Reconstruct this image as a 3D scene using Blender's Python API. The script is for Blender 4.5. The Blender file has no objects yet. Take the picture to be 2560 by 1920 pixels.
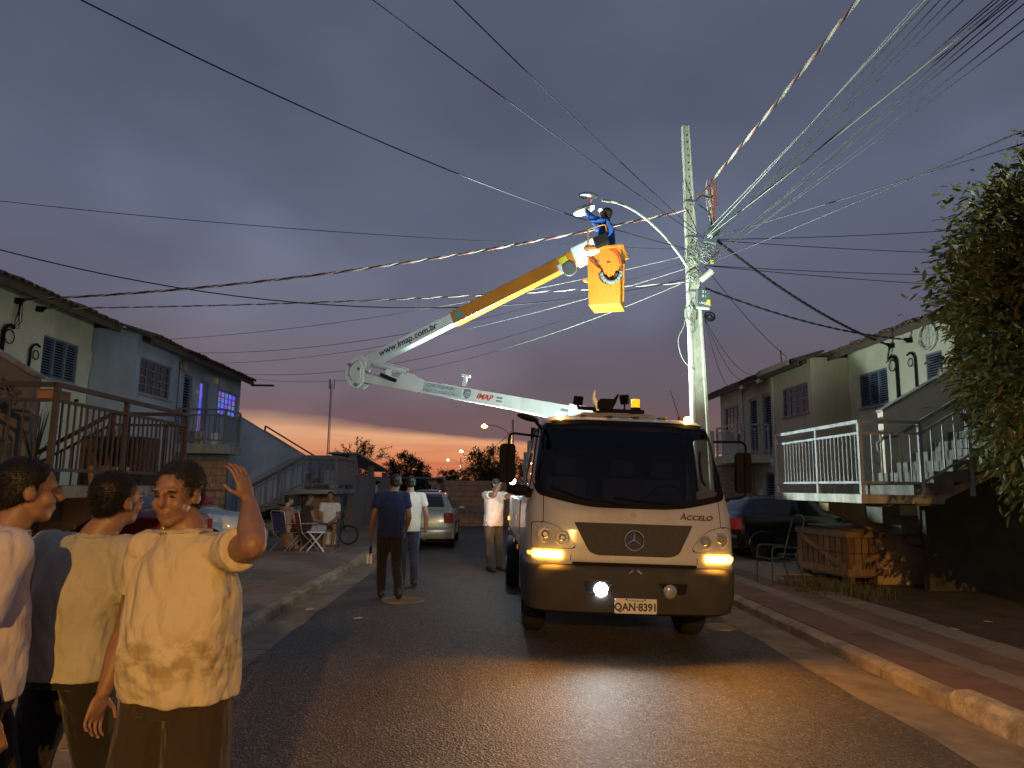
import bpy, bmesh, math, random
import numpy as np
from mathutils import Vector, Matrix, Quaternion, noise as mnoise
R_ = math.radians
random.seed(7)
scene = bpy.context.scene
col = scene.collection

# ------------------------------------------------------------------ camera
YAW, PITCH, ROLL, EYE = R_(1.7537), R_(8.2372), R_(0.8), 1.65
_fw = Vector((math.sin(YAW)*math.cos(PITCH), math.cos(YAW)*math.cos(PITCH), math.sin(PITCH)))
_rt = Vector((math.cos(YAW), -math.sin(YAW), 0)); _up = _rt.cross(_fw)
_R = _rt*math.cos(ROLL)+_up*math.sin(ROLL); _U = -_rt*math.sin(ROLL)+_up*math.cos(ROLL)
cd = bpy.data.cameras.new('camera'); cam = bpy.data.objects.new('camera', cd); col.objects.link(cam)
cd.sensor_fit = 'HORIZONTAL'; cd.sensor_width = 36; cd.lens = 36*1760/2560
cd.clip_start = .05; cd.clip_end = 3000
cam.matrix_world = Matrix(((_R.x,_U.x,-_fw.x,0),(_R.y,_U.y,-_fw.y,0),(_R.z,_U.z,-_fw.z,EYE),(0,0,0,1)))
scene.camera = cam

# ------------------------------------------------------------------ world: dusk sky, cloud deck with a clear sunset strip
world = bpy.data.worlds.new('World'); scene.world = world; world.use_nodes = True
nt = world.node_tree; N = nt.nodes; Lk = nt.links; N.clear()
def wn(t, **k):
    n = N.new(t)
    for a, b in k.items(): setattr(n, a, b)
    return n
def wmath(op, a, b=None, c=None, clamp=False):
    n = wn('ShaderNodeMath', operation=op); n.use_clamp = clamp
    for i, v in enumerate((a, b, c)):
        if v is None: continue
        if isinstance(v, (int, float)): n.inputs[i].default_value = v
        else: Lk.new(v, n.inputs[i])
    return n.outputs[0]
def wramp(fac, stops, interp='EASE'):
    n = wn('ShaderNodeValToRGB'); cr = n.color_ramp; cr.interpolation = interp
    while len(cr.elements) < len(stops): cr.elements.new(.5)
    for e, (p, c) in zip(cr.elements, stops): e.position = p; e.color = (*c, 1)
    Lk.new(fac, n.inputs[0]); return n.outputs[0]
def wmix(fac, a, b, mode='MIX'):
    n = wn('ShaderNodeMix', data_type='RGBA', blend_type=mode)
    if isinstance(fac, (int, float)): n.inputs[0].default_value = fac
    else: Lk.new(fac, n.inputs[0])
    for s, v in ((6, a), (7, b)):
        if isinstance(v, tuple): n.inputs[s].default_value = (*v, 1)
        else: Lk.new(v, n.inputs[s])
    return n.outputs[2]
tc = wn('ShaderNodeTexCoord'); sep = wn('ShaderNodeSeparateXYZ'); Lk.new(tc.outputs['Generated'], sep.inputs[0])
dx, dy, dz = sep.outputs
az = wmath('ARCTAN2', dx, dy)                      # 0 = down the street, where the sun went down
def wnoise(scale, detail, sz=1., rough=.55, seed=0.):
    mp = wn('ShaderNodeMapping'); mp.inputs['Scale'].default_value = (1, 1, sz); mp.inputs['Location'].default_value = (seed, seed*.7, 0)
    Lk.new(tc.outputs['Generated'], mp.inputs[0])
    n = wn('ShaderNodeTexNoise'); n.inputs['Scale'].default_value = scale; n.inputs['Detail'].default_value = detail
    n.inputs['Roughness'].default_value = rough; Lk.new(mp.outputs[0], n.inputs['Vector']); return n.outputs['Fac']
up01 = wmath('MAXIMUM', dz, 0.)
deck = wramp(up01, [(0, (.150,.080,.078)), (.07, (.160,.092,.098)), (.15, (.122,.098,.122)), (.24, (.106,.106,.152)),
                    (.36, (.096,.112,.168)), (.52, (.082,.097,.147)), (1, (.071,.084,.128))])
big = wnoise(2.0, 3, 1.7, .45, 3.1)
bright = wramp(big, [(.34, (.90,.90,.91)), (.50, (1,1,1)), (.68, (1.36,1.38,1.36))])
deck = wmix(1., deck, bright, 'MULTIPLY')
fine = wnoise(4.5, 3, 2.2, .45, 9.)
deck = wmix(1., deck, wramp(fine, [(.3, (.94,.94,.95)), (.7, (1.06,1.06,1.05))]), 'MULTIPLY')
clear = wramp(up01, [(0, (.36,.10,.055)), (.022, (.56,.17,.08)), (.045, (.66,.26,.125)), (.072, (.68,.35,.19)), (.11, (.66,.38,.24)), (.2, (.34,.23,.22))])
wisps = wnoise(9., 5, 14., .55, 1.7)
clear = wmix(1., clear, wramp(wisps, [(.44, (1,1,1)), (.70, (.88,.84,.86))]), 'MULTIPLY')
sky = wn('ShaderNodeTexSky', sky_type='NISHITA'); sky.sun_disc = False
sky.sun_elevation = R_(-1.5); sky.sun_rotation = 0.; sky.altitude = 300; sky.dust_density = 3.
clear = wmix(.04, clear, sky.outputs[0], 'ADD')
edge_n = wmath('SUBTRACT', wnoise(6., 5, 6., .6, 5.), .5)
edge = wmath('MULTIPLY_ADD', az, -.07, .064); edge = wmath('MINIMUM', edge, .085); edge = wmath('MULTIPLY_ADD', edge_n, .018, edge)
soft = wmath('MULTIPLY_ADD', wmath('ABSOLUTE', az), .055, .007)
cl = wmath('DIVIDE', wmath('SUBTRACT', edge, dz), soft); cl = wmath('ADD', cl, .5, clamp=True)
side = wmath('SUBTRACT', 1., wmath('SMOOTH_MIN', wmath('DIVIDE', wmath('ABSOLUTE', az), 1.35), 1., .3), clamp=True)
cl = wmath('MULTIPLY', cl, wmath('POWER', side, .6), clamp=True)
skyc = wmix(cl, deck, clear)
bg = wn('ShaderNodeBackground'); bg.inputs['Strength'].default_value = 1.12; Lk.new(skyc, bg.inputs[0])
wo = wn('ShaderNodeOutputWorld'); Lk.new(bg.outputs[0], wo.inputs[0])

# ------------------------------------------------------------------ exposure / render settings
vs = scene.view_settings; vs.view_transform = 'Standard'; vs.look = 'None'; vs.exposure = 0.; vs.gamma = 1.; vs.use_curve_mapping = False
scene.render.engine = 'CYCLES'
cy = scene.cycles; cy.use_denoising = True; cy.max_bounces = 6; cy.transparent_max_bounces = 8; cy.sample_clamp_indirect = 4.
cy.caustics_reflective = False; cy.caustics_refractive = False

# ------------------------------------------------------------------ materials
def mat_new(name):
    m = bpy.data.materials.new(name); m.use_nodes = True; t = m.node_tree
    return m, t, t.nodes['Principled BSDF']
def mixc(t, fac, a, b, mode='MIX'):
    n = t.nodes.new('ShaderNodeMix'); n.data_type = 'RGBA'; n.blend_type = mode
    for s, v in ((0, fac), (6, a), (7, b)):
        if isinstance(v, (int, float)): n.inputs[s].default_value = v
        elif isinstance(v, tuple): n.inputs[s].default_value = (*v, 1)
        else: t.links.new(v, n.inputs[s])
    return n.outputs[2]
def tex(t, kind='Noise', scale=5., detail=4., stretch=(1,1,1), coord='Object', rough=.55):
    c = t.nodes.new('ShaderNodeTexCoord'); mp = t.nodes.new('ShaderNodeMapping'); mp.inputs['Scale'].default_value = stretch
    t.links.new(c.outputs[coord], mp.inputs[0])
    n = t.nodes.new('ShaderNodeTex'+kind); n.inputs['Scale'].default_value = scale
    if kind == 'Noise': n.inputs['Detail'].default_value = detail; n.inputs['Roughness'].default_value = rough
    t.links.new(mp.outputs[0], n.inputs['Vector'])
    return n.outputs['Fac'] if kind == 'Noise' else n.outputs['Distance']
def ramp(t, fac, stops):
    n = t.nodes.new('ShaderNodeValToRGB'); cr = n.color_ramp
    while len(cr.elements) < len(stops): cr.elements.new(.5)
    for e, (p, c) in zip(cr.elements, stops): e.position = p; e.color = (*c, 1) if isinstance(c, tuple) else (c, c, c, 1)
    t.links.new(fac, n.inputs[0]); return n.outputs[0]
def bump(t, p, h, strength=.3, dist=.01):
    b = t.nodes.new('ShaderNodeBump'); b.inputs['Strength'].default_value = strength; b.inputs['Distance'].default_value = dist
    t.links.new(h, b.inputs['Height']); t.links.new(b.outputs[0], p.inputs['Normal'])
def sc(c, k): return tuple(min(1., v*k) for v in c)
def M(name, c, rough=.6, metal=0., var=.18, vscale=5., bmp=0., bscale=60., bdist=.005, spec=.5, coat=0., stretch=(1,1,1), dirt=None, dirtscale=1.3):
    m, t, p = mat_new(name)
    k = c
    if var:
        k = mixc(t, ramp(t, tex(t, 'Noise', vscale, 5, stretch), [(.3, 0.), (.7, 1.)]), sc(c, 1-var), sc(c, 1+var))
    if dirt:
        k = mixc(t, ramp(t, tex(t, 'Noise', dirtscale, 6, (1, 1, .35), rough=.65), [(.44, 0.), (.70, .8)]), k, dirt)
    if isinstance(k, tuple): p.inputs['Base Color'].default_value = (*k, 1)
    else: t.links.new(k, p.inputs['Base Color'])
    p.inputs['Roughness'].default_value = rough; p.inputs['Metallic'].default_value = metal
    p.inputs['Specular IOR Level'].default_value = spec; p.inputs['Coat Weight'].default_value = coat; p.inputs['Coat Roughness'].default_value = .08
    if bmp: bump(t, p, tex(t, 'Noise', bscale, 4), bmp, bdist)
    return m
def EM(name, c, s, base=(.02,.02,.02)):
    m, t, p = mat_new(name); p.inputs['Base Color'].default_value = (*base, 1)
    p.inputs['Emission Color'].default_value = (*c, 1); p.inputs['Emission Strength'].default_value = s
    return m
def glass_mat(name, tint, trans=.6, rough=.03):
    m, t, p = mat_new(name); t.nodes.remove(p)
    out = t.nodes['Material Output']
    tr = t.nodes.new('ShaderNodeBsdfTransparent'); tr.inputs[0].default_value = (*tint, 1)
    gl = t.nodes.new('ShaderNodeBsdfGlossy'); gl.inputs['Roughness'].default_value = rough; gl.inputs[0].default_value = (.9,.9,.9,1)
    lw = t.nodes.new('ShaderNodeLayerWeight'); lw.inputs[0].default_value = .5; pw = t.nodes.new('ShaderNodeMath'); pw.operation = 'POWER'; pw.inputs[1].default_value = 4.; t.links.new(lw.outputs['Facing'], pw.inputs[0])
    fr = t.nodes.new('ShaderNodeMath'); fr.operation = 'MULTIPLY_ADD'; fr.inputs[1].default_value = .45; fr.inputs[2].default_value = .03; t.links.new(pw.outputs[0], fr.inputs[0])
    mx = t.nodes.new('ShaderNodeMixShader'); t.links.new(fr.outputs[0], mx.inputs[0]); t.links.new(tr.outputs[0], mx.inputs[1]); t.links.new(gl.outputs[0], mx.inputs[2])
    t.links.new(mx.outputs[0], out.inputs[0]); return m

# ------------------------------------------------------------------ mesh helpers
class MB:
    def __init__(s): s.v = []; s.f = []
    def add(s, vs, fs):
        o = len(s.v); s.v.extend([tuple(map(float, v)) for v in vs]); s.f.extend([tuple(i+o for i in f) for f in fs]); return s
    def box(s, x0, x1, y0, y1, z0, z1):
        if x0 > x1: x0, x1 = x1, x0
        if y0 > y1: y0, y1 = y1, y0
        if z0 > z1: z0, z1 = z1, z0
        return s.add([(x0,y0,z0),(x1,y0,z0),(x1,y1,z0),(x0,y1,z0),(x0,y0,z1),(x1,y0,z1),(x1,y1,z1),(x0,y1,z1)],
              [(0,3,2,1),(4,5,6,7),(0,1,5,4),(1,2,6,5),(2,3,7,6),(3,0,4,7)])
    def obox(s, c, size, rot=None):
        rot = rot or Matrix.Identity(3); c = Vector(c); vs = []
        for z in (-.5,.5):
            for x, y in ((-.5,-.5),(.5,-.5),(.5,.5),(-.5,.5)):
                vs.append(c+rot@Vector((x*size[0], y*size[1], z*size[2])))
        return s.add(vs, [(0,3,2,1),(4,5,6,7),(0,1,5,4),(1,2,6,5),(2,3,7,6),(3,0,4,7)])
    def beam(s, p0, p1, w, h0, h1=None, w1=None, up=(0,0,1)):
        p0, p1 = Vector(p0), Vector(p1); h1 = h0 if h1 is None else h1; w1 = w if w1 is None else w1
        d = (p1-p0).normalized(); sd = d.cross(Vector(up))
        if sd.length < 1e-4: sd = d.cross(Vector((0,1,0)))
        sd.normalize(); u = sd.cross(d)
        vs = []
        for p, a, b in ((p0, w, h0), (p1, w1, h1)):
            for i, j in ((-.5,-.5),(.5,-.5),(.5,.5),(-.5,.5)): vs.append(p+sd*i*a+u*j*b)
        return s.add(vs, [(0,1,2,3),(7,6,5,4),(0,4,5,1),(1,5,6,2),(2,6,7,3),(3,7,4,0)])
    def loft(s, rings, caps=True, closed=True):
        n = len(rings[0]); vs = [p for r in rings for p in r]; fs = []
        for i in range(len(rings)-1):
            for j in range(n if closed else n-1):
                k = (j+1) % n; fs.append((i*n+j, i*n+k, (i+1)*n+k, (i+1)*n+j))
        if caps: fs.append(tuple(range(n-1, -1, -1))); fs.append(tuple((len(rings)-1)*n+j for j in range(n)))
        return s.add(vs, fs)
    def tube(s, pts, r, n=8, caps=True, sq=1.):
        pts = [Vector(p) for p in pts]; m = len(pts)
        rs = [r]*m if isinstance(r, (int, float)) else r
        rings = []; ref = None
        for i, p in enumerate(pts):
            d = (pts[min(i+1, m-1)]-pts[max(i-1, 0)])
            d = d.normalized() if d.length > 1e-9 else Vector((0,0,1))
            if ref is None: ref = d.cross(Vector((0,0,1))) if abs(d.z) < .95 else d.cross(Vector((1,0,0)))
            ref = (ref-d*ref.dot(d)); ref = ref.normalized() if ref.length > 1e-6 else d.orthogonal().normalized()
            b = d.cross(ref)
            rings.append([p+ref*math.cos(2*math.pi*k/n)*rs[i]+b*math.sin(2*math.pi*k/n)*rs[i]*sq for k in range(n)])
        return s.loft(rings, caps)
    def cyl(s, p0, p1, r0, r1=None, n=16): return s.tube([p0, p1], [r0, r0 if r1 is None else r1], n)
    def ell(s, c, r, rot=None, nu=14, nv=9):
        c = Vector(c); rot = rot or Matrix.Identity(3); r = (r, r, r) if isinstance(r, (int, float)) else r
        vs = [c+rot@Vector((0,0,-r[2]))]
        for j in range(1, nv):
            th = -math.pi/2+math.pi*j/nv
            for i in range(nu):
                a = 2*math.pi*i/nu
                vs.append(c+rot@Vector((r[0]*math.cos(th)*math.cos(a), r[1]*math.cos(th)*math.sin(a), r[2]*math.sin(th))))
        vs.append(c+rot@Vector((0,0,r[2]))); fs = []
        for i in range(nu): fs.append((0, 1+(i+1) % nu, 1+i))
        for j in range(nv-2):
            for i in range(nu):
                a = 1+j*nu+i; b = 1+j*nu+(i+1) % nu; fs.append((a, b, b+nu, a+nu))
        t = len(vs)-1
        for i in range(nu): fs.append((t, 1+(nv-2)*nu+i, 1+(nv-2)*nu+(i+1) % nu))
        return s.add(vs, fs)
    def cap(s, p0, p1, r0, r1, n=12):            # tapered capsule
        p0, p1 = Vector(p0), Vector(p1); s.tube([p0, p1], [r0, r1], n); s.ell(p0, r0, nu=n, nv=8); s.ell(p1, r1, nu=n, nv=8); return s
    def prism(s, poly, axis, a0, a1):
        def P(u, v, a): return {'x': (a, u, v), 'y': (u, a, v), 'z': (u, v, a)}[axis]
        n = len(poly); vs = [P(u, v, a0) for u, v in poly]+[P(u, v, a1) for u, v in poly]
        fs = [tuple(range(n)), tuple(range(2*n-1, n-1, -1))]+[(i, i+n, (i+1) % n+n, (i+1) % n) for i in range(n)]
        return s.add(vs, fs)
    def torus(s, c, R, r, rot=None, nu=28, nv=8, a0=0., a1=2*math.pi):
        rot = rot or Matrix.Identity(3); c = Vector(c); full = abs(a1-a0-2*math.pi) < 1e-6
        pts = [c+rot@Vector((R*math.cos(a0+(a1-a0)*i/nu), R*math.sin(a0+(a1-a0)*i/nu), 0)) for i in range(nu+1)]
        return s.tube(pts, r, nv, caps=not full)
    def mesh(s, name, smooth=None, recalc=True):
        me = bpy.data.meshes.new(name); me.from_pydata(s.v, [], s.f); me.update()
        if recalc:
            bm = bmesh.new(); bm.from_mesh(me); bmesh.ops.recalc_face_normals(bm, faces=bm.faces); bm.to_mesh(me); bm.free()
        if smooth is not None:
            me.shade_smooth()
            if smooth < 180: me.set_sharp_from_angle(angle=R_(smooth))
        return me
    def build(s, name, mat, parent=None, smooth=None, bevel=0., recalc=True):
        return link(name, s.mesh(name, smooth, recalc), mat, parent, bevel)
def link(name, me, mat, parent=None, bevel=0.):
    o = bpy.data.objects.new(name, me); col.objects.link(o)
    if mat is not None and not me.materials: me.materials.append(mat)
    if parent is not None: par(o, parent)
    if bevel:
        b = o.modifiers.new('bevel', 'BEVEL'); b.width = bevel; b.segments = 2; b.limit_method = 'ANGLE'
    return o
def wm(o): return (wm(o.parent) @ o.matrix_parent_inverse if o.parent else Matrix.Identity(4)) @ o.matrix_basis
def par(o, p): o.parent = p; o.matrix_parent_inverse = wm(p).inverted()   # meshes are written in world coordinates
def tag(o, label=None, cat=None, group=None, kind=None):
    if label: o['label'] = label
    if cat: o['category'] = cat
    if group: o['group'] = group
    if kind: o['kind'] = kind
    return o
def thing(name, label, cat, loc=(0,0,0), group=None):
    o = bpy.data.objects.new(name, None); col.objects.link(o); o.location = loc; o.empty_display_size = .2
    return tag(o, label, cat, group)
def copy_tree(o, parent=None):
    c = o.copy(); col.objects.link(c); c.parent = parent
    for ch in list(o.children): copy_tree(ch, c)
    return c
def inst(src, name, offset, parent=None, rot=None):
    """same mesh data, moved by offset in world coordinates"""
    o = bpy.data.objects.new(name, src.data); col.objects.link(o); o.location = offset
    if rot is not None: o.rotation_euler = rot
    if parent is not None: par(o, parent)
    return o
def light(name, kind, loc, color, power, parent=None, target=None, size=.1, spot=None, blend=.5, sizey=None, spread=None):
    l = bpy.data.lights.new(name, kind); l.color = color; l.energy = power; o = bpy.data.objects.new(name, l); col.objects.link(o)
    if kind == 'AREA':
        l.size = size
        if sizey: l.shape = 'RECTANGLE'; l.size_y = sizey
        if spread: l.spread = spread
    else: l.shadow_soft_size = size
    if kind == 'SPOT': l.spot_size = spot; l.spot_blend = blend
    o.location = loc
    if target is not None: o.rotation_euler = (Vector(target)-Vector(loc)).to_track_quat('-Z', 'Y').to_euler()
    if parent is not None: par(o, parent)
    return o
_ts = bpy.data.scenes.new('workbench')
def baked(o):          # evaluate one object in an otherwise empty scene (fast)
    with bpy.context.temp_override(scene=_ts, view_layer=_ts.view_layers[0]):
        dg = bpy.context.evaluated_depsgraph_get(); dg.update(); return bpy.data.meshes.new_from_object(o.evaluated_get(dg), depsgraph=dg)
def remeshed(mb, voxel, smooth=3, lap=.5):
    me = mb.mesh('tmp'); o = bpy.data.objects.new('tmp', me); _ts.collection.objects.link(o)
    r = o.modifiers.new('r', 'REMESH'); r.mode = 'VOXEL'; r.voxel_size = voxel
    if smooth:
        s = o.modifiers.new('s', 'SMOOTH'); s.iterations = smooth; s.factor = lap
    out = baked(o)
    bpy.data.objects.remove(o); bpy.data.meshes.remove(me); out.shade_smooth(); out.materials.clear(); return out
def text(name, body, size, loc, rot, mat, parent, extrude=.002, shear=0., align='CENTER', bold=0., xs=1.):
    cu = bpy.data.curves.new('txt', 'FONT'); cu.body = body; cu.size = size; cu.extrude = extrude; cu.shear = shear; cu.align_x = align; cu.align_y = 'CENTER'; cu.offset = bold
    cu.resolution_u = 3
    o = bpy.data.objects.new('txt', cu); _ts.collection.objects.link(o)
    me = baked(o)
    bpy.data.objects.remove(o)
    me.transform(Matrix.Diagonal((xs, 1, 1, 1))); me.transform(Matrix.Translation(Vector(loc)) @ rot.to_4x4()); me.materials.clear()
    return link(name, me, mat, parent)
def axes(x, y):        # rotation matrix whose columns are x, y, x cross y
    x = Vector(x).normalized(); y = Vector(y); y = (y-x*y.dot(x)).normalized(); z = x.cross(y)
    return Matrix((x, y, z)).transposed()
def ray(px, py):       # direction through a photograph pixel (survey helper: reads bearings off the photograph)
    return _R*((px-1280)/1760)-_U*((py-960)/1760)+_fw
CAM0 = Vector((0, 0, EYE))
def at_y(px, py, y): v = ray(px, py); return CAM0+v*(y/v.y)
def at_z(px, py, z): v = ray(px, py); return CAM0+v*((z-EYE)/v.z)
def at_x(px, py, x): v = ray(px, py); return CAM0+v*(x/v.x)

# shared materials
m_plaster_cream = M('cream plaster', (.76,.73,.53), .85, var=.08, vscale=2, bmp=.25, bscale=90, dirt=(.48,.44,.31), dirtscale=.9)
m_plaster_blue = M('blue plaster', (.42,.49,.57), .85, var=.08, vscale=2, bmp=.25, bscale=90, dirt=(.20,.27,.33), dirtscale=.9)
m_plaster_beige = M('beige plaster', (.61,.54,.37), .85, var=.08, vscale=2, bmp=.25, bscale=90, dirt=(.32,.28,.20), dirtscale=.9)
m_plaster_tan = M('tan plaster', (.50,.36,.20), .85, var=.1, vscale=2, bmp=.2, bscale=80, dirt=(.30,.22,.13))  # tan base colour for beams, piers and soffits
m_concrete = M('concrete', (.36,.34,.29), .85, var=.22, vscale=4, bmp=.4, bscale=50, dirt=(.16,.15,.12), dirtscale=3.)
m_concrete_stain = M('streaked concrete', (.42,.40,.33), .85, var=.3, vscale=7, bmp=.35, bscale=50, stretch=(1,1,.2), dirt=(.15,.14,.10), dirtscale=4.)
m_grey_wall = M('grey render', (.23,.23,.20), .9, var=.15, vscale=3, bmp=.35, bscale=40, dirt=(.13,.12,.10), dirtscale=1.)
m_brick = M('fired clay block', (.40,.24,.15), .9, var=.25, vscale=9, bmp=.4, bscale=70)
m_mortar = M('mortar', (.20,.18,.15), .95, var=.2, bmp=.4)
m_tile = M('weathered roof tile', (.16,.10,.07), .9, var=.35, vscale=3, bmp=.4, bscale=50, dirt=(.06,.055,.045), dirtscale=2.)
m_timber = M('dark roof timber', (.10,.075,.05), .85, var=.25, vscale=6, bmp=.3)
m_fascia = M('pale fascia board', (.34,.29,.21), .8, var=.2, vscale=5, bmp=.2)
m_frame_blue = M('blue-grey painted steel', (.17,.21,.27), .45, var=.1)
m_rail_grey = M('light grey painted steel', (.42,.45,.47), .45, var=.1, vscale=9, dirt=(.2,.18,.15), dirtscale=6)
m_rail_brown = M('brown painted steel', (.075,.055,.04), .45, var=.15, vscale=9)
m_rail_dark = M('slate painted steel', (.16,.17,.19), .45, var=.12, vscale=9)
m_glass_dark = M('dark window pane', (.02,.022,.025), .06, var=0, spec=.7)
m_black = M('black plastic', (.010,.010,.011), .7, var=.1, spec=.15)
m_rubber = M('rubber', (.02,.02,.02), .85, var=.2, bmp=.2)
m_chrome = M('chrome', (.75,.75,.75), .12, 1., var=0)
m_steel = M('galvanised steel', (.42,.43,.43), .38, .9, var=.15)
m_white_pvc = M('white plastic', (.72,.72,.70), .4, var=.05)
# ================================================================== GROUND
def road_z(x): return .05*(1-((x-.4)/3.1)**2)-.0
KL, KR = -2.62, 3.54          # kerb faces
# asphalt
m_asphalt, t, p = mat_new('worn asphalt')
big = tex(t, 'Noise', .55, 5); mid = tex(t, 'Noise', 14, 4); agg = tex(t, 'Voronoi', 62); agg2 = tex(t, 'Noise', 120, 3)
c = mixc(t, ramp(t, big, [(.35, 0.), (.7, 1.)]), (.058,.047,.037), (.098,.078,.058))
c = mixc(t, ramp(t, mid, [(.4, 0.), (.75, .55)]), c, (.125,.106,.083))
c = mixc(t, ramp(t, agg, [(.05, .9), (.35, 0.)]), c, (.17,.14,.105))
vc = t.nodes.new('ShaderNodeTexVoronoi'); vc.inputs['Scale'].default_value = 62; tcv = t.nodes.new('ShaderNodeTexCoord'); t.links.new(tcv.outputs['Object'], vc.inputs['Vector']); sx = t.nodes.new('ShaderNodeSeparateColor'); t.links.new(vc.outputs['Color'], sx.inputs[0])
c = mixc(t, ramp(t, sx.outputs[0], [(.62, 0.), (.95, .75)]), c, (.26,.22,.17)); c = mixc(t, ramp(t, sx.outputs[1], [(.55, 0.), (.9, .6)]), c, (.025,.022,.019))
crk = t.nodes.new('ShaderNodeTexVoronoi'); crk.feature = 'DISTANCE_TO_EDGE'; crk.inputs['Scale'].default_value = .55; cw = t.nodes.new('ShaderNodeTexCoord'); cn = t.nodes.new('ShaderNodeTexNoise'); cn.inputs['Scale'].default_value = 2.5; cn.inputs['Detail'].default_value = 6
ca = t.nodes.new('ShaderNodeMix'); ca.data_type = 'VECTOR'; ca.inputs[0].default_value = .35; t.links.new(cw.outputs['Object'], cn.inputs['Vector']); t.links.new(cw.outputs['Object'], ca.inputs[4]); t.links.new(cn.outputs['Color'], ca.inputs[5]); t.links.new(ca.outputs[1], crk.inputs['Vector'])
c = mixc(t, ramp(t, crk.outputs['Distance'], [(.0, .75), (.006, 0.)]), c, (.02,.018,.016))
oil = tex(t, 'Noise', 1.1, 3, (1.6,.5,1)); c = mixc(t, ramp(t, oil, [(.56, 0.), (.70, .55)]), c, (.035,.032,.029))
t.links.new(c, p.inputs['Base Color']); p.inputs['Roughness'].default_value = .58; p.inputs['Specular IOR Level'].default_value = .5
hm = mixc(t, .45, agg, agg2); bump(t, p, hm, 1., .022)
rnd = random.Random(3)
mb = MB(); ny = 150; ys = [-32+61.*(j/ny) for j in range(ny+1)]; nx = 14; V = []
for y in ys:
    l = -2.16+.05*mnoise.noise((y*1.3, 0, 0))+.03*mnoise.noise((y*5., 3, 0)); r = 2.98+.06*mnoise.noise((y*1.1, 9, 0))+.035*mnoise.noise((y*5., 5, 0))
    for i in range(nx+1):
        x = l+(r-l)*i/nx; V.append((x, y, road_z(x)))
mb.add(V, [(j*(nx+1)+i, j*(nx+1)+i+1, (j+1)*(nx+1)+i+1, (j+1)*(nx+1)+i) for j in range(ny) for i in range(nx)])
tag(mb.build('road', m_asphalt, smooth=180), kind='structure')
m_dirt = M('bare red earth', (.10,.062,.038), .95, var=.35, vscale=2.5, bmp=.7, bscale=30, bdist=.02, dirt=(.05,.04,.028), dirtscale=2.)
mb = MB(); g = 900
mb.add([(-g,-g,-.09),(g,-g,-.09),(g,g,-.09),(-g,g,-.09)], [(0,1,2,3)])
tag(mb.build('ground', m_dirt, recalc=False), kind='structure')
# gutters: cast concrete lengths under the asphalt edge
m_gutter = M('gutter concrete', (.28,.225,.155), .8, var=.25, vscale=3, bmp=.35, bscale=60, dirt=(.12,.10,.08), dirtscale=2.5)
for side, (x0, x1) in (('left', (KL, -2.0)), ('right', (2.85, KR))):
    g = thing('gutter_'+side, None, None, (x0, 0, 0)); tag(g, kind='structure')
    y = -30.
    while y < 28:
        ln = rnd.uniform(2.2, 3.2); y2 = min(y+ln, 28.4); b = MB(); ins = .012
        za, zb = road_z(x0)-.004, road_z(x1)-.004
        if side == 'left': za -= .0
        b.add([(x0,y+ins,za),(x1,y+ins,zb),(x1,y2-ins,zb),(x0,y2-ins,za),(x0,y+ins,-.15),(x1,y+ins,-.15),(x1,y2-ins,-.15),(x0,y2-ins,-.15)],
              [(0,1,2,3),(7,6,5,4),(0,4,5,1),(1,5,6,2),(2,6,7,3),(3,7,4,0)])
        b.build('slab', m_gutter, g); y = y2
# kerbs
m_kerb = M('worn kerb concrete', (.40,.34,.25), .85, var=.3, vscale=5, bmp=.6, bscale=35, bdist=.012, dirt=(.17,.13,.09), dirtscale=3.)
m_kerb_pale = M('chipped limewashed kerb', (.52,.44,.30), .85, var=.35, vscale=9, bmp=.9, bscale=18, bdist=.03, dirt=(.22,.16,.10), dirtscale=6.)
def kerb_piece(x0, x1, y0, y1, h, face, rough, rr):
    b = MB(); ns = max(3, int((y1-y0)/.08)); rings = []
    for i in range(ns+1):
        y = y0+(y1-y0)*i/ns; w = rr.uniform(-1, 1)*rough; e = .025+abs(rr.uniform(0, rough*2))
        f = x0 if face < 0 else x1; bk = x1 if face < 0 else x0; sg = 1 if face < 0 else -1
        rings.append([(f, y, -.1), (f+sg*(.012+w*.4), y, h-e+w), (f+sg*(e+.02), y, h+w*.6), (bk, y, h+w*.2), (bk, y, -.1)])
    b.loft(rings); return b
for side, (x0, x1, face) in (('left', (KL-.16, KL, 1)), ('right', (KR, KR+.16, -1))):
    k = thing('kerb_'+side, None, None, (x0, 0, 0)); tag(k, kind='structure'); y = -28.4
    while y < 27.5:
        ln = rnd.uniform(.9, 1.1); y2 = y+ln
        if side == 'right' and y < 5.55 < y2: y2 = 5.55
        tall = side == 'right' and y2 < 5.6
        h = .165 if tall else .115+rnd.uniform(-.008, .008)
        o = kerb_piece(x0, x1, y+.006, y2-.006, h, face, .016 if tall else .006, rnd).build('kerb_stone', m_kerb_pale if tall else m_kerb, k, smooth=40)
        y = y2
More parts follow.
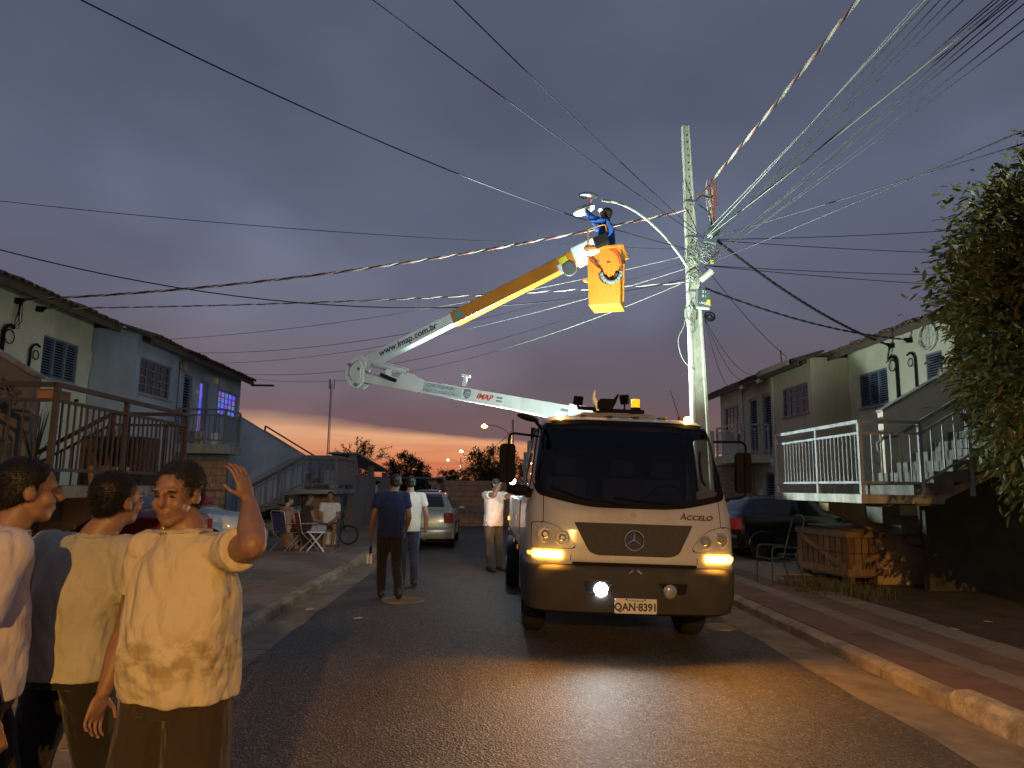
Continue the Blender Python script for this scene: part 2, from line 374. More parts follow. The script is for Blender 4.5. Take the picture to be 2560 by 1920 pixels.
# right pavement: bands running along the street, each cast in slabs
m_slab_red = M('red oxide paving', (.19,.115,.08), .8, var=.22, vscale=3, bmp=.35, bscale=60, dirt=(.30,.20,.13), dirtscale=1.2)
m_slab_grey = M('pale paving', (.30,.255,.195), .85, var=.2, vscale=3, bmp=.35, bscale=60, dirt=(.22,.17,.12), dirtscale=1.5)
m_slab_tan = M('tan paving', (.30,.22,.15), .85, var=.22, vscale=3, bmp=.35, bscale=60, dirt=(.16,.12,.09), dirtscale=1.)
base = MB(); base.box(KR+.16, 12, -29, 28, -.12, .085)
pv = tag(base.build('pavement_right', m_dirt), kind='structure')
x = KR+.165
for w, mt in ((.52, m_slab_red), (.27, m_slab_grey), (.42, m_slab_red), (.40, m_slab_grey)):
    y = -8+rnd.uniform(0, 1)
    while y < 24:
        ln = rnd.uniform(1.15, 1.5) if mt is m_slab_grey else rnd.uniform(1.5, 2.3); b = MB(); z = .118+rnd.uniform(-.004, .004)
        x1 = x+w-.004
        if x > 4.85: x1 += rnd.uniform(-.07, .05)
        b.add([(x+.003,y+.006,.05),(x1,y+.006,.05),(x1,y+ln-.006,.05),(x+.003,y+ln-.006,.05),
               (x+.003,y+.006,z),(x1,y+.006,z+rnd.uniform(-.004,.004)),(x1,y+ln-.006,z+rnd.uniform(-.004,.004)),(x+.003,y+ln-.006,z)],
              [(0,3,2,1),(4,5,6,7),(0,1,5,4),(1,2,6,5),(2,3,7,6),(3,0,4,7)])
        b.build('paving_slab', mt, pv); y += ln
    x += w
# concrete apron in front of the black car
b = MB(); b.box(5.05, 8.2, 13.2, 19.5, .03, .112); b.build('apron_slab', m_slab_grey, pv)
b = MB(); b.box(4.0, 5.05, 13.2, 13.9, .121, .128); 
# left pavement and yard
base = MB(); base.box(-14, KL-.16, -29, 28, -.12, .08)
pl = tag(base.build('pavement_left', m_gutter), kind='structure')
xs = [KL-.165, -3.45, -4.15, -4.9]
for a in range(3):
    y = -2+rnd.uniform(0, 1.)
    while y < 27.4:
        ln = rnd.uniform(1.3, 2.4); y2 = min(y+ln, 27.5); b = MB(); z = .115+rnd.uniform(-.006, .006); x0, x1 = xs[a+1]+.004, xs[a]-.004
        b.add([(x0,y+.006,.03),(x1,y+.006,.03),(x1,y2-.006,.03),(x0,y2-.006,.03),
               (x0,y+.006,z+rnd.uniform(-.005,.005)),(x1,y+.006,z),(x1,y2-.006,z),(x0,y2-.006,z+rnd.uniform(-.005,.005))],
              [(0,3,2,1),(4,5,6,7),(0,1,5,4),(1,2,6,5),(2,3,7,6),(3,0,4,7)])
        b.build('paving_slab', rnd.choice([m_slab_tan, m_slab_tan, m_slab_grey, m_gutter]), pl); y = y2
for i, (y0, y1) in enumerate(((-2, 5), (5, 11), (11, 16.5), (16.5, 22), (22, 27.5))):
    b = MB(); b.box(-9.2, -4.91, y0+.01, y1-.01, .02, .105); b.build('yard_slab', m_gutter, pl)
# manhole covers
m_iron = M('cast iron', (.16,.15,.13), .5, .6, var=.25, vscale=12, bmp=.5, bscale=80)
def cover(x, y, label, r=.3):
    z = road_z(x); t0 = thing('manhole_cover', label, 'manhole cover', (x, y, z))
    b = MB(); b.cyl((x,y,z-.03), (x,y,z+.006), r-.03, n=32); b.build('lid', m_iron, t0)
    b = MB(); b.torus((x,y,z+.003), r-.012, .014, nu=36); b.build('rim', m_gutter, t0, smooth=60)
    b = MB()
    for k in range(-3, 4): b.box(x-r*.7, x+r*.7, y+k*.06-.01, y+k*.06+.01, z+.005, z+.011)
    b.build('tread_ribs', m_iron, t0)
cover(-1.17, 10.25, 'round iron manhole cover in the road by the blue-shirted walker')
cover(2.78, 8.6, 'round iron manhole cover beside the front wheel of the lift truck', .2)
m_paper = M('paper', (.7,.68,.62), .8, var=.1)
for i, (x, y, lab) in enumerate(((-1.55, 8.9, 'scrap of white paper on the road left of the walkers'), (-2.3, 9.6, 'scrap of paper in the left gutter'),
                               (5.35, 8.2, 'small scrap of paper on the dark earth near the crate'), (6.1, 8.7, 'tiny white scrap on the earth farther from the kerb'))):
    z = (road_z(x) if x < 3 else .09)+.006; b = MB(); a = rnd.uniform(0, 3)
    q = [(.06,.02),(.02,.05),(-.05,.03),(-.06,-.02),(.03,-.05)]
    pts = [(x+u*math.cos(a)-v*math.sin(a), y+u*math.sin(a)+v*math.cos(a), z+rnd.uniform(0, .012)) for u, v in q]
    b.add(pts+[(X, Y, Z-.002) for X, Y, Z in pts], [(0,1,2,3,4), (9,8,7,6,5)]+[(k, (k+1) % 5, 5+(k+1) % 5, 5+k) for k in range(5)])
    tag(b.build('paper_scrap', m_paper), lab, 'litter')
# ================================================================== HOUSES
def wall_x(mb, x0, x1, y0, y1, z0, z1, holes):
    ysb = sorted({y0, y1, *[h[0] for h in holes], *[h[1] for h in holes]}); zsb = sorted({z0, z1, *[h[2] for h in holes], *[h[3] for h in holes]})
    for a, b in zip(ysb, ysb[1:]):
        run = None
        for c, d in zip(zsb, zsb[1:]):
            ym, zm = (a+b)/2, (c+d)/2
            solid = not any(h[0] < ym < h[1] and h[2] < zm < h[3] for h in holes)
            if solid: run = (run[0], d) if run else (c, d)
            if (not solid or d == zsb[-1]) and run: mb.box(x0, x1, a, b, *run); run = None
def grid_window(house, fx, s, y0, y1, z0, z1, cols, rows, mf, mg, lit=None):
    """steel casement: frame with glazing bars, each pane its own piece; s = outward direction in x"""
    xi = fx-s*.09; f = MB(); w = .04
    f.box(xi, xi+s*.06, y0, y1, z0, z0+w); f.box(xi, xi+s*.06, y0, y1, z1-w, z1)
    f.box(xi, xi+s*.06, y0, y0+w, z0+w, z1-w); f.box(xi, xi+s*.06, y1-w, y1, z0+w, z1-w)
    cw = (y1-y0-2*w)/cols; rh = (z1-z0-2*w)/rows
    for i in range(1, cols): f.box(xi+s*.01, xi+s*.045, y0+w+i*cw-.013, y0+w+i*cw+.013, z0+w, z1-w)
    for j in range(1, rows): f.box(xi+s*.012, xi+s*.043, y0+w, y1-w, z0+w+j*rh-.011, z0+w+j*rh+.011)
    o = f.build('window', mf, house)
    for i in range(cols):
        for j in range(rows):
            m = mg if lit is None else lit[(i*3+j*5) % len(lit)]
            b = MB(); b.box(xi+s*.02, xi+s*.026, y0+w+i*cw+.013, y0+w+(i+1)*cw-.013, z0+w+j*rh+.011, z0+w+(j+1)*rh-.011); b.build('pane', m, o)
    b = MB(); b.box(fx-s*.05, fx+s*.05, y0-.04, y1+.04, z0-.045, z0-.003); b.build('sill', m_concrete, o)
    return o
def shutter_window(house, fx, s, y0, y1, z0, z1, leaves, mf):
    xi = fx-s*.07; f = MB(); w = .045
    f.box(xi, xi+s*.06, y0, y1, z0, z0+w); f.box(xi, xi+s*.06, y0, y1, z1-w, z1)
    lw = (y1-y0)/leaves
    for i in range(leaves+1): f.box(xi, xi+s*(.06 if i in (0, leaves) else .05), max(y0, y0+i*lw-w*.6), min(y1, y0+i*lw+w*.6), z0+w, z1-w)
    o = f.build('window', mf, house)
    n = int((z1-z0-2*w)/.052); first = None
    for i in range(leaves):
        a, b_ = y0+i*lw+w*.6, y0+(i+1)*lw-w*.6
        for j in range(n):
            z = z0+w+(j+.5)*(z1-z0-2*w)/n; b = MB()
            b.beam((xi+s*.03, a, z), (xi+s*.03, b_, z), .036, .012, up=(s*.75, 0, 1)); b.build('slat', mf, o)
    b = MB(); b.box(xi-s*.015, xi-s*.005, y0, y1, z0, z1); b.build('backing', m_black, o)
    b = MB(); b.box(fx-s*.04, fx+s*.05, y0-.04, y1+.04, z0-.045, z0-.003); b.build('sill', m_concrete_stain, o)
    return o
def slat_door(house, fx, s, y0, y1, z0, z1, mf, handle=True, open_=False):
    xi = fx-s*.09; f = MB(); w = .07
    f.box(xi, xi+s*.05, y0, y0+w, z0, z1); f.box(xi, xi+s*.05, y1-w, y1, z0, z1); f.box(xi, xi+s*.05, y0+w, y1-w, z1-w, z1); f.box(xi, xi+s*.05, y0+w, y1-w, z0, z0+.2)
    o = f.build('door', mf, house); n = int((z1-z0-.3)/.07)
    for j in range(n):
        z = z0+.2+(j+.5)*(z1-z0-.27)/n; b = MB(); b.beam((xi+s*.02, y0+w, z), (xi+s*.02, y1-w, z), .045, .012, up=(s*.7, 0, 1)); b.build('slat', mf, o)
    b = MB(); b.box(xi-s*.012, xi-s*.004, y0+w, y1-w, z0, z1-w); b.build('backing', m_black, o)
    b = MB(); b.ell((xi+s*.07, y0+w*.6, z0+1.0), (.02,.02,.02)); b.build('knob', m_steel, o, smooth=180)
    return o
def roof(house, s, ex, ez, y0, y1, depth, slope=.27, fascia=None):
    """single visible slope up from the eave (ex, ez), away from the street; tile course along the eave"""
    r = MB(); xr = ex+s*depth; zr = ez+depth*slope; t = .05
    r.add([(ex,y0,ez),(xr,y0,zr),(xr,y1,zr),(ex,y1,ez),(ex,y0,ez-t),(xr,y0,zr-t),(xr,y1,zr-t),(ex,y1,ez-t)],
          [(0,1,2,3),(7,6,5,4),(0,4,5,1),(1,5,6,2),(2,6,7,3),(3,7,4,0)])
    x2 = xr+s*depth
    r.add([(xr,y0,zr-.004),(x2,y0,ez),(x2,y1,ez),(xr,y1,zr-.004),(xr,y0,zr-t),(x2,y0,ez-t),(x2,y1,ez-t),(xr,y1,zr-t)],
          [(0,1,2,3),(7,6,5,4),(0,4,5,1),(1,5,6,2),(2,6,7,3),(3,7,4,0)])
    o = r.build('roof', m_timber, house)
    f = MB(); f.box(ex-s*.02, ex+s*.012, y0, y1, ez-.17, ez-.052); f.build('fascia_board', m_timber if fascia is None else fascia, o)
    n = int((y1-y0)/.21); tm = None
    for i in range(n):
        y = y0+(i+.5)*(y1-y0)/n
        if tm is None:
            b = MB(); k = 7; rings = []
            for d, rr, zz in ((-.09, .105, .0), (.36, .09, .02)):
                P = []
                for a in range(k): th = math.pi*a/(k-1); P.append((ex+s*d, y+rr*math.cos(th), ez+d*slope+zz+rr*.62*math.sin(th)))
                for a in range(k-1, -1, -1): th = math.pi*a/(k-1); P.append((ex+s*d, y+(rr-.015)*math.cos(th), ez+d*slope+zz-.012+(rr-.015)*.62*math.sin(th)))
                rings.append(P)
            b.loft(rings); tm = b.build('roof_tile', m_tile, o, smooth=50); y_0 = y
            second = [tm]
        else:
            second.append(inst(tm, 'roof_tile', (0, y-y_0, rnd.uniform(-.006, .008)), o, (0, rnd.uniform(-.002,.002), 0)))
    for i in range(n):
        y = y0+(i+.5)*(y1-y0)/n; q = inst(tm, 'roof_tile', (s*.34, y-y_0, .34*slope+.012+rnd.uniform(-.004, .006)), o)
    # rafters under the eave
    for i in range(int((y1-y0)/.9)):
        y = y0+.3+i*.9; b = MB(); b.beam((ex+s*.03, y, ez-.085), (ex+s*.9, y, ez-.085+.87*slope), .05, .06); b.build('rafter', m_timber, o)
    return o
def railing(parent, pts, z_top, z_mid, z_bot, mat, spacing=.115, posts=(), zs=None, mid=True, th=.025, name='railing'):
    """metal guard along a straight run p0->p1 (world xy plus optional rise); top rail, mid rail, bottom rail, balusters, posts"""
    (x0, y0), (x1, y1) = pts; rise = zs or 0.
    L = math.hypot(x1-x0, y1-y0); d = ((x1-x0)/L, (y1-y0)/L)
    b = MB(); b.beam((x0,y0,z_top-.025), (x1,y1,z_top-.025+rise), .05, .05); o = b.build(name, mat, parent)
    for zz, nm in ((z_mid, 'mid_rail'), (z_bot, 'bottom_rail')):
        if zz is None: continue
        b = MB(); b.beam((x0,y0,zz), (x1,y1,zz+rise), .032, .035); b.build(nm, mat, o)
    n = max(2, int(L/spacing)); zt = z_mid if z_mid is not None else z_top-.05
    src = None
    for i in range(1, n):
        q = i/n; x, y = x0+(x1-x0)*q, y0+(y1-y0)*q
        b = MB(); b.box(x-.009, x+.009, y-.009, y+.009, z_bot+.017+rise*q, zt-.017+rise*q)
        if src is None and not rise: src = b.build('baluster', mat, o); s0 = (x, y)
        elif not rise: inst(src, 'baluster', (x-s0[0], y-s0[1], 0), o)
        else: b.build('baluster', mat, o)
    for q, zb in posts:
        x, y = x0+(x1-x0)*q, y0+(y1-y0)*q; b = MB(); b.box(x-.026, x+.026, y-.026, y+.026, zb, z_top-.048+rise*q); b.build('post', mat, o)
    return o

# ---------- cream house on the left (near)
h = thing('cream_house', 'cream plastered house at the far left with a louvred shutter under the tiled eave', 'house', (-9, 10, 0))
w = MB(); win = (14.19, 15.4, 3.69, 4.54)
wall_x(w, -9.15, -9.0, 5.0, 15.88, .08, 5.33, [win, (7.8, 8.7, .08, 2.2), (10.2, 11.0, 2.75, 4.75), (12.0, 13.2, 1.0, 2.0)]); w.box(-16, -9.15, 15.7, 15.88, .08, 5.3); w.box(-16, -9.15, 5, 5.15, .08, 5.3)
w.build('wall', m_plaster_cream, h)
shutter_window(h, -9.0, 1, win[0], win[1], win[2], win[3], 3, m_frame_blue)
slat_door(h, -9.0, 1, 10.2, 11.0, 2.75, 4.75, m_frame_blue); slat_door(h, -9.0, 1, 7.8, 8.7, .08, 2.2, m_frame_blue)
grid_window(h, -9.0, 1, 12.0, 13.2, 1.0, 2.0, 4, 3, m_frame_blue, m_glass_dark)
roof(h, -1, -8.4, 5.13, 5.0, 15.86, 4.5)
def service_mast(parent, x, s, y, z0, z1, bx, bz, coil=True):
    b = MB(); pts = [(x+s*.05, y, z0+(z1-z0)*k/8) for k in range(9)]+[(x+s*.06, y+.05, z1+.09), (x+s*.07, y+.14, z1+.13), (x+s*.08, y+.22, z1+.09)]
    b.tube(pts, .035 if coil else .024, 8); o = b.build('service_conduit', m_black, parent, smooth=60)
    b = MB(); b.box(x, x+s*.12, bx-.04, bx+.04, bz-.07, bz+.03); b.cyl((x+s*.12, bx, bz), (x+s*.17, bx, bz), .035, n=10); b.build('insulator_bracket', m_black, o)
    if coil:
        b = MB()
        for k in range(5):
            p0 = Vector((x+s*.08, bx+.02*k, bz-.05)); p1 = Vector((x+s*.08, y+.2, z1+.08)); m = (p0+p1)/2+Vector((s*.03, rnd.uniform(-.08,.14), rnd.uniform(-.25,-.02)))
            b.tube([p0, p0.lerp(m, .6)+Vector((0,rnd.uniform(-.04,.05),0)), m, m.lerp(p1, .6), p1], .007, 5)
        b.build('cable_tails', m_black, o)
    b = MB(); b.torus((x+s*.05, y+.17, z1-.08), .13 if coil else .09, .011, Matrix.Rotation(R_(90), 3, 'Y'), 18, 6); b.build('cable_loop', m_black, o)
service_mast(h, -9.0, 1, 12.95, 2.2, 4.35, 13.24, 5.0); service_mast(h, -9.0, 1, 13.75, 2.2, 4.15, 13.87, 5.0, False)
b = MB(); b.cyl((-9.0,15.45,3.35), (-8.93,15.45,3.35), .03, n=10); b.build('outlet_cap', m_black, h)

# ---------- blue house on the left (far)
h = thing('blue_house', 'pale blue plastered house on the left with purple television light in its balcony door', 'house', (-8, 19, 0))
EMp = [EM('television glow violet', (.22,.18,1.), .7), EM('television glow blue', (.10,.32,1.), .6), EM('television glow pink', (.6,.25,.8), .45), EM('television glow indigo', (.12,.14,.95), .75)]
w = MB(); wins = [(16.12, 17.71, 3.64, 4.46), (18.45, 19.02, 2.63, 4.43), (19.48, 20.13, 2.63, 4.43), (20.83, 22.4, 3.62, 4.37), (16.5, 17.5, 1.0, 2.0)]
wall_x(w, -8.15, -8.0, 15.9, 22.62, .08, 5.06, wins); w.box(-9.0, -8.15, 15.9, 16.05, .08, 5.06); w.box(-15, -8.15, 22.47, 22.62, .08, 5.06)
w.build('wall', m_plaster_blue, h)
grid_window(h, -8.0, 1, *wins[0], 4, 4, m_frame_blue, m_glass_dark)
slat_door(h, -8.0, 1, *wins[1], m_frame_blue)
grid_window(h, -8.0, 1, *wins[3], 5, 4, m_frame_blue, None, EMp)
grid_window(h, -8.0, 1, *wins[4], 4, 3, m_frame_blue, m_glass_dark)
y0, y1, z0, z1 = wins[2]
f = MB(); f.box(-8.1, -8.03, y0, y0+.05, z0, z1); f.box(-8.1, -8.03, y1-.05, y1, z0, z1); f.box(-8.1, -8.03, y0+.05, y1-.05, z1-.05, z1); dr = f.build('door', m_frame_blue, h)
for k in range(4):
    b = MB(); b.box(-8.095, -8.085, y0+.05, y0+.36, z0+k*.435, z0+(k+1)*.435-.004); b.build('lit_panel', EMp[(k+1) % 4], dr)
b = MB(); b.box(-8.09, -8.05, y0+.37, y1-.05, z0, z1-.05); b.build('door_leaf', m_frame_blue, dr)
light('television_light', 'AREA', (-8.6, 19.9, 3.6), (.25,.2,1), 14, h, (-6, 19.6, 3), .8)
roof(h, -1, -7.65, 4.90, 15.8, 22.75, 4.3)
for k, (y, z) in enumerate(((18.32, 4.62), (20.45, 4.55))):
    b = MB(); b.cyl((-8.0, y, z), (-7.93, y, z), .13, n=18); b.torus((-7.93, y, z), .1, .02, Matrix.Rotation(R_(90), 3, 'Y'), 18, 6); b.build('round_vent', m_plaster_cream, h, smooth=40)
b = MB(); b.box(-8.0, -7.97, 19.24, 19.34, 4.0, 4.12); b.build('switch_box', m_white_pvc, h)
for y in (18.05, 20.7):
    b = MB(); b.tube([(-7.97, y, 4.7), (-7.97, y+.03, 3.8), (-7.97, y, 2.9)], .008, 5); b.build('cable_drop', m_black, h)
b = MB(); b.box(-8.0, -7.9, 16.0+1.9, 18.05, 1.65, 1.85); b.cyl((-7.9,17.97,1.77), (-7.87,17.97,1.77), .06, n=14); b.build('meter_box', m_white_pvc, h)
b = MB(); b.box(-8.005, -7.985, 18.12, 19.0, .1, 2.3); b.build('blue_painted_panel', M('strong blue paint', (.12,.22,.40), .8), h)
b = MB(); b.box(-7.72, -7.0, 22.72, 22.79, 4.72, 4.78); b.build('roof_batten', m_timber, h)

# ---------- cream house on the right (near)
h = thing('cream_house', 'cream plastered house on the right, partly behind the leafy tree', 'house', (9.3, 13, 0))
w = MB(); wins = [(16.03, 17.27, 3.69, 4.54), (14.0, 14.55, 3.6, 4.56), (11.9, 13.6, 3.9, 4.92), (15.4, 16.6, .9, 2.0), (10.2, 11.1, 2.75, 4.8)]
wall_x(w, 9.3, 9.45, 6.0, 17.79, .08, 5.33, wins); w.box(9.45, 16, 17.6, 17.79, .08, 5.3); w.box(9.45, 16, 6, 6.15, .08, 5.3)
w.build('wall', m_plaster_cream, h)
shutter_window(h, 9.3, -1, *wins[0], 3, m_frame_blue); shutter_window(h, 9.3, -1, *wins[1], 1, m_frame_blue)
m_glass_sky = M('sky-toned pane', (.32,.36,.40), .12, var=.15, vscale=3)  # pane colour holds the grey-blue of the reflected sky
grid_window(h, 9.3, -1, *wins[2], 4, 4, m_frame_blue, m_glass_sky); shutter_window(h, 9.3, -1, *wins[3], 3, m_frame_blue); slat_door(h, 9.3, -1, *wins[4], m_frame_blue)
roof(h, 1, 8.75, 5.14, 6.0, 17.75, 4.5)
service_mast(h, 9.3, -1, 15.55, 2.9, 4.6, 15.68, 5.0); service_mast(h, 9.3, -1, 14.85, 3.0, 4.55, 14.99, 4.98, False)
b = MB(); b.torus((9.24, 14.36, 4.9), .29, .018, Matrix.Rotation(R_(90), 3, 'Y'), 26, 6); b.torus((9.2, 14.36, 4.9), .25, .012, Matrix.Rotation(R_(90), 3, 'Y'), 26, 6)
b.box(9.2, 9.24, 14.1, 14.6, 4.89, 4.91); b.box(9.21, 9.23, 14.35, 14.37, 4.65, 5.15); b.build('round_vent_grille', m_white_pvc, h, smooth=40)

# ---------- beige house on the right (far)
h = thing('beige_house', 'beige plastered house on the right behind the lift truck with a small balcony', 'house', (8.3, 21, 0))
w = MB(); wins = [(17.99, 19.64, 3.67, 4.47), (20.45, 21.12, 2.66, 4.5), (21.56, 22.23, 2.66, 4.5), (23.1, 24.6, 3.2, 4.46), (20.42, 21.12, .1, 2.15)]
wall_x(w, 8.3, 8.45, 17.8, 25.0, .08, 5.08, wins); w.box(8.45, 9.3, 17.8, 17.95, .08, 5.08); w.box(8.45, 15, 24.85, 25, .08, 5.08)
w.build('wall', m_plaster_beige, h)
grid_window(h, 8.3, -1, *wins[0], 4, 4, m_frame_blue, m_glass_dark); slat_door(h, 8.3, -1, *wins[1], m_frame_blue); slat_door(h, 8.3, -1, *wins[2], m_frame_blue)
grid_window(h, 8.3, -1, *wins[3], 4, 5, m_frame_blue, m_glass_dark); slat_door(h, 8.3, -1, *wins[4], m_frame_blue)
roof(h, 1, 7.95, 5.0, 17.7, 25.4, 4.3)
b = MB(); b.box(7.62, 7.66, 17.6, 19.7, 4.83, 4.98); b.build('fascia_end_board', m_fascia, h)
for y in (20.35, 21.75):
    b = MB(); b.cyl((8.0, y, 4.87), (7.86, y, 4.78), .07, .05, n=12); b.build('flood_lamp', m_white_pvc, h, smooth=40)
b = MB(); b.tube([(8.27, 20.2, 4.9), (8.27, 20.2, 2.7)], .02, 6); b.build('drain_pipe', m_plaster_cream, h)
b = MB(); b.tube([(8.27, 22.7, 4.9), (8.26, 22.65, 4.4), (8.27, 22.6, 3.0)], .009, 5); b.build('cable_drop', m_black, h)
b = MB(); b.cyl((8.6, 20.3, 5.1), (8.6, 20.3, 5.75), .015, n=6); b.build('roof_antenna', m_black, h)
b = MB(); b.box(8.2, 8.3, 20.25, 20.4, 2.35, 2.55); b.cyl((8.2,20.32,2.45), (8.17,20.32,2.45), .05, n=14); b.build('meter_box', m_white_pvc, h)
b = MB(); b.box(8.25, 8.3, 21.35, 21.5, 1.4, 1.65); b.build('letter_box', m_white_pvc, h)

# ---------- balconies
def balcony(label, x0, x1, y0, y1, zt, zb, zr, mat, slabmat):
    t0 = thing('balcony', label, 'balcony', ((x0+x1)/2, (y0+y1)/2, zb))
    b = MB(); b.box(x0, x1, y0, y1, zb, zt); b.build('slab', slabmat, t0, bevel=.01)
    xf = x0 if abs(x0) < abs(x1) else x1; xb = x1 if xf == x0 else x0; i = .06 if xf < xb else -.06
    railing(t0, ((xf+i, y0+.06), (xb, y0+.06)), zr, zr-.17, zt+.1, mat, .13, [(0, zt), (.98, zt)])
    railing(t0, ((xf+i, y0+.09), (xf+i, y1-.05)), zr, zr-.17, zt+.1, mat, .11, [(1, zt)])
balcony('concrete balcony with slate railing on the blue house', -6.72, -7.98, 18.15, 19.35, 2.60, 2.36, 3.51, m_rail_dark, m_concrete)
balcony('concrete balcony with grey railing on the beige house', 7.22, 8.28, 20.55, 22.4, 2.66, 2.42, 3.58, m_rail_grey, m_plaster_beige)
# things standing on the blue house's balcony
def bucket(label, x, y, z, r, hh, mat):
    b = MB(); b.tube([(x,y,z), (x,y,z+hh), (x,y,z+hh+.001), (x,y,z+.02)], [r*.8, r, r*.93, r*.75], 18); o = tag(b.build('bucket', mat, smooth=40), label, 'bucket')
    b = MB(); b.torus((x,y,z+hh-.02), r, .006, Matrix.Rotation(R_(70), 3, 'X'), 14, 5, 0, math.pi); b.build('handle', m_steel, o)
bucket('white plastic bucket behind the railing of the blue house balcony', -7.15, 18.55, 2.6, .14, .3, m_white_pvc)
bucket('grey tub at the back of the blue house balcony', -7.6, 18.6, 2.6, .19, .34, m_concrete)
bucket('small yellow bucket on the blue house balcony', -7.42, 18.42, 2.6, .06, .14, M('yellow plastic', (.6,.42,.08), .5))

m_step = M('dimmed step concrete', (.19,.18,.15), .9, var=.3, vscale=6, bmp=.4, bscale=50, dirt=(.09,.085,.07), dirtscale=4.)  # darkened tone stands in for weaker lamp light on the steps
m_understair_shade = M('under-stair shade', (.07,.06,.05), .9, var=.2, bmp=.3)  # near-black colour in place of the deep shade under the flight
# ---------- stair landings
def stair(label, s, x_st, x_in, y0, y1, zl, near_up, x_f, railmat, slabmat, wallmat, piermat, ztop, ysp):
    """street-side landing reached by two flights at right angles to the facade; s = +1 right side of the street"""
    t0 = thing('stair_landing', label, 'staircase', ((x_st+x_in)/2, (y0+y1)/2, .1))
    b = MB(); b.box(x_st, x_in, y0, y1, zl-.125, zl); b.build('landing_slab', slabmat, t0, bevel=.008)
    # spine wall
    slope = .58; ztp = zl+.98+(.36 if near_up else 0); b = MB(); xa, xb = x_in+s*.02, x_f
    lo = [(xa, zl-.2), (xb, zl-.2+abs(xb-xa)*.4)] if near_up else [(xa, .08), (xb, .08)]
    if near_up: lw = MB(); lw.prism([(xa+s*.6, .08), (xb, .08), (xb, zl-.2+abs(xb-xa)*.4), (xa+s*.6, zl+.03)], 'y', ysp+.01, ysp+.15); lw.build('understair_shade_wall', m_understair_shade, t0)  # added dark wall standing in for the shaded hollow below the flight
    poly = lo+[(xb, min(3.95, ztp+abs(xb-xa)*slope))]
    if ztp+abs(xb-xa)*slope > 3.95: poly.append((xa+s*(3.95-ztp)/slope, 3.95))
    poly.append((xa, ztp)); b.prism(poly, 'y', ysp, ysp+.16); b.build('spine_wall', wallmat, t0)
    b = MB(); k = MB()
    # cap on the spine wall
    e = min(abs(xb-xa), (3.95-ztp)/slope); k.beam((xa-s*.02, ysp+.08, ztp+.02), (xa+s*e, ysp+.08, ztp+e*slope+.02), .2, .035); k.build('wall_cap', slabmat, t0)
    rise = .17; run = .30
    def flight(ya, yb, up):
        n = int(round((2.75-zl)/rise)) if up else int(round((zl-.1)/rise)); xs0 = x_in-s*.42 if up else x_in
        for i in range(n):
            xx = xs0+s*run*i; top = zl+rise*(i+1) if up else zl-rise*(i+1); q = MB()
            q.box(xx, xx+s*(run-.004), ya, yb, max(.08, top-.32) if up else max(.08, top-.3), top); q.build('step', m_step, t0)
        if up:
            q = MB(); q.prism([(xs0+s*run, zl-.13), (xs0+s*run*n, zl-.13+rise*(n-1)-.2), (xs0+s*run*n, zl-.13+rise*(n-1)-.03), (xs0+s*run, zl-.02)], 'y', ya+.02, yb-.02); q.build('flight_soffit', piermat, t0)
            q = MB(); xe = xs0+s*run*n; q.box(xe, x_f, ya, yb, 2.6, 2.75); q.build('top_slab', slabmat, t0)
    flight(y0+.03, ysp-.005, near_up); flight(ysp+.165, y1-.03, not near_up)
    xr = x_st+s*.045
    railing(t0, ((xr, y0+.045), (xr, y1-.045)), ztop, ztop-.19, zl+.17, railmat, .118, [(0, zl), (.45, zl), (1, zl)])
    xe = x_in-s*.28
    railing(t0, ((xr+s*.03, y0+.045), (xe, y0+.045)), ztop, ztop-.19, zl+.17, railmat, .125, [(1, zl)])
    railing(t0, ((xr+s*.03, y1-.045), (xe+s*.2, y1-.045)), ztop, ztop-.19, zl+.17, railmat, .125, [(1, zl)])
    run2 = 1.9; dz = run2*slope
    railing(t0, ((xe, y0+.045), (xe+s*run2, y0+.045)), ztop, ztop-.19, zl+.17, railmat, .16, [(.38, zl+.0 if near_up else zl-.5), (1, 2.4 if near_up else .1)], zs=dz if near_up else -dz)
    railing(t0, ((xe+s*.2, y1-.045), (xe+s*(run2+.2), y1-.045)), ztop, ztop-.19, zl+.17, railmat, .16, [(1, .1 if near_up else 2.4)], zs=-dz if near_up else dz)
    # wall handrail on the near face of the spine wall
    q = MB(); sg = 1 if near_up else -1; z1 = zl+.92
    q.tube([(xa-s*.12, ysp-.02, z1-.22), (xa-s*.16, ysp-.07, z1-.1), (xa-s*.05, ysp-.08, z1), (xa+s*.15, ysp-.08, z1+.02*sg), (xa+s*1.6, ysp-.08, z1+.02*sg+1.45*slope*sg)], .028, 8); q.build('handrail', m_rail_dark, t0, smooth=60)
    # pier and cantilever beam under the landing
    q = MB(); yc = y1-.9; q.prism([(x_st+s*.55, zl-.13), (x_in+s*.9, zl-.13), (x_in+s*.9, zl-.46), (x_in+s*.22, zl-.72), (x_in-s*.25, zl-.42), (x_st+s*.55, zl-.30)], 'y', yc, yc+.35); q.build('cantilever_beam', piermat, t0, bevel=.01)
    q = MB(); q.box(x_in+s*.15, x_in+s*1.0, yc+.02, yc+.33, .08, zl-.42); q.build('pier', piermat, t0, bevel=.01)
    return t0
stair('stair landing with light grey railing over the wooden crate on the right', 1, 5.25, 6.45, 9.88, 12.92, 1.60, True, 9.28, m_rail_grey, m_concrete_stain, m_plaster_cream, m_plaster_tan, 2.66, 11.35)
stair('stair landing with brown railing behind the three men at the left', -1, -4.48, -5.7, 7.4, 10.68, 1.58, True, -8.98, m_rail_brown, m_concrete_stain, m_grey_wall, m_plaster_tan, 2.66, 8.9)
stair('stair landing with slate railing and pale blue sloping wall behind the seated people', -1, -4.5, -5.78, 21.15, 24.1, 1.46, False, -7.98, m_rail_dark, m_concrete, m_plaster_blue, m_grey_wall, 2.47, 22.55)

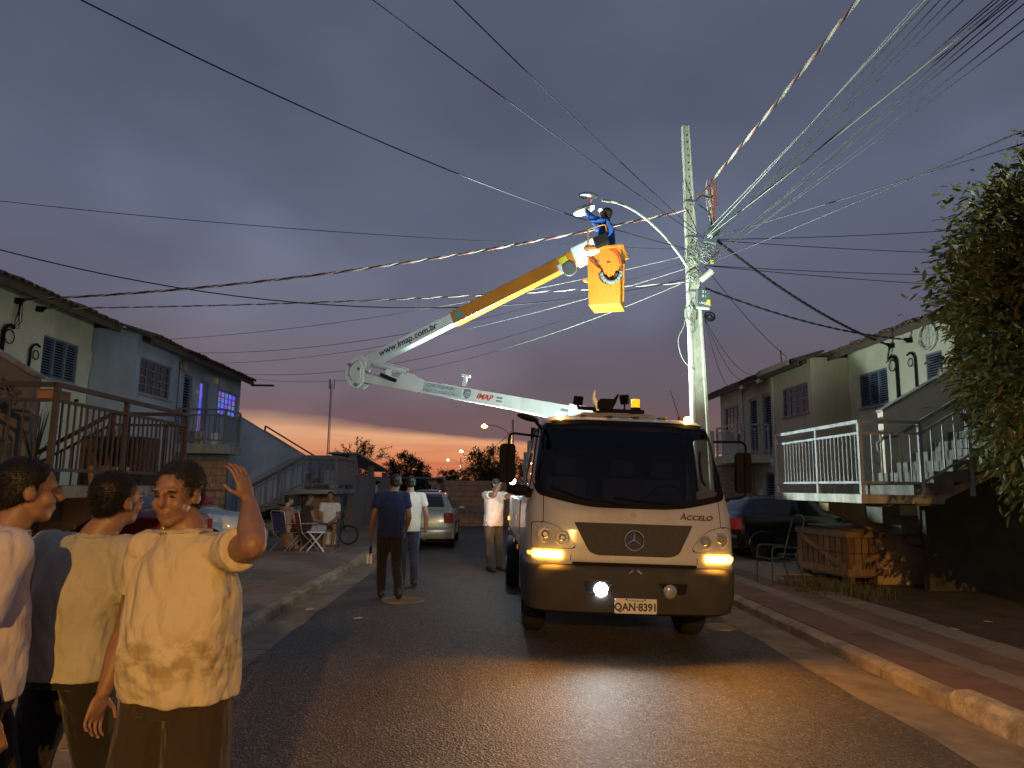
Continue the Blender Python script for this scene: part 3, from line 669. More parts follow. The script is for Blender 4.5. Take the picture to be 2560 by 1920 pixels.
# ---------- exposed block walls, every block a piece
def block_wall(label, x0, x1, y, z0, z1, bw, bh, thick=.14, skip=0.):
    t0 = MB(); t0.box(x0, x1, y+.02, y+thick, z0, z1); o = tag(t0.build('block_wall', m_mortar), label, 'wall')
    r = 0; z = z0+.01
    while z+bh < z1+.02:
        x = x0+(-.5*bw if r % 2 else 0)
        while x < x1-.02:
            a, b_ = max(x+.011, x0), min(x+bw-.011, x1)
            if b_-a > .03 and rnd.random() >= skip:
                d = rnd.uniform(-.006, .006); q = MB(); q.box(a, b_, y+d, y+.06, z, z+bh-.022); q.build('block', m_brick, o)
            x += bw
        z += bh; r += 1
    return o
block_wall('bare clay block wall under the beige house balcony', 7.05, 8.29, 21.9, .1, 2.4, .24, .13)
block_wall('bare clay block wall under the blue house balcony', -7.98, -6.85, 18.75, .1, 2.35, .29, .19)
block_wall('bare clay block wall under the slate railed landing beyond the seated people', -5.75, -4.62, 22.3, .1, 1.33, .36, .2)
block_wall('far brick wall closing the end of the street', -1.78, 2.9, 28.6, -.05, 1.84, .42, .21, .2)

# ---------- grey boundary wall at the far left with an open top bay
t0 = thing('boundary_wall', 'grey rendered boundary wall with an open roofed bay beyond the slate railing', 'wall', (-4.6, 28, 0))
b = MB(); b.box(-4.8, -4.6, 24.4, 36, -.05, 1.95); b.build('wall', m_grey_wall, t0)
b = MB(); b.box(-4.82, -4.58, 24.4, 24.7, 1.95, 2.66); b.build('end_pillar', m_grey_wall, t0)
for y in (28.2, 32.): 
    b = MB(); b.box(-4.8, -4.6, y, y+.35, 1.95, 2.55-(y-24.4)*.05); b.build('pillar', m_grey_wall, t0)
b = MB(); b.prism([(24.3, 2.66), (32.6, 2.2), (32.6, 2.24), (24.3, 2.71)], 'x', -5.5, -4.5); b.build('lean_to_roof', m_concrete, t0)
b = MB(); b.box(-4.597, -4.52, 29.0, 29.12, .35, 1.62); b.box(-4.597, -4.50, 29.0, 29.14, .98, 1.02); o = b.build('conduit', m_white_pvc, t0)
b = MB(); b.tube([(-4.56, 29.06, 1.62), (-4.54, 29.06, 1.75), (-4.45, 29.2, 1.72)], .04, 7); b.build('conduit_head', m_black, t0, smooth=60)
b = MB(); b.tube([(-4.57, 29.2, 1.0), (-4.56, 30.2, 1.05), (-4.56, 31.2, 1.35)], .012, 5); b.build('cable', m_black, t0)
# white back building glimpsed behind the slate railing
t0 = thing('back_building', 'low pale building behind the slate railing at the far left', 'building', (-7, 26, 0))
b = MB(); b.box(-9, -4.95, 25.2, 27, .0, 2.5); b.build('wall', m_plaster_blue, t0)
b = MB(); b.box(-9.1, -4.85, 25.1, 27.1, 2.5, 2.6); b.build('roof', m_concrete, t0)
for x in (-8.2, -6.9, -5.8):
    b = MB(); b.box(x, x+.5, 25.16, 25.2, .1, 2.1); b.build('door', m_white_pvc, t0)
# yellowish end wall beyond the beige house
t0 = thing('garden_wall', 'tall cream garden wall between lift truck mirror and beige house', 'wall', (8, 25.6, 0))
b = MB(); b.prism([(5.9, 0), (8.2, 0), (8.2, 3.75), (7.3, 3.6), (5.9, 2.7)], 'y', 25.45, 25.65); b.build('wall', m_plaster_cream, t0)
b = MB(); b.beam((5.9, 25.55, 2.72), (7.3, 25.55, 3.62), .24, .04); b.build('wall_cap', m_concrete, t0)
# ================================================================== LIFT TRUCK
TX, TY = 1.40, 6.95
truck = thing('lift_truck', 'white aerial lift truck with orange bucket raised to the street lamp', 'truck', (TX, TY, .035))
truck.rotation_euler = (0, R_(1.25), 0)             # standing across the camber of the road
TM = wm(truck); TMi = TM.inverted()
m_cab = M('cab paint off-white', (.47,.475,.48), .35, var=.06, vscale=3, coat=.5, dirt=(.30,.265,.22), dirtscale=1.2)
m_bumper = M('grey bumper plastic', (.05,.048,.046), .65, spec=.2, var=.15, bmp=.15, bscale=150)
m_grille, t, p = mat_new('grille mesh')
p.inputs['Roughness'].default_value = .6; v = tex(t, 'Voronoi', 130, stretch=(1,.05,1)); t.links.new(ramp(t, v, [(.2, .008), (.5, .038)]), p.inputs['Base Color']); bump(t, p, v, .5, .004)
m_arm_white = M('boom white paint', (.66,.70,.70), .35, var=.06, vscale=4, coat=.3, dirt=(.45,.47,.46), dirtscale=2.)
m_orange = M('orange fibreglass', (.46,.17,.016), .42, var=.1, vscale=4, bmp=.08, bscale=120, dirt=(.42,.17,.03), dirtscale=2.5)
m_glass_cab = glass_mat('cab glass', (.70,.68,.66)); m_glass_side = glass_mat('side glass', (.82,.83,.82))
m_amber = EM('amber turn lamp', (1., .42, .03), 34., (.5,.2,.02)); m_amber_soft = EM('amber lens lit by bulb', (1., .45, .05), 3., (.5,.2,.02))
m_amber_dim = EM('amber reflector shine', (1.,.35,.03), .35, (.4,.15,.02)); m_white_lamp = EM('white led', (.85,.96,1.), 55., (.8,.8,.8))
m_letter = M('smoked lettering', (.06,.055,.05), .35, .3, var=0); m_lens = M('clear headlamp', (.45,.45,.45), .08, .6, var=0)
def TL(v): return TM @ Vector(v)                    # truck coordinates -> world (parts are written in world coordinates)
class TB(MB):
    def build(s, *a, **k): s.v = [tuple(TM @ Vector(v)) for v in s.v]; return MB.build(s, *a, **k)
def lerp_tab(tab, z):
    if z <= tab[0][0]: return tab[0][1]
    for (a, va), (b, vb) in zip(tab, tab[1:]):
        if z <= b: u = (z-a)/(b-a); return va+(vb-va)*u
    return tab[-1][1]
YF = [(.45,.03),(.9,.0),(1.05,.015),(1.2,.035),(1.38,.075),(1.5,.12),(1.8,.235),(2.1,.365),(2.26,.445),(2.32,.51),(2.36,.62),(2.385,.80)]
WF = [(.45,1.03),(.9,1.045),(1.35,1.04),(1.5,1.02),(1.8,.985),(2.1,.945),(2.26,.915),(2.32,.88),(2.36,.82),(2.385,.70)]
NS, DS, CABL = 6.0, .56, 1.62
def surf(x, z):
    w = lerp_tab(WF, z); q = min(abs(x)/w, .999)
    return lerp_tab(YF, z)+DS-DS*(1-q**NS)**(1/NS)
def sidex(y, z):      # half width of the cab side at depth y
    w = lerp_tab(WF, z); yf = lerp_tab(YF, z); q = max(0., min(1., (yf+DS-y)/DS))
    return w*(1-q**NS)**(1/NS) if y < yf+DS else w
def cut_poly(poly, step, other=None):
    bm = bmesh.new(); f = bm.faces.new([bm.verts.new((u, v, 0)) for u, v in poly])
    us = [u for u, v in poly]; vs_ = [v for u, v in poly]
    for ax, lo, hi in ((0, min(us), max(us)), (1, min(vs_), max(vs_))):
        k = lo+step
        while k < hi-1e-4:
            n = Vector((1,0,0)) if ax == 0 else Vector((0,1,0)); co = n*k
            bmesh.ops.bisect_plane(bm, geom=bm.verts[:]+bm.edges[:]+bm.faces[:], plane_co=co, plane_no=n); k += step
    return bm
def panel(name, poly, mapf, mat, parent, proud=.006, thick=.012, step=.05, smooth=30):
    """plate laid on a curved surface: mapf(u, v, offset) -> truck coordinates"""
    bm = cut_poly(poly, step); bmesh.ops.triangulate(bm, faces=[f for f in bm.faces if len(f.verts) > 4])
    uv = [(v.co.x, v.co.y) for v in bm.verts]; fs = [[v.index for v in f.verts] for f in bm.faces]; bm.verts.index_update()
    fs = [[v.index for v in f.verts] for f in bm.faces]; be = [[v.index for v in e.verts] for e in bm.edges if e.is_boundary]; bm.free(); n = len(uv)
    b = TB(); b.add([mapf(u, v, proud) for u, v in uv]+[mapf(u, v, proud-thick) for u, v in uv],
                    [tuple(f) for f in fs]+[tuple(i+n for i in reversed(f)) for f in fs]+[(e[0], e[1], e[1]+n, e[0]+n) for e in be])
    return b.build(name, mat, parent, smooth=smooth)
def front(u, v, off): return (u, surf(u, v)-off, v)
def rpoly(pts, r, n=5):     # round the corners of a polygon
    out = []; m = len(pts)
    rr = r if isinstance(r, (list, tuple)) else [r]*m
    for i in range(m):
        p, a, c = Vector(pts[i]), Vector(pts[i-1]), Vector(pts[(i+1) % m]); d1 = (a-p); d2 = (c-p); q = min(rr[i], d1.length*.45, d2.length*.45)
        s_, e = p+d1.normalized()*q, p+d2.normalized()*q
        for k in range(n+1):
            w = k/n; out.append(tuple((s_*(1-w)**2+p*2*w*(1-w)+e*w**2)))
    return out
def inpoly(x, y, poly):
    r = False; j = len(poly)-1
    for i in range(len(poly)):
        (xi, yi), (xj, yj) = poly[i], poly[j]
        if (yi > y) != (yj > y) and x < (xj-xi)*(y-yi)/(yj-yi)+xi: r = not r
        j = i
    return r
def scale_poly(poly, k):
    cx = sum(p[0] for p in poly)/len(poly); cz = sum(p[1] for p in poly)/len(poly); 
    w = max(p[0] for p in poly)-min(p[0] for p in poly); h_ = max(p[1] for p in poly)-min(p[1] for p in poly)
    return [(cx+(x-cx)*(1-2*k/w), cz+(z-cz)*(1-2*k/h_)) for x, z in poly]
WS = rpoly([(-.90,2.275),(-.45,2.297),(.45,2.297),(.90,2.275),(.975,1.66),(.93,1.53),(.45,1.425),(-.45,1.425),(-.93,1.53),(-.975,1.66)], [.10,.05,.05,.10,.05,.08,.2,.2,.08,.05])
SWIN = rpoly([(.42,1.62),(.62,2.2),(1.28,2.22),(1.30,1.56),(.6,1.54)], .07)
# cab shell with openings
b = TB(); zs_ = [.45+i*.02 for i in range(97)]; zs_ = [z for z in zs_ if z <= 2.372]+[2.3725, 2.385]; ring0 = []
M2 = 84
def cab_ring(z):
    w = lerp_tab(WF, z); yf = lerp_tab(YF, z); P = []
    for k in range(M2+1):
        a = math.pi*k/M2; cx_, sy_ = math.cos(a), math.sin(a)
        x = -w*math.copysign(abs(cx_)**(2/NS), cx_); y = yf+DS-DS*abs(sy_)**(2/NS); P.append((x, y, z))
    for k in range(1, 31): P.append((w, yf+DS+(CABL-yf-DS)*k/30, z))
    for k in range(1, 20): P.append((w-2*w*k/20, CABL, z))
    for k in range(31): P.append((-w, CABL-(CABL-yf-DS)*k/30, z))
    return P[:-1]
rings = [cab_ring(z) for z in zs_]; n = len(rings[0]); V = [p_ for r in rings for p_ in r]; F = []
for i in range(len(rings)-1):
    for j in range(n):
        k = (j+1) % n; cx = (rings[i][j][0]+rings[i][k][0])/2; cyy = (rings[i][j][1]+rings[i][k][1])/2; cz = (zs_[i]+zs_[i+1])/2
        if cyy < 1.0 and inpoly(cx, cz, WS) and cyy < surf(cx, cz)+.08: continue
        if abs(cx) > .6 and inpoly(cyy, cz, SWIN): continue
        F.append((i*n+j, i*n+k, (i+1)*n+k, (i+1)*n+j))
top = len(V); cen = (0, 1.1, 2.392); V.append(cen); F += [((len(rings)-1)*n+j, (len(rings)-1)*n+(j+1) % n, top) for j in range(n)]
b.add(V, F); cab = b.build('cab', m_cab, truck, smooth=50)
# roof crown ribs
for x in (-.45, -.15, .15, .45):
    b = TB(); b.ell((x, .95, 2.388), (.07, .34, .014), nu=16, nv=8); b.build('roof_rib', m_cab, cab, smooth=180)
def ring_panel(name, poly, inset, mapf, mat, parent, proud=.008, thick=.016):
    inner = scale_poly(poly, inset); m = len(poly); b = TB(); vs_ = []
    for off in (proud, proud-thick):
        vs_ += [mapf(u, v, off) for u, v in poly]+[mapf(u, v, off) for u, v in inner]
    F = []
    for i in range(m):
        j = (i+1) % m; F += [(i, j, m+j, m+i), (2*m+i, 3*m+i, 3*m+j, 2*m+j), (i, 2*m+i, 2*m+j, j), (m+i, m+j, 3*m+j, 3*m+i)]
    b.add(vs_, F); return b.build(name, mat, parent, smooth=35)
def dens(poly, k=4):
    out = []
    for i, p_ in enumerate(poly):
        q = poly[(i+1) % len(poly)]; d = math.hypot(q[0]-p_[0], q[1]-p_[1]); m = max(1, int(d/.05))
        out += [(p_[0]+(q[0]-p_[0])*a/m, p_[1]+(q[1]-p_[1])*a/m) for a in range(m)]
    return out
ws = panel('windscreen', WS, front, m_glass_cab, truck, .003, .005, .07)
ring_panel('windscreen_surround', dens(scale_poly(WS, -.018)), .055, front, m_black, ws, .007, .014)
b = TB(); b.tube([front(-.12, 1.455, .03), front(-.5, 1.50, .028), front(-.82, 1.60, .028)], .008, 6); b.tube([front(-.2, 1.46, .03), front(-.05, 1.445, .03)], .016, 6); b.build('wiper', m_black, ws)
b = TB(); b.tube([front(.5, 1.445, .03), front(.2, 1.48, .028), front(-.18, 1.52, .028)], .008, 6); b.tube([front(.52, 1.45, .03), front(.45, 1.435, .03)], .016, 6); b.build('wiper', m_black, ws)
for s in (-1, 1):
    sd = lambda u, v, off, s=s: (s*(sidex(u, v)+off), u, v)
    g = panel('side_window', SWIN, sd, m_glass_side, truck, .002, .004, .08)
    ring_panel('window_rubber', dens(scale_poly(SWIN, -.02)), .05, sd, m_black, g, .006, .012)
# cab interior
b = TB(); b.prism([(.16,1.30),(.30,1.42),(.62,1.40),(.66,1.1),(.16,1.1)], 'x', -.93, .93); b.build('dashboard', m_black, cab)
for x in (-.55, .1, .55):
    b = TB(); b.box(x-.23, x+.23, 1.18, 1.34, 1.0, 1.72); b.box(x-.13, x+.13, 1.2, 1.3, 1.74, 1.93); b.build('seat', M('dark seat cloth', (.03,.03,.035), .9), cab, bevel=.03)
b = TB(); b.torus((.5, .78, 1.47), .21, .016, Matrix.Rotation(R_(-62), 3, 'X'), 28, 7); b.tube([(.5,.78,1.47), (.5,.62,1.3)], .03, 8); b.box(.3, .7, .775, .785, 1.455, 1.485); b.build('steering_wheel', m_black, cab, smooth=50)
b = TB(); b.tube([(.8,.52,2.02), (.79,.50,1.9), (.8,.46,1.72), (.83,.42,1.66)], .014, 7); b.build('grab_handle', m_black, cab, smooth=50)
b = TB(); b.box(-.95, .95, 1.585, 1.60, .5, 2.3); b.build('back_trim', m_black, cab)
b = TB(); b.box(.70, .92, .30, .33, 1.52, 1.60); b.build('document_holder', M('pale card', (.4,.4,.36), .8), cab)
# lower front
gr = panel('grille', rpoly([(-.585,1.262),(.585,1.262),(.44,.985),(.36,.955),(-.36,.955),(-.44,.985)], [.012,.012,.07,.07,.07,.07]), front, m_grille, truck, .004, .02)
ringR = Matrix.Rotation(R_(90), 3, 'X'); yb = surf(0, 1.1)-.022
b = TB(); b.torus((0, yb, 1.105), .094, .008, ringR, 40, 8)
for k in range(3):
    a = R_(90+120*k); d = Vector((math.cos(a), 0, math.sin(a))); sd = Vector((-math.sin(a), 0, math.cos(a))); c0 = Vector((0, yb, 1.105)); tip = c0+d*.09; bs = c0-d*.004
    b.add([bs+sd*.017, bs-sd*.017, tip, bs+Vector((0,-.013,0)), bs+Vector((0,.006,0))], [(0,3,2), (3,1,2), (1,4,2), (4,0,2), (0,4,1,3)])
b.build('star_emblem', m_chrome, gr, smooth=40)
b = TB(); b.cyl((0, surf(0,1.34)+.01, 1.343), (0, surf(0,1.34)-.012, 1.343), .026, .022, 18); b.build('hood_lock', m_chrome, truck, smooth=40)
fr3 = lambda p_, n_: None
def front_text(name, body, size, u, v, mat, parent, off=.006, **k):
    e = .02; P = Vector(front(u, v, off)); X = Vector(front(u+e, v, off))-Vector(front(u-e, v, off)); Z = Vector(front(u, v+e, off))-Vector(front(u, v-e, off))
    R3 = TM.to_3x3(); return text(name, body, size, TM @ P, axes(R3 @ X, R3 @ Z), mat, parent, **k)
front_text('model_lettering', 'A', .092, .492, 1.347, m_letter, truck, .008, shear=.25, bold=.0015)
front_text('model_lettering', 'CCELO', .066, .655, 1.338, m_letter, truck, .010, shear=.25, bold=.0015, xs=1.25)
# hood seams
for x in (-.885, .875):
    panel('panel_seam', [(x-.0035,.905),(x+.0035,.905),(x+.0035,1.52),(x-.0035,1.52)], front, m_black, cab, .0015, .004, .08)
panel('panel_seam', [(-.62,.892),(-.614,.892),(-.614,.955),(-.62,.955)], front, m_black, cab, .0015, .004)
panel('panel_seam', [(.614,.892),(.62,.892),(.62,.955),(.614,.955)], front, m_black, cab, .0015, .004)
for s in (-1, 1):
    hp = rpoly([(s*1.0,1.245),(s*.90,1.262),(s*.72,1.215),(s*.60,1.09),(s*.565,1.03),(s*.60,1.005),(s*1.0,1.005)], [.02,.05,.1,.05,.03,.03,.02])
    if s > 0: hp = hp[::-1]
    ho = ring_panel('headlamp_panel_edge', dens(hp), .008, front, m_black, truck, .0035, .006)
    hpn = panel('headlamp_panel', scale_poly(hp, .006), front, m_cab, truck, .004, .01)
    for u, v, r in ((.865, 1.135, .073), (.70, 1.11, .066)):
        yy = surf(u, v); lam = TB(); lam.cyl((s*u, yy+.05, v), (s*u, yy-.008, v), r*.9, r*.96, 28); lo = lam.build('headlamp', m_lens, truck, smooth=40)
        q = TB(); q.torus((s*u, yy-.010, v), r, .008, ringR, 30, 7); q.build('bezel', m_cab, lo, smooth=60)
        q = TB(); q.ell((s*u, yy-.008, v), (r*.55, .02, r*.55)); q.cyl((s*u, yy-.02, v), (s*u, yy-.034, v), r*.3, n=14); q.build('reflector', m_chrome, lo, smooth=60)
    for u, v in ((.90, 1.247), (.585, 1.022)):
        q = TB(); q.cyl((s*u, surf(u, v)+.002, v), (s*u, surf(u, v)-.01, v), .008, n=8); q.build('screw', m_black, hpn)
    tp = rpoly([(s*.70,.905+.01),(s*.70,.985),(s*.90,.985),(s*.985,.978),(s*.985,.918),(s*.90,.912)], .012)
    if s > 0: tp = tp[::-1]
    tl = panel('turn_signal', tp, front, m_amber, truck, .018, .03)
    cp = rpoly([(s*.987,.93),(s*.987,.972),(s*1.03,.965),(s*1.03,.935)], .01)
    if s > 0: cp = cp[::-1]
    panel('side_marker', cp, front, m_amber_soft, tl, .02, .03)
    light('turn_signal_light', 'AREA', TL((s*.84, surf(.84,.95)-.035, .95)), (1.,.40,.04), 27., tl, TL((s*1.2, -2.0, .70)), .25, sizey=.06)
# bumper, a separate moulding standing proud of the cab
b = TB(); rg = []
for z, w, yf in ((.40,.98,.03),(.43,1.03,-.03),(.60,1.05,-.075),(.80,1.055,-.07),(.845,1.05,-.055),(.865,1.03,-.02)):
    P = []
    for k in range(61):
        a = math.pi*k/60; cx_, sy_ = math.cos(a), math.sin(a); P.append((-w*math.copysign(abs(cx_)**(2/5.), cx_), yf+.62-.62*abs(sy_)**(2/5.), z))
    P += [(w, 1.15, z), (w-.05, 1.15, z), (w-.08, .7, z), (0, .12, z), (-w+.08, .7, z), (-w+.05, 1.15, z), (-w, 1.15, z)]; rg.append(P)
b.loft(rg); bp = b.build('bumper', m_bumper, truck, smooth=45)
bsurf = lambda x, z: lerp_tab([(.43,-.03),(.6,-.075),(.8,-.07)], z)+.62-.62*(1-min(.99, abs(x)/1.05)**5.)**(1/5.)
bmap = lambda u, v, off: (u, bsurf(u, v)-off, v)
b = TB(); b.box(-.6, .6, -.045, .3, .868, .888); b.build('air_gap_strip', m_black, bp)
for s in (-1, 1):
    pk = rpoly([(s*.20,.735),(s*.52,.735),(s*.49,.60),(s*.28,.60)], .03)
    if s > 0: pk = pk[::-1]
    po = panel('fog_pocket', pk, bmap, m_black, bp, .002, .03); ring_panel('pocket_rim', dens(pk), .016, bmap, m_bumper, po, .014, .016)
    y_ = bsurf(.33, .64); q = TB(); q.cyl((s*.33, y_+.03, .645), (s*.33, y_-.012, .645), .062, .066, 22); q.ell((s*.33, y_-.010, .645), (.062,.02,.062)); fl = q.build('fog_lamp', m_white_lamp if s < 0 else m_lens, bp, smooth=50)
    if s < 0: light('fog_lamp_light', 'SPOT', TL((-.33, y_-.05, .64)), (.84,.95,1.), 75., fl, TL((-.15, -4.5, -.35)), .05, spot=R_(125), blend=.9)
    q = TB(); q.tube([(s*.02, -.06, .83), (s*.06, -.075, .80)], .008, 6); q.build('tow_pin', m_steel, bp)
# number plate
pb = TB(); pb.prism(rpoly([(-.2,.435),(.2,.435),(.2,.572),(-.2,.572)], .012), 'y', -.098, -.09); pm = M('plate grey-white', (.62,.60,.56), .5, var=.05); plate = pb.build('number_plate', pm, truck)
R3 = TM.to_3x3(); XZ = axes(R3 @ Vector((1,0,0)), R3 @ Vector((0,0,1))); m_ink = M('plate ink', (.03,.03,.03), .5, var=0)
text('plate_lettering', 'QAN·8391', .098, TL((0,-.100,.492)), XZ, m_ink, plate, .001, bold=.0035, xs=.92)
text('plate_city', 'MS·MARACAJU', .026, TL((0,-.100,.553)), XZ, m_ink, plate, .001)
for x in (-.09, .09):
    q = TB(); q.cyl((x,-.098,.563), (x,-.104,.563), .007, n=8); q.build('plate_screw', m_black, plate)
# mirrors
def mirror(name, x0, x1, y, z0, z1, arm, s):
    q = TB(); q.prism(rpoly([(x0,z0),(x1,z0),(x1,z1),(x0,z1)], .045), 'y', y, y+.075); o = q.build(name, m_black, truck, bevel=.015)
    q = TB(); q.prism(rpoly([(x0+.015,z0+.015),(x1-.015,z0+.015),(x1-.015,z1-.015),(x0+.015,z1-.015)], .035), 'y', y+.0745, y+.079); q.build('mirror_glass', m_chrome, o)
    q = TB(); q.tube(arm, .013, 8); q.build('mirror_arm', m_black, o, smooth=60); return o
def bend(pts, r=.07, n=5):
    out = [Vector(pts[0])]
    for i in range(1, len(pts)-1):
        p, a, c = Vector(pts[i]), Vector(pts[i-1]), Vector(pts[i+1]); s_, e = p+(a-p).normalized()*r, p+(c-p).normalized()*r
        out += [s_*(1-w)**2+p*2*w*(1-w)+e*w**2 for w in [k/n for k in range(n+1)]]
    return out+[Vector(pts[-1])]
mirror('mirror', -1.335, -1.175, .30, 1.62, 2.02, bend([(-.93,.5,2.12),(-1.245,.28,2.13),(-1.25,.28,1.56),(-.99,.35,1.49)]), -1)
mirror('mirror', 1.13, 1.295, .34, 1.60, 2.02, bend([(.94,.5,2.13),(1.22,.32,2.13),(1.225,.32,1.56),(1.0,.4,1.52)]), 1)
q = TB(); q.ell((-1.13,.30,1.555), (.13,.07,.055), nu=18, nv=10); q.box(-1.06,-.98,.28,.36,1.48,1.57); q.build('wide_angle_mirror', m_black, truck, smooth=50)
q = TB(); q.ell((-1.06,.28,2.29), (.12,.08,.032), Matrix.Rotation(R_(14), 3, 'Y'), 18, 8); q.tube([(-.98,.32,2.27),(-.9,.5,2.2)], .02, 7); q.build('kerb_mirror', m_black, truck, smooth=60)
# roof hatch, rack, lamps, beacon, antenna, marker lamps
q = TB(); q.prism(rpoly([(-.42,.95),(.42,.95),(.42,1.5),(-.42,1.5)], .06), 'z', 2.395, 2.445); q.build('roof_hatch', M('grey hatch', (.22,.21,.20), .5), truck, bevel=.012)
rk = TB(); RY = 1.28; rk.tube([(-.42,RY,2.53),(-.05,RY,2.52)], .022, 8); rk.box(-.24,.36,RY-.03,RY+.03,2.485,2.53); rk.box(-.2,-.14,RY-.02,RY+.3,2.44,2.50); rk.box(.2,.26,RY-.02,RY+.3,2.44,2.50); rack = rk.build('boom_rest', m_black, truck, smooth=50)
q = TB(); q.prism([(-.20,2.52),(-.02,2.52),(.02,2.60),(.055,2.70),(.045,2.71),(-.005,2.645),(-.16,2.645),(-.20,2.60)], 'y', RY-.05, RY+.05); q.build('rest_cradle', m_black, rack)
q = TB(); q.prism([(-.205,2.50),(-.18,2.50),(-.18,2.58),(-.225,2.66),(-.225,2.74),(-.245,2.72),(-.25,2.65)], 'y', RY-.045, RY+.06); q.build('rest_prong', m_steel, rack)
q = TB(); q.cyl((-.215,RY,2.47),(-.215,RY,2.56), .02, n=10); q.build('clamp_bolt', m_chrome, rack, smooth=50)
def work_lamp(x, z, tilt, yawd, stem):
    rot = Matrix.Rotation(R_(yawd), 3, 'Z') @ Matrix.Rotation(R_(tilt), 3, 'X'); c0 = Vector((x, RY, z)); q = TB(); q.obox(c0, (.105, .06, .105), rot); o = q.build('work_lamp', m_black, truck, bevel=.008)
    q = TB()
    for k in range(4): q.obox(c0+rot @ Vector((-.036+.024*k, -.038, 0)), (.008, .018, .09), rot)
    q.build('cooling_fin', m_black, o)
    q = TB(); q.obox(c0+rot @ Vector((0, .032, 0)), (.088, .006, .088), rot); q.build('lamp_face', m_white_lamp, o)
    q = TB(); q.tube([(x, RY, z-.05), (x, RY, stem)], .012, 6); q.build('bracket', m_black, o)
    return o, TM @ (c0+rot @ Vector((0, .06, 0)))
lo1, lp1 = work_lamp(-.42, 2.615, 20, 20, 2.53); lo2, lp2 = work_lamp(.13, 2.65, 35, -30, 2.52)
light('work_lamp_light', 'SPOT', lp1, (.80,1.,.93), 400., lo1, (-.2, 11.8, 4.3), .04, spot=R_(120), blend=.6)
light('work_lamp_light', 'SPOT', lp2, (.80,1.,.88), 1700., lo2, (3.6, 12.4, 5.9), .04, spot=R_(64), blend=.6)
q = TB(); q.cyl((.26,RY,2.535),(.26,RY,2.555), .062, n=20); q.build('beacon_base', m_black, rack)
m_beacon = EM('amber beacon', (1.,.55,.02), 1.1, (.7,.4,.02))
q = TB(); q.tube([(.26,RY,2.555),(.26,RY,2.57),(.26,RY,2.575),(.26,RY,2.60),(.26,RY,2.605),(.26,RY,2.63),(.26,RY,2.635),(.26,RY,2.655),(.26,RY,2.66)], [.052,.052,.049,.049,.052,.052,.049,.049,.02], 20); q.build('beacon', m_beacon, truck, smooth=40)
q = TB(); q.cyl((.62,.66,2.372),(.615,.66,2.40), .02, .012, 10); q.tube([(.615,.66,2.40),(.53,.72,2.70)], [.005,.0025], 6); q.build('antenna', m_black, truck)
for x in (-.70, .70):
    q = TB(); q.ell((x,.62,2.375), (.045,.03,.026)); o = q.build('roof_marker_lamp', EM('marker bulb', (1.,.58,.16), 30., (.5,.3,.1)), truck, smooth=180)
    light('marker_light', 'POINT', TL((x,.58,2.43)), (1.,.5,.1), 2.2, o, size=.02)
# running gear
def wheel(x, y, r, w, name='wheel'):
    q = TB(); prof = [(r*.58,-w/2),(r*.9,-w/2),(r*.985,-w*.36),(r,-w*.2),(r,w*.2),(r*.985,w*.36),(r*.9,w/2),(r*.58,w/2)]
    q.loft([[(x+a, y+R*math.cos(2*math.pi*k/28), r+R*math.sin(2*math.pi*k/28)) for k in range(28)] for R, a in prof], caps=False); o = q.build(name, m_rubber, truck, smooth=40)
    q = TB(); s = 1 if x > 0 else -1; q.cyl((x-w*.4,y,r),(x+w*.4,y,r), r*.58, n=24); q.cyl((x+s*w*.3,y,r),(x+s*w*.52,y,r), r*.25, r*.2, 14); q.build('rim', m_steel, o, smooth=40)
for x in (-.88, .88): wheel(x, 1.30, .40, .24)
for x in (-.72, -.99, .72, .99): wheel(x, 4.7, .40, .23)
q = TB(); q.box(-.42,-.32,.3,6.2,.52,.72); q.box(.32,.42,.3,6.2,.52,.72); q.box(-.8,.8,1.22,1.38,.35,.47); q.box(-.8,.8,4.6,4.8,.33,.47); q.build('chassis', m_black, truck)
for s in (-1, 1):
    q = TB(); q.torus((s*.90, 1.30, .40), .50, .03, Matrix.Rotation(R_(90), 3, 'Y'), 18, 6, 0, math.pi) if False else q.box(s*.76, s*1.03, .72, .86, .46, .9); q.box(s*.76, s*1.03, 1.72, 1.80, .46, .9); q.build('mudguard', m_black, truck)
    q = TB(); q.box(s*.80, s*1.035, .9, 1.05, .46, .52); q.build('cab_step', m_black, truck)
# deck and body behind the cab
q = TB(); q.box(-1.03, 1.03, 1.85, 6.3, .86, .97); q.build('deck', m_arm_white, truck, bevel=.01)
for s in (-1, 1):
    for k in range(3):
        q = TB(); q.box(s*.55, s*1.04, 2.0+k*1.42, 3.36+k*1.42, .972, 1.42); o = q.build('tool_locker', m_arm_white, truck, bevel=.012)
        q = TB(); q.box(s*1.041, s*1.05, 2.55+k*1.42, 2.75+k*1.42, 1.15, 1.2); q.build('locker_handle', m_chrome, o)
    for yy, zz in ((2.2, .8), (3.4, .8), (6.0, .8)):
        q = TB(); q.box(s*1.032, s*1.045, yy, yy+.08, zz, zz+.05); q.build('side_reflector', m_amber_dim, truck)  # emission gives the reflector its amber shine; not a lamp
    q = TB(); q.tube([(s*1.0, 1.72, .6), (s*1.0, 1.72, 1.9), (s*1.0, 1.8, 2.0)], .022, 7); q.build('grab_rail', m_steel, truck, smooth=60)
q = TB(); q.tube([(-.95, 1.9, .97), (-.95, 1.9, 2.15), (-.72, 1.9, 2.2)], .025, 7); q.tube([(-.95, 2.6, 1.42), (-.95, 2.6, 1.95)], .03, 7); q.box(-1.0,-.9,1.85,1.95,1.85,1.95); q.build('control_post', m_arm_white, truck, smooth=60)
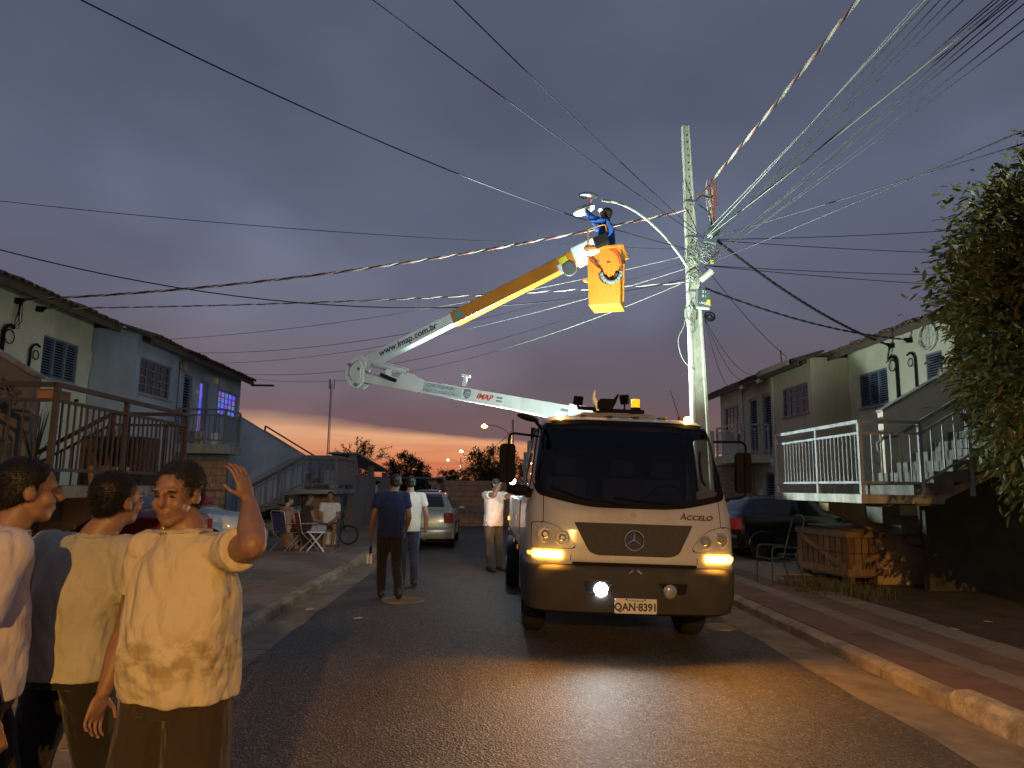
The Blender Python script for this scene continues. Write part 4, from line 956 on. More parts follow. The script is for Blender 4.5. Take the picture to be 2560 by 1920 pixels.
q = TB(); q.box(-1.06,-1.04,6.05,6.17,.98,1.04); so = q.build('side_marker_lamp', m_amber_soft, truck); light('side_marker_light', 'AREA', TL((-1.075, 6.11, 1.01)), (1.,.36,.03), 4.5, so, TL((-1.35, 6.8, .95)), .12)
# side lamp by the controls
p_l = Vector((.41, 12.3, 1.73)); pl_ = TMi @ p_l
q = TB(); q.tube([(pl_.x+.12, pl_.y, 1.42), (pl_.x+.05, pl_.y, pl_.z)], .015, 6); q.ell((pl_.x+.03, pl_.y+.03, pl_.z), (.07,.06,.07)); o = q.build('side_lamp', m_black, truck, smooth=60)
q = TB(); q.ell((pl_.x, pl_.y-.02, pl_.z), (.055,.055,.055)); q.build('side_lamp_bulb', EM('white bulb', (.88,.97,1.), 40., (.8,.8,.8)), o, smooth=180)
light('side_lamp_light', 'POINT', TL((pl_.x-.1, pl_.y-.03, pl_.z)), (.80,.96,1.), 30., o, size=.05)
light('side_lamp_flood', 'SPOT', TL((pl_.x+.0, pl_.y-.05, pl_.z+.10)), (.80,.98,.96), 1400., o, p_l+Vector((.55,-.33,.72)), .05, spot=R_(112), blend=.08)
light('side_lamp_beam', 'SPOT', TL((pl_.x-.02, pl_.y-.02, pl_.z+.09)), (.80,1.,.90), 2100., o, (1.5, 12.0, 5.9), .05, spot=R_(120), blend=.5)
# turret and boom (world coordinates)
EB = Vector((-2.30, 12.2, 3.50)); TU = Vector((1.42, 10.85, 2.78)); UE = Vector((1.50, 10.93, 5.40)); UB = Vector((-2.36, 12.22, 3.64))
q = MB(); q.cyl((1.42,10.85,.95),(1.42,10.85,1.35), .38, n=28); q.cyl((1.42,10.85,1.35),(1.42,10.85,1.75), .26, .22, 24); q.box(1.22,1.62,10.68,11.02,1.7,2.5); q.build('turret', m_arm_white, truck, smooth=40, bevel=.01)
q = MB(); d = (TU-EB).normalized(); side = d.cross(Vector((0,0,1))).normalized()
for sg in (-1, 1): q.obox(TU+side*.13*sg-Vector((0,0,.14)), (.42,.03,.5), axes(d, side))
q.build('turret_cheek', m_arm_white, truck, bevel=.01)
def arm_prism(prof, base, d, side, half, name, mat, parent, bevel=.006):
    """plate-built arm: prof in (distance along, height) coordinates, extruded across the arm"""
    up = side.cross(d); q = MB(); n = len(prof)
    vs_ = [base+d*a+up*h_+side*sg*half for sg in (-1, 1) for a, h_ in prof]
    q.add(vs_, [tuple(range(n)), tuple(range(2*n-1, n-1, -1))]+[(i, i+n, (i+1) % n+n, (i+1) % n) for i in range(n)]); return q.build(name, mat, parent, bevel=bevel)
dl = (EB-TU); Ll = dl.length; dl.normalize(); sl = dl.cross(Vector((0,0,1))).normalized()
if sl.y > 0: sl = -sl                       # towards the viewer
upl = sl.cross(dl); fl_ = 1. if upl.z > 0 else -1.
low = arm_prism([(-.25,-.15*fl_),(-.25,.08*fl_),(Ll*.55,.10*fl_),(Ll*.68,.105*fl_),(Ll*.745,.19*fl_),(Ll*.78,.195*fl_),(Ll*.80,.09*fl_),(Ll,.06*fl_),(Ll,-.09*fl_),(Ll*.7,-.105*fl_),(Ll*.3,-.12*fl_),(.35,-.16*fl_)], TU, dl, sl, .095, 'lower_arm', m_arm_white, truck)
def on_low(a, h_, off): return TU+dl*a+upl*h_*fl_+sl*(.095+off)
arm_prism([(Ll*.50,-.08*fl_),(Ll*.50,.075*fl_),(Ll*.675,.08*fl_),(Ll*.675,-.075*fl_)], TU+sl*.094, dl, sl, .004, 'banner_sticker', M('worn pale sticker', (.42,.50,.53), .5, var=.15), low, 0)
axl = axes(-dl, upl*fl_)
m_red = M('red vinyl', (.55,.04,.03), .5, var=0); m_navy = M('dark vinyl', (.03,.04,.07), .5, var=0); m_greyv = M('grey vinyl', (.16,.18,.20), .5, var=0); m_faded = M('faded grey print', (.24,.29,.32), .5, var=.2)
text('banner_lettering', 'CONTRIBUIÇÃO', .075, on_low(Ll*.595, .045, .006), axl, m_faded, low, .001, shear=.1)
text('banner_lettering', 'PARA ILUMINAÇÃO', .07, on_low(Ll*.595, -.045, .006), axl, m_faded, low, .001, shear=.1)
text('maker_lettering', 'IMAP', .125, on_low(Ll*.40, -.005, .004), axl, m_red, low, .001, shear=.3, bold=.004)
q = MB(); c0 = on_low(Ll*.475, .0, .003)
shield = [(-.06,.07),(0,.085),(.06,.07),(.06,-.03),(0,-.085),(-.06,-.03)]; A4 = axl
q.add([c0+A4 @ Vector((u, v, 0)) for u, v in shield]+[c0+A4 @ Vector((u, v, .002)) for u, v in shield], [(0,1,2,3,4,5),(11,10,9,8,7,6)]+[(i,(i+1) % 6,(i+1) % 6+6,i+6) for i in range(6)]); sh = q.build('maker_shield', m_greyv, low)
q = MB()
for k in (-.03, .0, .03): q.obox(c0+A4 @ Vector((0, k, .003)), (.085, .011, .002), A4)
q.build('shield_bars', m_arm_white, sh)
q = MB(); q.obox(on_low(Ll*.335, .025, .003), (.10, .028, .002), axl); q.obox(on_low(Ll*.335, -.03, .003), (.10, .028, .002), axl); q.build('maker_small_print', m_greyv, low)
q = MB(); q.obox(on_low(Ll*.06, .0, .003), (.14, .04, .002), axl); q.build('rating_plate', m_greyv, low)
# pipe rest on the lower arm
q = MB(); c1 = TU+dl*Ll*.505+upl*fl_*.13; q.beam(c1, c1+upl*fl_*.17, .07, .05, .04); q.beam(c1+upl*fl_*.17-dl*.07, c1+upl*fl_*.17+dl*.08, .05, .04); q.build('arm_rest_post', m_arm_white, low)
q = MB(); c1 = TU+dl*Ll*.57+upl*fl_*.12; q.torus(c1, .05, .014, axes(dl, upl), 14, 6, 0, math.pi); q.build('lifting_eye', m_arm_white, low)
# upper arm
du = (UE-UB); Lu = du.length; du.normalize(); su = du.cross(Vector((0,0,1))).normalized()
if su.y > 0: su = -su
uu = su.cross(du); fu = 1. if uu.z > 0 else -1.
def box_arm(a0, a1, w, h0, h1, name, mat, parent, bevel=.012):
    q = MB(); q.beam(UB+du*a0, UB+du*a1, w, h0, h1); return q.build(name, mat, parent, bevel=bevel)
upper = box_arm(.0, Lu*.46, .19, .205, .19, 'upper_arm', m_arm_white, truck)
sleeve = box_arm(Lu*.445, Lu*.965, .205, .235, .225, 'insulating_arm', m_orange, truck)
axu = axes(du, uu*fu)
def on_up(a, h_, off): return UB+du*a+uu*h_*fu+su*(.095+off)
text('web_lettering', 'www.imap.com.br', .155, on_up(Lu*.25, .01, .004), axu, m_navy, upper, .001, shear=.15, bold=.003)
q = MB(); q.obox(on_up(Lu*.475, -.0, .011), (.13,.12,.003), axu); q.build('arm_sticker', M('teal sticker', (.10,.32,.30), .5), sleeve)
q = MB(); q.obox(on_up(Lu*.915, .02, .011), (.14,.10,.003), axu); q.build('warning_label', M('yellow-green label', (.55,.60,.05), .5), sleeve)
for k in range(5):
    q = MB(); c1 = on_up(Lu*(.455+.022*k), -.098, .012); q.ell(c1, (.012,.012,.012)); q.build('arm_bolt', m_steel, sleeve, smooth=180); q = MB(); q.ell(c1+uu*fu*.2, (.012,.012,.012)); q.build('arm_bolt', m_steel, sleeve, smooth=180)
# elbow
for k, sg in enumerate((-1, 1)):
    base = EB+su*.115*sg; dd = du; prof = [(.16,.30),(.30,.26),(.32,.10),(.22,-.02),(.15,-.20),(.0,-.25),(-.13,-.14),(-.15,.05),(-.06,.22)]
    o = arm_prism([(a-.05, h_*fu+.02*fu) for a, h_ in prof], base, dd, su, .022, 'elbow_plate', m_arm_white, truck, .012)
    if sg > 0 or True:
        inner = [(a*.62, h_*.62*fu+.03*fu) for a, h_ in prof]; arm_prism(inner, base+su*.03*sg, dd, su, .012, 'elbow_cover', m_arm_white, o, .014)
    for a, h_ in ((.12,.06),(-.02,-.17),(.0,.2)):
        q = MB(); c1 = base+dd*a+uu*h_*fu; q.cyl(c1, c1+su*.055*sg, .026, n=12); q.build('pivot_bolt', m_steel, o, smooth=50)
q = MB(); q.cyl(EB-su*.13, EB+su*.13, .10, n=22); q.build('elbow_pin', m_steel, truck, smooth=50)
# ram and link
ra = TU+dl*Ll*.765+upl*fl_*.19; rb = TU+dl*Ll*.955+upl*fl_*.26; rm = ra.lerp(rb, .86)
q = MB(); q.cyl(ra+sl*.05, rm+sl*.05, .052, n=16); o = q.build('ram_cylinder', m_arm_white, truck, smooth=50)
q = MB(); q.cyl(rm+sl*.05, rb+sl*.05+dl*.12, .026, n=12); q.build('ram_rod', m_chrome, o, smooth=50)
q = MB(); q.tube([ra+upl*fl_*.065+sl*.05, rm+upl*fl_*.065+sl*.05], .012, 6); q.tube([ra-upl*fl_*.0+sl*.115, rm+sl*.115], .01, 6); q.build('ram_pipe', m_arm_white, o)
q = MB(); q.ell(ra+sl*.05, (.05,.05,.05)); q.ell(rb+sl*.05+dl*.1, (.06,.06,.06)); q.build('ram_pin', m_steel, o, smooth=180)
lk0 = rb+dl*.1; 
for sg in (-1, 1):
    q = MB(); q.beam(lk0+sl*.09*sg, TU+dl*(Ll*.975)-upl*fl_*.04+sl*.09*sg, .03, .10, .12); q.beam(lk0+sl*.1*sg, EB+du*.12+uu*fu*.02+sl*.1*sg, .025, .08, .08); q.build('elbow_link', m_arm_white, truck, bevel=.01)
q = MB(); lp = ra.lerp(rm, .5)+sl*.12; q.box(lp.x-.05, lp.x+.05, lp.y-.03, lp.y+.03, lp.z-.16, lp.z-.03); q.build('lamp_bracket', m_arm_white, o)
q = MB(); q.obox(lp+Vector((.0,-.02,-.17)), (.30,.06,.06), Matrix.Rotation(R_(22), 3, 'Y')); q.build('arm_lamp', m_black, o, bevel=.015)
# bucket end
hd = UE+du*.02; hb = MB(); hb.beam(UB+du*Lu*.955, UB+du*(Lu+.22), .26, .30, .27); head = hb.build('levelling_head', m_arm_white, truck, bevel=.02)
q = MB(); c1 = UB+du*(Lu+.06)+su*.13; q.cyl(c1, c1+su*.02, .045, n=16); q.build('head_bolt', m_steel, head, smooth=40)
q = MB(); c1 = UB+du*Lu*.925-uu*fu*.16+su*.10; q.cyl(c1-su*.03, c1+su*.03, .115, n=22); q.build('hose_drum', m_steel, head, smooth=40)
q = MB(); c1 = UB+du*Lu*.895-uu*fu*.09+su*.105; q.obox(c1, (.07,.16,.012), axu); q.build('hose_clip', m_arm_white, head)
# bucket: local frame bx (along the boom), by (depth)
B0 = Vector((1.53, 10.83, 0)); bx = Vector((.948,-.318,0)); by = Vector((.318,.948,0)); bw, bd, z0, z1 = .50, .52, 4.50, 5.42
def BK(u, v, z): return B0+bx*u+by*v+Vector((0,0,z))
q = MB(); tp = .02
def ringb(z, e, n=0): return [BK(-e,-e,z), BK(bw+e,-e,z), BK(bw+e,bd+e,z), BK(-e,bd+e,z)]
q.loft([ringb(z0,0), ringb(z1,tp), ringb(z1,tp-.012), ringb(z0+.03,-.012)], caps=True); bucket_ = q.build('bucket', m_orange, truck, bevel=.01)
q = MB()
for (u0, v0), (u1, v1) in (((-.05,-.05),(bw+.05,-.05)), ((bw+.05,-.05),(bw+.05,bd+.05)), ((bw+.05,bd+.05),(-.05,bd+.05)), ((-.05,bd+.05),(-.05,-.05))):
    q.beam(BK(u0,v0,z1+.0), BK(u1,v1,z1+.0), .05, .05)
q.build('rim', m_orange, bucket_, bevel=.01)
for u in (.10, .33):
    q = MB(); q.beam(BK(u,-.012,z0+.16), BK(u,-.03,z1-.25), .05, .03); q.build('rib', m_orange, bucket_, bevel=.006)
q = MB(); q.beam(BK(bw+.012,bd*.5,z0+.1), BK(bw+.03,bd*.5,z1-.2), .05, .03); q.build('rib', m_orange, bucket_, bevel=.006)
q = MB(); q.beam(BK(-.01,.05,z0+.40), BK(-.09,.05,z0+.43), .14, .02); q.build('step', m_orange, bucket_)
q = MB(); R5 = axes(bx, Vector((0,0,1))); q.torus(BK(.33,-.055,z0+.47), .13, .03, R5, 20, 6, math.pi, 2*math.pi); q.build('strap', M('brown strap', (.08,.035,.02), .8), bucket_)
# corrugated hose and hydraulic hoses
q = MB(); hp = []; hr = []
for k in range(61):
    a = math.pi*1.02+ (math.pi*.98)*k/60; hp.append(BK(.38,-.10,z0+.50)+bx*.155*math.cos(a)+Vector((0,0,.17*math.sin(a)))); hr.append(.034 if (k//3) % 2 else .027)
q.tube(hp, hr, 10); q.build('corrugated_hose', M('grey conduit', (.13,.15,.15), .7), truck, smooth=60)
m_hose = M('orange hose', (.65,.12,.02), .45, var=.05); hs = UB+du*(Lu+.08)-uu*fu*.12+su*.05
for k in range(8):
    e = BK(.225-.012*k if k < 4 else .53, -.11, z0+.52-.01*k if k < 4 else z0+.52); s0 = hs+Vector((.03*k-.1, -.05, -.02)) if k < 4 else UB+du*(Lu+.2)+su*.08+Vector((0,0,.02*(k-4)))
    mid = (s0+e)/2+(Vector((-.05+.015*k, -.08, -.04)) if k < 4 else Vector((.10+.02*k, -.03, .10+.012*k)))
    P = [s0*(1-w)**2+mid*2*w*(1-w)+e*w**2 for w in [i/12 for i in range(13)]]; q = MB(); q.tube(P, .008, 6); q.build('hydraulic_hose', m_hose, truck, smooth=60)
q = MB(); q.tube(bend([BK(.02,-.08,z1+.0), BK(.0,-.10,z1+.30), BK(.30,-.12,z1+.36), BK(.32,-.08,z1+.02)], .06), .013, 8); q.build('guard_hoop', m_orange, truck, smooth=60)
q = MB(); q.beam(BK(.12,-.13,z1+.05), BK(.34,-.13,z1+.12), .12, .16); q.build('control_box', m_black, truck, bevel=.01)
for k in range(4):
    q = MB(); c1 = hs+Vector((.02+.03*k, -.06, -.06-.012*(k % 2))); q.cyl(c1, c1+Vector((.0,-.02,-.07)), .014, n=8); q.build('hose_fitting', m_steel, truck, smooth=50)
# ================================================================== UTILITY POLE AND CABLES
S = 2560/2212
def P2(x, y, Y): return at_y(x*S, y*S, Y)
PX, PY = 3.86, 12.6
m_pole = M('pale weathered concrete', (.50,.50,.40), .85, var=.16, vscale=6, bmp=.4, bscale=45, dirt=(.30,.29,.22), dirtscale=3.)
pole = thing('utility_pole', 'pale concrete utility pole lit white beside the lift truck', 'utility pole', (PX, PY, .1))
def pole_x(z): return PX-.024*(z-.1)
def pole_w(z): return .37-.027*z          # wide face
b = MB(); rings = []
for k in range(24):
    z = .05+k*(8.55-.05)/23; w = pole_w(z)/2; d = w*.72; cx = pole_x(z); r_ = w*.22
    # double-T section: recessed panel on the two wide faces
    rings.append([(cx-w,PY-d,z),(cx-w+r_*1.6,PY-d,z),(cx-w+r_*2.0,PY-d+.018,z),(cx+w-r_*2.0,PY-d+.018,z),(cx+w-r_*1.6,PY-d,z),(cx+w,PY-d,z),
                  (cx+w,PY+d,z),(cx+w-r_*1.6,PY+d,z),(cx-w+r_*1.6,PY+d,z),(cx-w,PY+d,z)])
b.loft(rings); shaft = b.build('shaft', m_pole, pole, bevel=.006)
shaft.rotation_euler = (0, 0, 0)
m_hole = M('pole hole shade', (.05,.05,.045), .9, var=0)  # dark discs carry the shade inside the bolt holes
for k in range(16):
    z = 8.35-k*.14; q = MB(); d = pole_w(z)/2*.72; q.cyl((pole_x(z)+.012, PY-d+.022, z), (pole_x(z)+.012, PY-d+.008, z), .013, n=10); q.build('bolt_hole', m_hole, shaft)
# raised casting marks down the lower face
for k, ch in enumerate('CDHU300'):
    z = 4.35-k*.19; text('casting_mark', ch, .13, (pole_x(z)+.02, PY-pole_w(z)/2*.72+.012, z), axes((1,0,0), (0,0,1)), m_pole, shaft, .006)
def band(z, th=.03):
    w = pole_w(z)/2+.006; d = w*.72+.004; cx = pole_x(z); q = MB()
    q.box(cx-w, cx+w, PY-d-.004, PY-d+.004, z, z+th); q.box(cx-w, cx+w, PY+d-.004, PY+d+.004, z, z+th); q.box(cx-w-.004, cx-w+.004, PY-d, PY+d, z, z+th); q.box(cx+w-.004, cx+w+.004, PY-d, PY+d, z, z+th)
    q.build('steel_band', m_steel, pole)
for z in (7.0, 6.3, 5.85, 5.6, 5.25, 4.95): band(z)
m_wire_pale = M('pale cable sheath', (.28,.29,.24), .6, var=.1); m_wire_dark = M('black cable sheath', (.022,.023,.027), .55, var=.1)
m_wire_brick = M('faded red wire', (.36,.15,.11), .5, var=.05); m_wire_red = M('red insulated wire', (.55,.10,.07), .5, var=.05); m_wire_white = M('cream insulated wire', (.62,.56,.46), .5, var=.05)
m_wire_tan = M('tan insulated wire', (.40,.33,.25), .5, var=.05)
# lamp bracket and luminaire
arm = [Vector(v) for v in ((3.62,12.55,5.72), (3.40,12.42,5.97), (3.0,12.15,6.27), (2.55,11.82,6.46), (2.15,11.55,6.52), (1.84,11.38,6.49))]
def smooth_path(P, n=6):
    out = []
    for i in range(len(P)-1):
        p0, p1, p2, p3 = P[max(i-1,0)], P[i], P[i+1], P[min(i+2,len(P)-1)]
        for k in range(n):
            t_ = k/n; out.append(.5*((2*p1)+(-p0+p2)*t_+(2*p0-5*p1+4*p2-p3)*t_*t_+(-p0+3*p1-3*p2+p3)*t_**3))
    return out+[P[-1]]
b = MB(); b.tube(smooth_path(arm), .022, 10); la = b.build('lamp_arm', M('galvanised pale tube', (.50,.52,.44), .5, .3), pole, smooth=60)
lum = Vector((1.60, 11.25, 6.42)); b = MB()
rotl = axes((.9,.42,.12), (-.4,.9,.0))
b.ell(lum+Vector((-.02,0,.09)), (.20,.10,.055), rotl, 20, 8); lm = b.build('luminaire', m_steel, pole, smooth=180)
m_bowl = M('clear lamp bowl', (.55,.58,.46), .15, var=.08, spec=.8)
rot2 = axes((.86,.30,.42), (-.3,.95,.0)); b = MB(); b.ell(Vector((1.50, 11.17, 6.22)), (.20,.15,.085), rot2, 24, 12); b.build('glass_bowl', m_bowl, lm, smooth=180)
b = MB(); b.torus(Vector((1.50,11.17,6.22)), .175, .012, rot2, 26, 6); b.build('bowl_rim', m_steel, lm, smooth=60)
b = MB(); b.tube([lum+Vector((.05,0,.05)), lum+Vector((.0,-.03,-.08)), Vector((1.58,11.2,6.32))], .012, 6); b.build('lamp_wires', m_wire_red, lm)
# splice boxes
m_box = M('splice box plastic', (.10,.12,.125), .45, var=.08)
def splice(name, c, size, rot, parent=pole):
    q = MB(); q.obox(c, size, rot); return q.build(name, m_box, parent, bevel=.015)
c99 = Vector((4.03, 12.36, 6.28)); r99 = Matrix.Rotation(R_(14), 3, 'Y') @ Matrix.Rotation(R_(-8), 3, 'Z')
o = splice('splice_box', c99, (.24,.14,.34), r99); mk = M('white paint mark', (.75,.75,.72), .6, var=0)
text('box_number', '99', .10, c99+r99 @ Vector((-.03,-.074,-.06)), r99 @ axes((1,0,0),(0,0,1)), mk, o, .001, bold=.003)
cN = Vector((3.83, 12.33, 5.06)); rN = Matrix.Rotation(R_(4), 3, 'Y')
o = splice('terminal_box', cN, (.25,.14,.33), rN)
for z, tx in ((.115,'0 1'), (.035,'0 1'), (-.095,'· NTEL')):
    text('box_lettering', tx, .062, cN+rN @ Vector((.0,-.074,z)), rN @ axes((1,0,0),(0,0,1)), mk, o, .001, bold=.002)
q = MB(); q.obox(cN+rN @ Vector((.085,-.073,-.075)), (.06,.006,.11), rN); q.build('yellow_tag', M('yellow tag', (.75,.6,.05), .5), o)
q = MB()
for k in range(9): q.obox(cN+rN @ Vector((-.10+.025*k,-.03,-.175)), (.012,.05,.04), rN)
q.build('gland_comb', mk, o)
q = MB(); q.tube([(3.80,12.36,5.42),(3.93,12.3,5.52),(3.99,12.28,5.58)], [.06,.062,.066], 16); q.cyl((3.985,12.282,5.575),(4.0,12.275,5.59), .05, n=14); q.build('splice_closure', M('pale grey closure', (.40,.40,.34), .6), pole, smooth=40)
q = MB(); q.box(3.93,4.0,12.34,12.42,5.78,6.08); q.build('cable_terminal', m_box, pole); q = MB(); q.box(3.98,4.03,12.28,12.3,5.72,5.79); q.build('yellow_label', M('yellow label', (.7,.55,.08), .5), pole)
q = MB()
for k in range(5): q.torus((3.95+rnd.uniform(-.03,.03),12.32,4.72+rnd.uniform(-.03,.03)), rnd.uniform(.05,.10), .010, Matrix.Rotation(R_(rnd.uniform(60,110)), 3, 'X'), 16, 5)
q.build('black_cable_coil', m_black, pole)
# tangles of drop wire around the pole
rw = random.Random(11)
def tangle(name, c, n, sx, sz, mat, r=.006):
    q = MB()
    for _ in range(n):
        a = rw.uniform(.6, 1.2); P = []
        cx, cz = c[0]+rw.uniform(-sx,sx)*.5, c[2]+rw.uniform(-sz,sz)*.5; rx, rz = rw.uniform(.4,1)*sx, rw.uniform(.4,1)*sz; ph = rw.uniform(0,6.3); tw = rw.uniform(.3, 1.)
        m = 16; ln = rw.uniform(.5, 1.)*2*math.pi
        for k in range(m+1):
            th = ph+ln*k/m; P.append((cx+rx*math.cos(th), c[1]-.10-.03*math.sin(th*tw*2), cz+rz*math.sin(th)+.02*math.sin(5*th)))
        q.tube(P, r, 4)
    return q.build(name, mat, pole)
tangle('wire_tangle', (3.70,12.50,6.0), 16, .17, .20, m_wire_pale); tangle('wire_tangle', (3.98,12.45,5.95), 10, .16, .16, m_wire_pale)
tangle('wire_tangle', (3.74,12.48,5.48), 10, .14, .12, m_wire_pale); tangle('wire_coil', (3.60,12.5,4.72), 8, .10, .26, m_wire_pale)
q = MB(); q.tube(smooth_path([Vector(v) for v in ((3.62,12.4,5.5),(3.55,12.4,5.0),(3.50,12.4,4.6),(3.38,12.4,4.3),(3.46,12.4,3.95),(3.66,12.4,3.75))]), .008, 5); q.build('loose_wire', m_wire_pale, pole)
q = MB()
for k in range(14):     # hanging tap-offs at the top of the pole
    x = 4.05+rw.uniform(-.08,.10); z0 = 7.30+rw.uniform(-.12,.08); z1 = 6.65+rw.uniform(-.1,.25)
    q.tube(smooth_path([Vector((x-.02,12.4,z0)), Vector((x+rw.uniform(-.06,.06),12.38,(z0+z1)/2)), Vector((4.06+rw.uniform(-.05,.05),12.42,z1))], 4), .008, 4)
q.build('tap_wires', m_wire_white, pole)
q = MB()
for k in range(7):
    x = 4.08+rw.uniform(-.06,.10); z0 = 7.35+rw.uniform(-.12,.08); z1 = 6.6+rw.uniform(-.1,.2)
    q.tube(smooth_path([Vector((x-.02,12.36,z0)), Vector((x+rw.uniform(-.06,.06),12.34,(z0+z1)/2)), Vector((4.06+rw.uniform(-.05,.05),12.36,z1))], 4), .009, 4)
q.tube(smooth_path([Vector((3.8,12.4,7.05)), Vector((3.92,12.38,7.15)), Vector((4.05,12.38,7.30)), Vector((4.10,12.36,7.40))]), .016, 5)
q.build('tap_wires', m_wire_brick, pole)
q = MB(); q.tube(smooth_path([Vector((3.76,12.4,6.95)), Vector((3.86,12.36,7.05)), Vector((4.0,12.36,7.02)), Vector((4.12,12.36,7.06))]), .014, 5); q.tube(smooth_path([Vector((3.8,12.4,6.9)), Vector((3.95,12.36,6.75)), Vector((4.04,12.4,6.6)), Vector((4.05,12.42,6.4))]), .014, 5); q.build('black_jumper', m_wire_dark, pole)

def sagged(a, b_, sag, n=28): return [a.lerp(b_, k/n)-Vector((0,0,4*sag*(k/n)*(1-k/n))) for k in range(n+1)]
def cable(a, b_, sag, r, mat, label, group=None, name='cable'):
    q = MB(); q.tube(sagged(Vector(a), Vector(b_), sag), r, 5); return tag(q.build(name, mat, smooth=60), label, 'cable', group)
def through(a, px, py, z, k):      # from the pole over the point at height z seen at that bearing, and on past it
    p = at_z(px*S, py*S, z); return a+(p-a)*k
def twisted(a, b_, sag, r, mats, label, pitch=.45, group=None):
    P = sagged(Vector(a), Vector(b_), sag, 40); L = sum((P[i+1]-P[i]).length for i in range(40)); t0 = thing('twisted_cable', label, 'cable', P[0], group)
    n = int(L/pitch*8); 
    for k, mt in enumerate(mats):
        q = MB(); pts = []
        for i in range(n+1):
            u = i/n*40; j = min(int(u), 39); p = P[j].lerp(P[j+1], u-j); d = (P[min(j+1,40)]-P[j]).normalized(); sd = d.cross(Vector((0,0,1))).normalized(); up = sd.cross(d)
            th = 2*math.pi*(i/8)+k*2*math.pi/len(mats); pts.append(p+sd*r*.95*math.cos(th)+up*r*.95*math.sin(th))
        q.tube(pts, r, 5); q.build('strand', mt, t0, smooth=60)
    return t0
A1 = Vector((3.95,12.5,6.25)); A2 = Vector((3.92,12.5,5.75)); AT = Vector((4.08,12.42,7.38)); AL = Vector((3.66,12.55,6.85)); A3 = Vector((3.72,12.55,5.45))
ORD = 'first second third fourth fifth sixth seventh eighth ninth tenth eleventh twelfth thirteenth fourteenth fifteenth'.split()
FO = [0,2,3,5,6,8,10,11,13,14,1,4,7,9,12]
GF = 'drop cables fanning from the pole to the upper right'; LF = 'thin drop cable in the fan from the pole towards the upper right corner'
for i, (x, y, z, k, a) in enumerate(((1968,0,6.9,1.9,A1), (1987,0,6.9,1.9,A1), (2008,0,6.8,1.9,A1), (2055,0,6.8,1.9,A1), (2118,0,6.6,1.9,A1), (2140,0,6.6,1.9,A1), (2157,0,6.6,1.9,A1), (2168,0,6.5,1.9,A2), (2212,16,6.4,1.7,A2), (2212,42,6.4,1.7,A2), (1977,0,7.0,1.9,A1), (2030,0,6.85,1.9,A1), (2128,0,6.65,1.9,A1), (2148,0,6.45,1.9,A2), (2190,0,6.4,1.9,A2))):
    a = a+Vector((rw.uniform(-.04,.06), 0, rw.uniform(-.15,.15)))
    cable(a, through(a, x, y, z, k), .12, .0068, m_wire_pale if i % 5 == 0 else m_wire_dark, ORD[FO[i]]+' cable from the left where the fan leaves the picture', GF)
GH = 'thin cables from the pole to the right-hand side'; LH = 'thin cable running level from the pole to the right edge'
for x, y, z, k, a, o_ in ((2212,258,5.9,3.2,A2,'upper'), (2212,288,5.95,3.2,A1,'lower')):
    cable(a, through(a, x, y, z, k), .15, .009, m_wire_dark, o_+' of two cables rising from the pole to the right edge above the tree', 'pair of cables above the leafy tree')
for i_, (x, y, Y, a) in enumerate(((2075,408,14.5,A1), (2100,512,17.5,A1), (2090,556,17.5,A2), (2090,598,19.,A2))):
    cable(a, P2(x, y, Y)+Vector((5.5,1.2,.1)), .14, .008, m_wire_dark, ['highest','second highest','second lowest','lowest'][i_]+' of four level wires from the pole to the leafy tree', GH)
cable(A1, through(A1, 1000, 0, 7.2, 1.6), .12, .008, m_wire_dark, 'cable from the pole to the top edge, nearest the middle of the sky')
cable(A1+Vector((-.1,0,.05)), through(A1, 835, 0, 7.0, 1.6), .12, .008, m_wire_dark, 'cable from the pole to the top edge, just left of the middle of the sky')
a_ = Vector((3.66,12.5,6.05)); cable(a_, through(a_, 360, 0, 6.9, 1.5), .55, .009, m_wire_dark, 'thicker cable from the pole across the sky to the upper left')
cable(a_, P2(0, 408, 13.2)+Vector((-6,.2,.5)), .3, .007, m_wire_dark, 'cable crossing level over the street to the left edge')
twisted(AL, (-8.86,13.24,5.01), .30, .013, (m_wire_brick, m_wire_white, m_wire_dark), 'twisted red, white and black service cable to the left cream house', .55)
twisted(Vector((3.66,12.5,5.42)), (-8.86,13.87,5.0), .10, .0085, (m_wire_white, m_wire_dark), 'thin twisted service cable below the thicker one to the left cream house', .5)
twisted(AT, through(AT, 1838, 0, 7.9, 1.9), .12, .0135, (m_wire_brick, m_wire_white, m_wire_tan, m_wire_dark), 'thick twisted red, white and black mains cable rising to the top edge', .6)
twisted(Vector((4.05,12.5,6.35)), (9.15,15.68,5.0), .22, .016, (m_wire_dark, m_wire_dark, m_wire_dark), 'twisted black service cable to the shuttered side of the right cream house', .5)
twisted(Vector((3.92,12.5,5.32)), (9.15,14.99,4.98), .16, .012, (m_wire_dark, m_wire_dark), 'twisted black service cable to the conduit nearer the leafy tree', .5)
cable(A2, (8.0,18.5,5.2), .12, .008, m_wire_dark, 'thin cable from the pole to the eave of the right-hand roofs')
GB = 'thin drop wires sagging to the beige house roof'
for i, (y, s_) in enumerate(((20.5,.35), (21.4,.4), (22.6,.5))): cable(Vector((3.9,12.5,4.75)), (7.95,y,5.05), s_, .006, m_wire_dark, ['near','middle','far'][i]+' wire of three sagging from the pole to the beige house roof', GB)
a_ = Vector((3.66,12.5,5.5)); cable(a_, P2(0, 540, 10.5)+Vector((-1.5,-.6,.35)), .95, .010, m_wire_dark, 'dark cable sagging low across the street behind the boom to the left edge')
GL = 'thin far drop wires to the blue house'; 
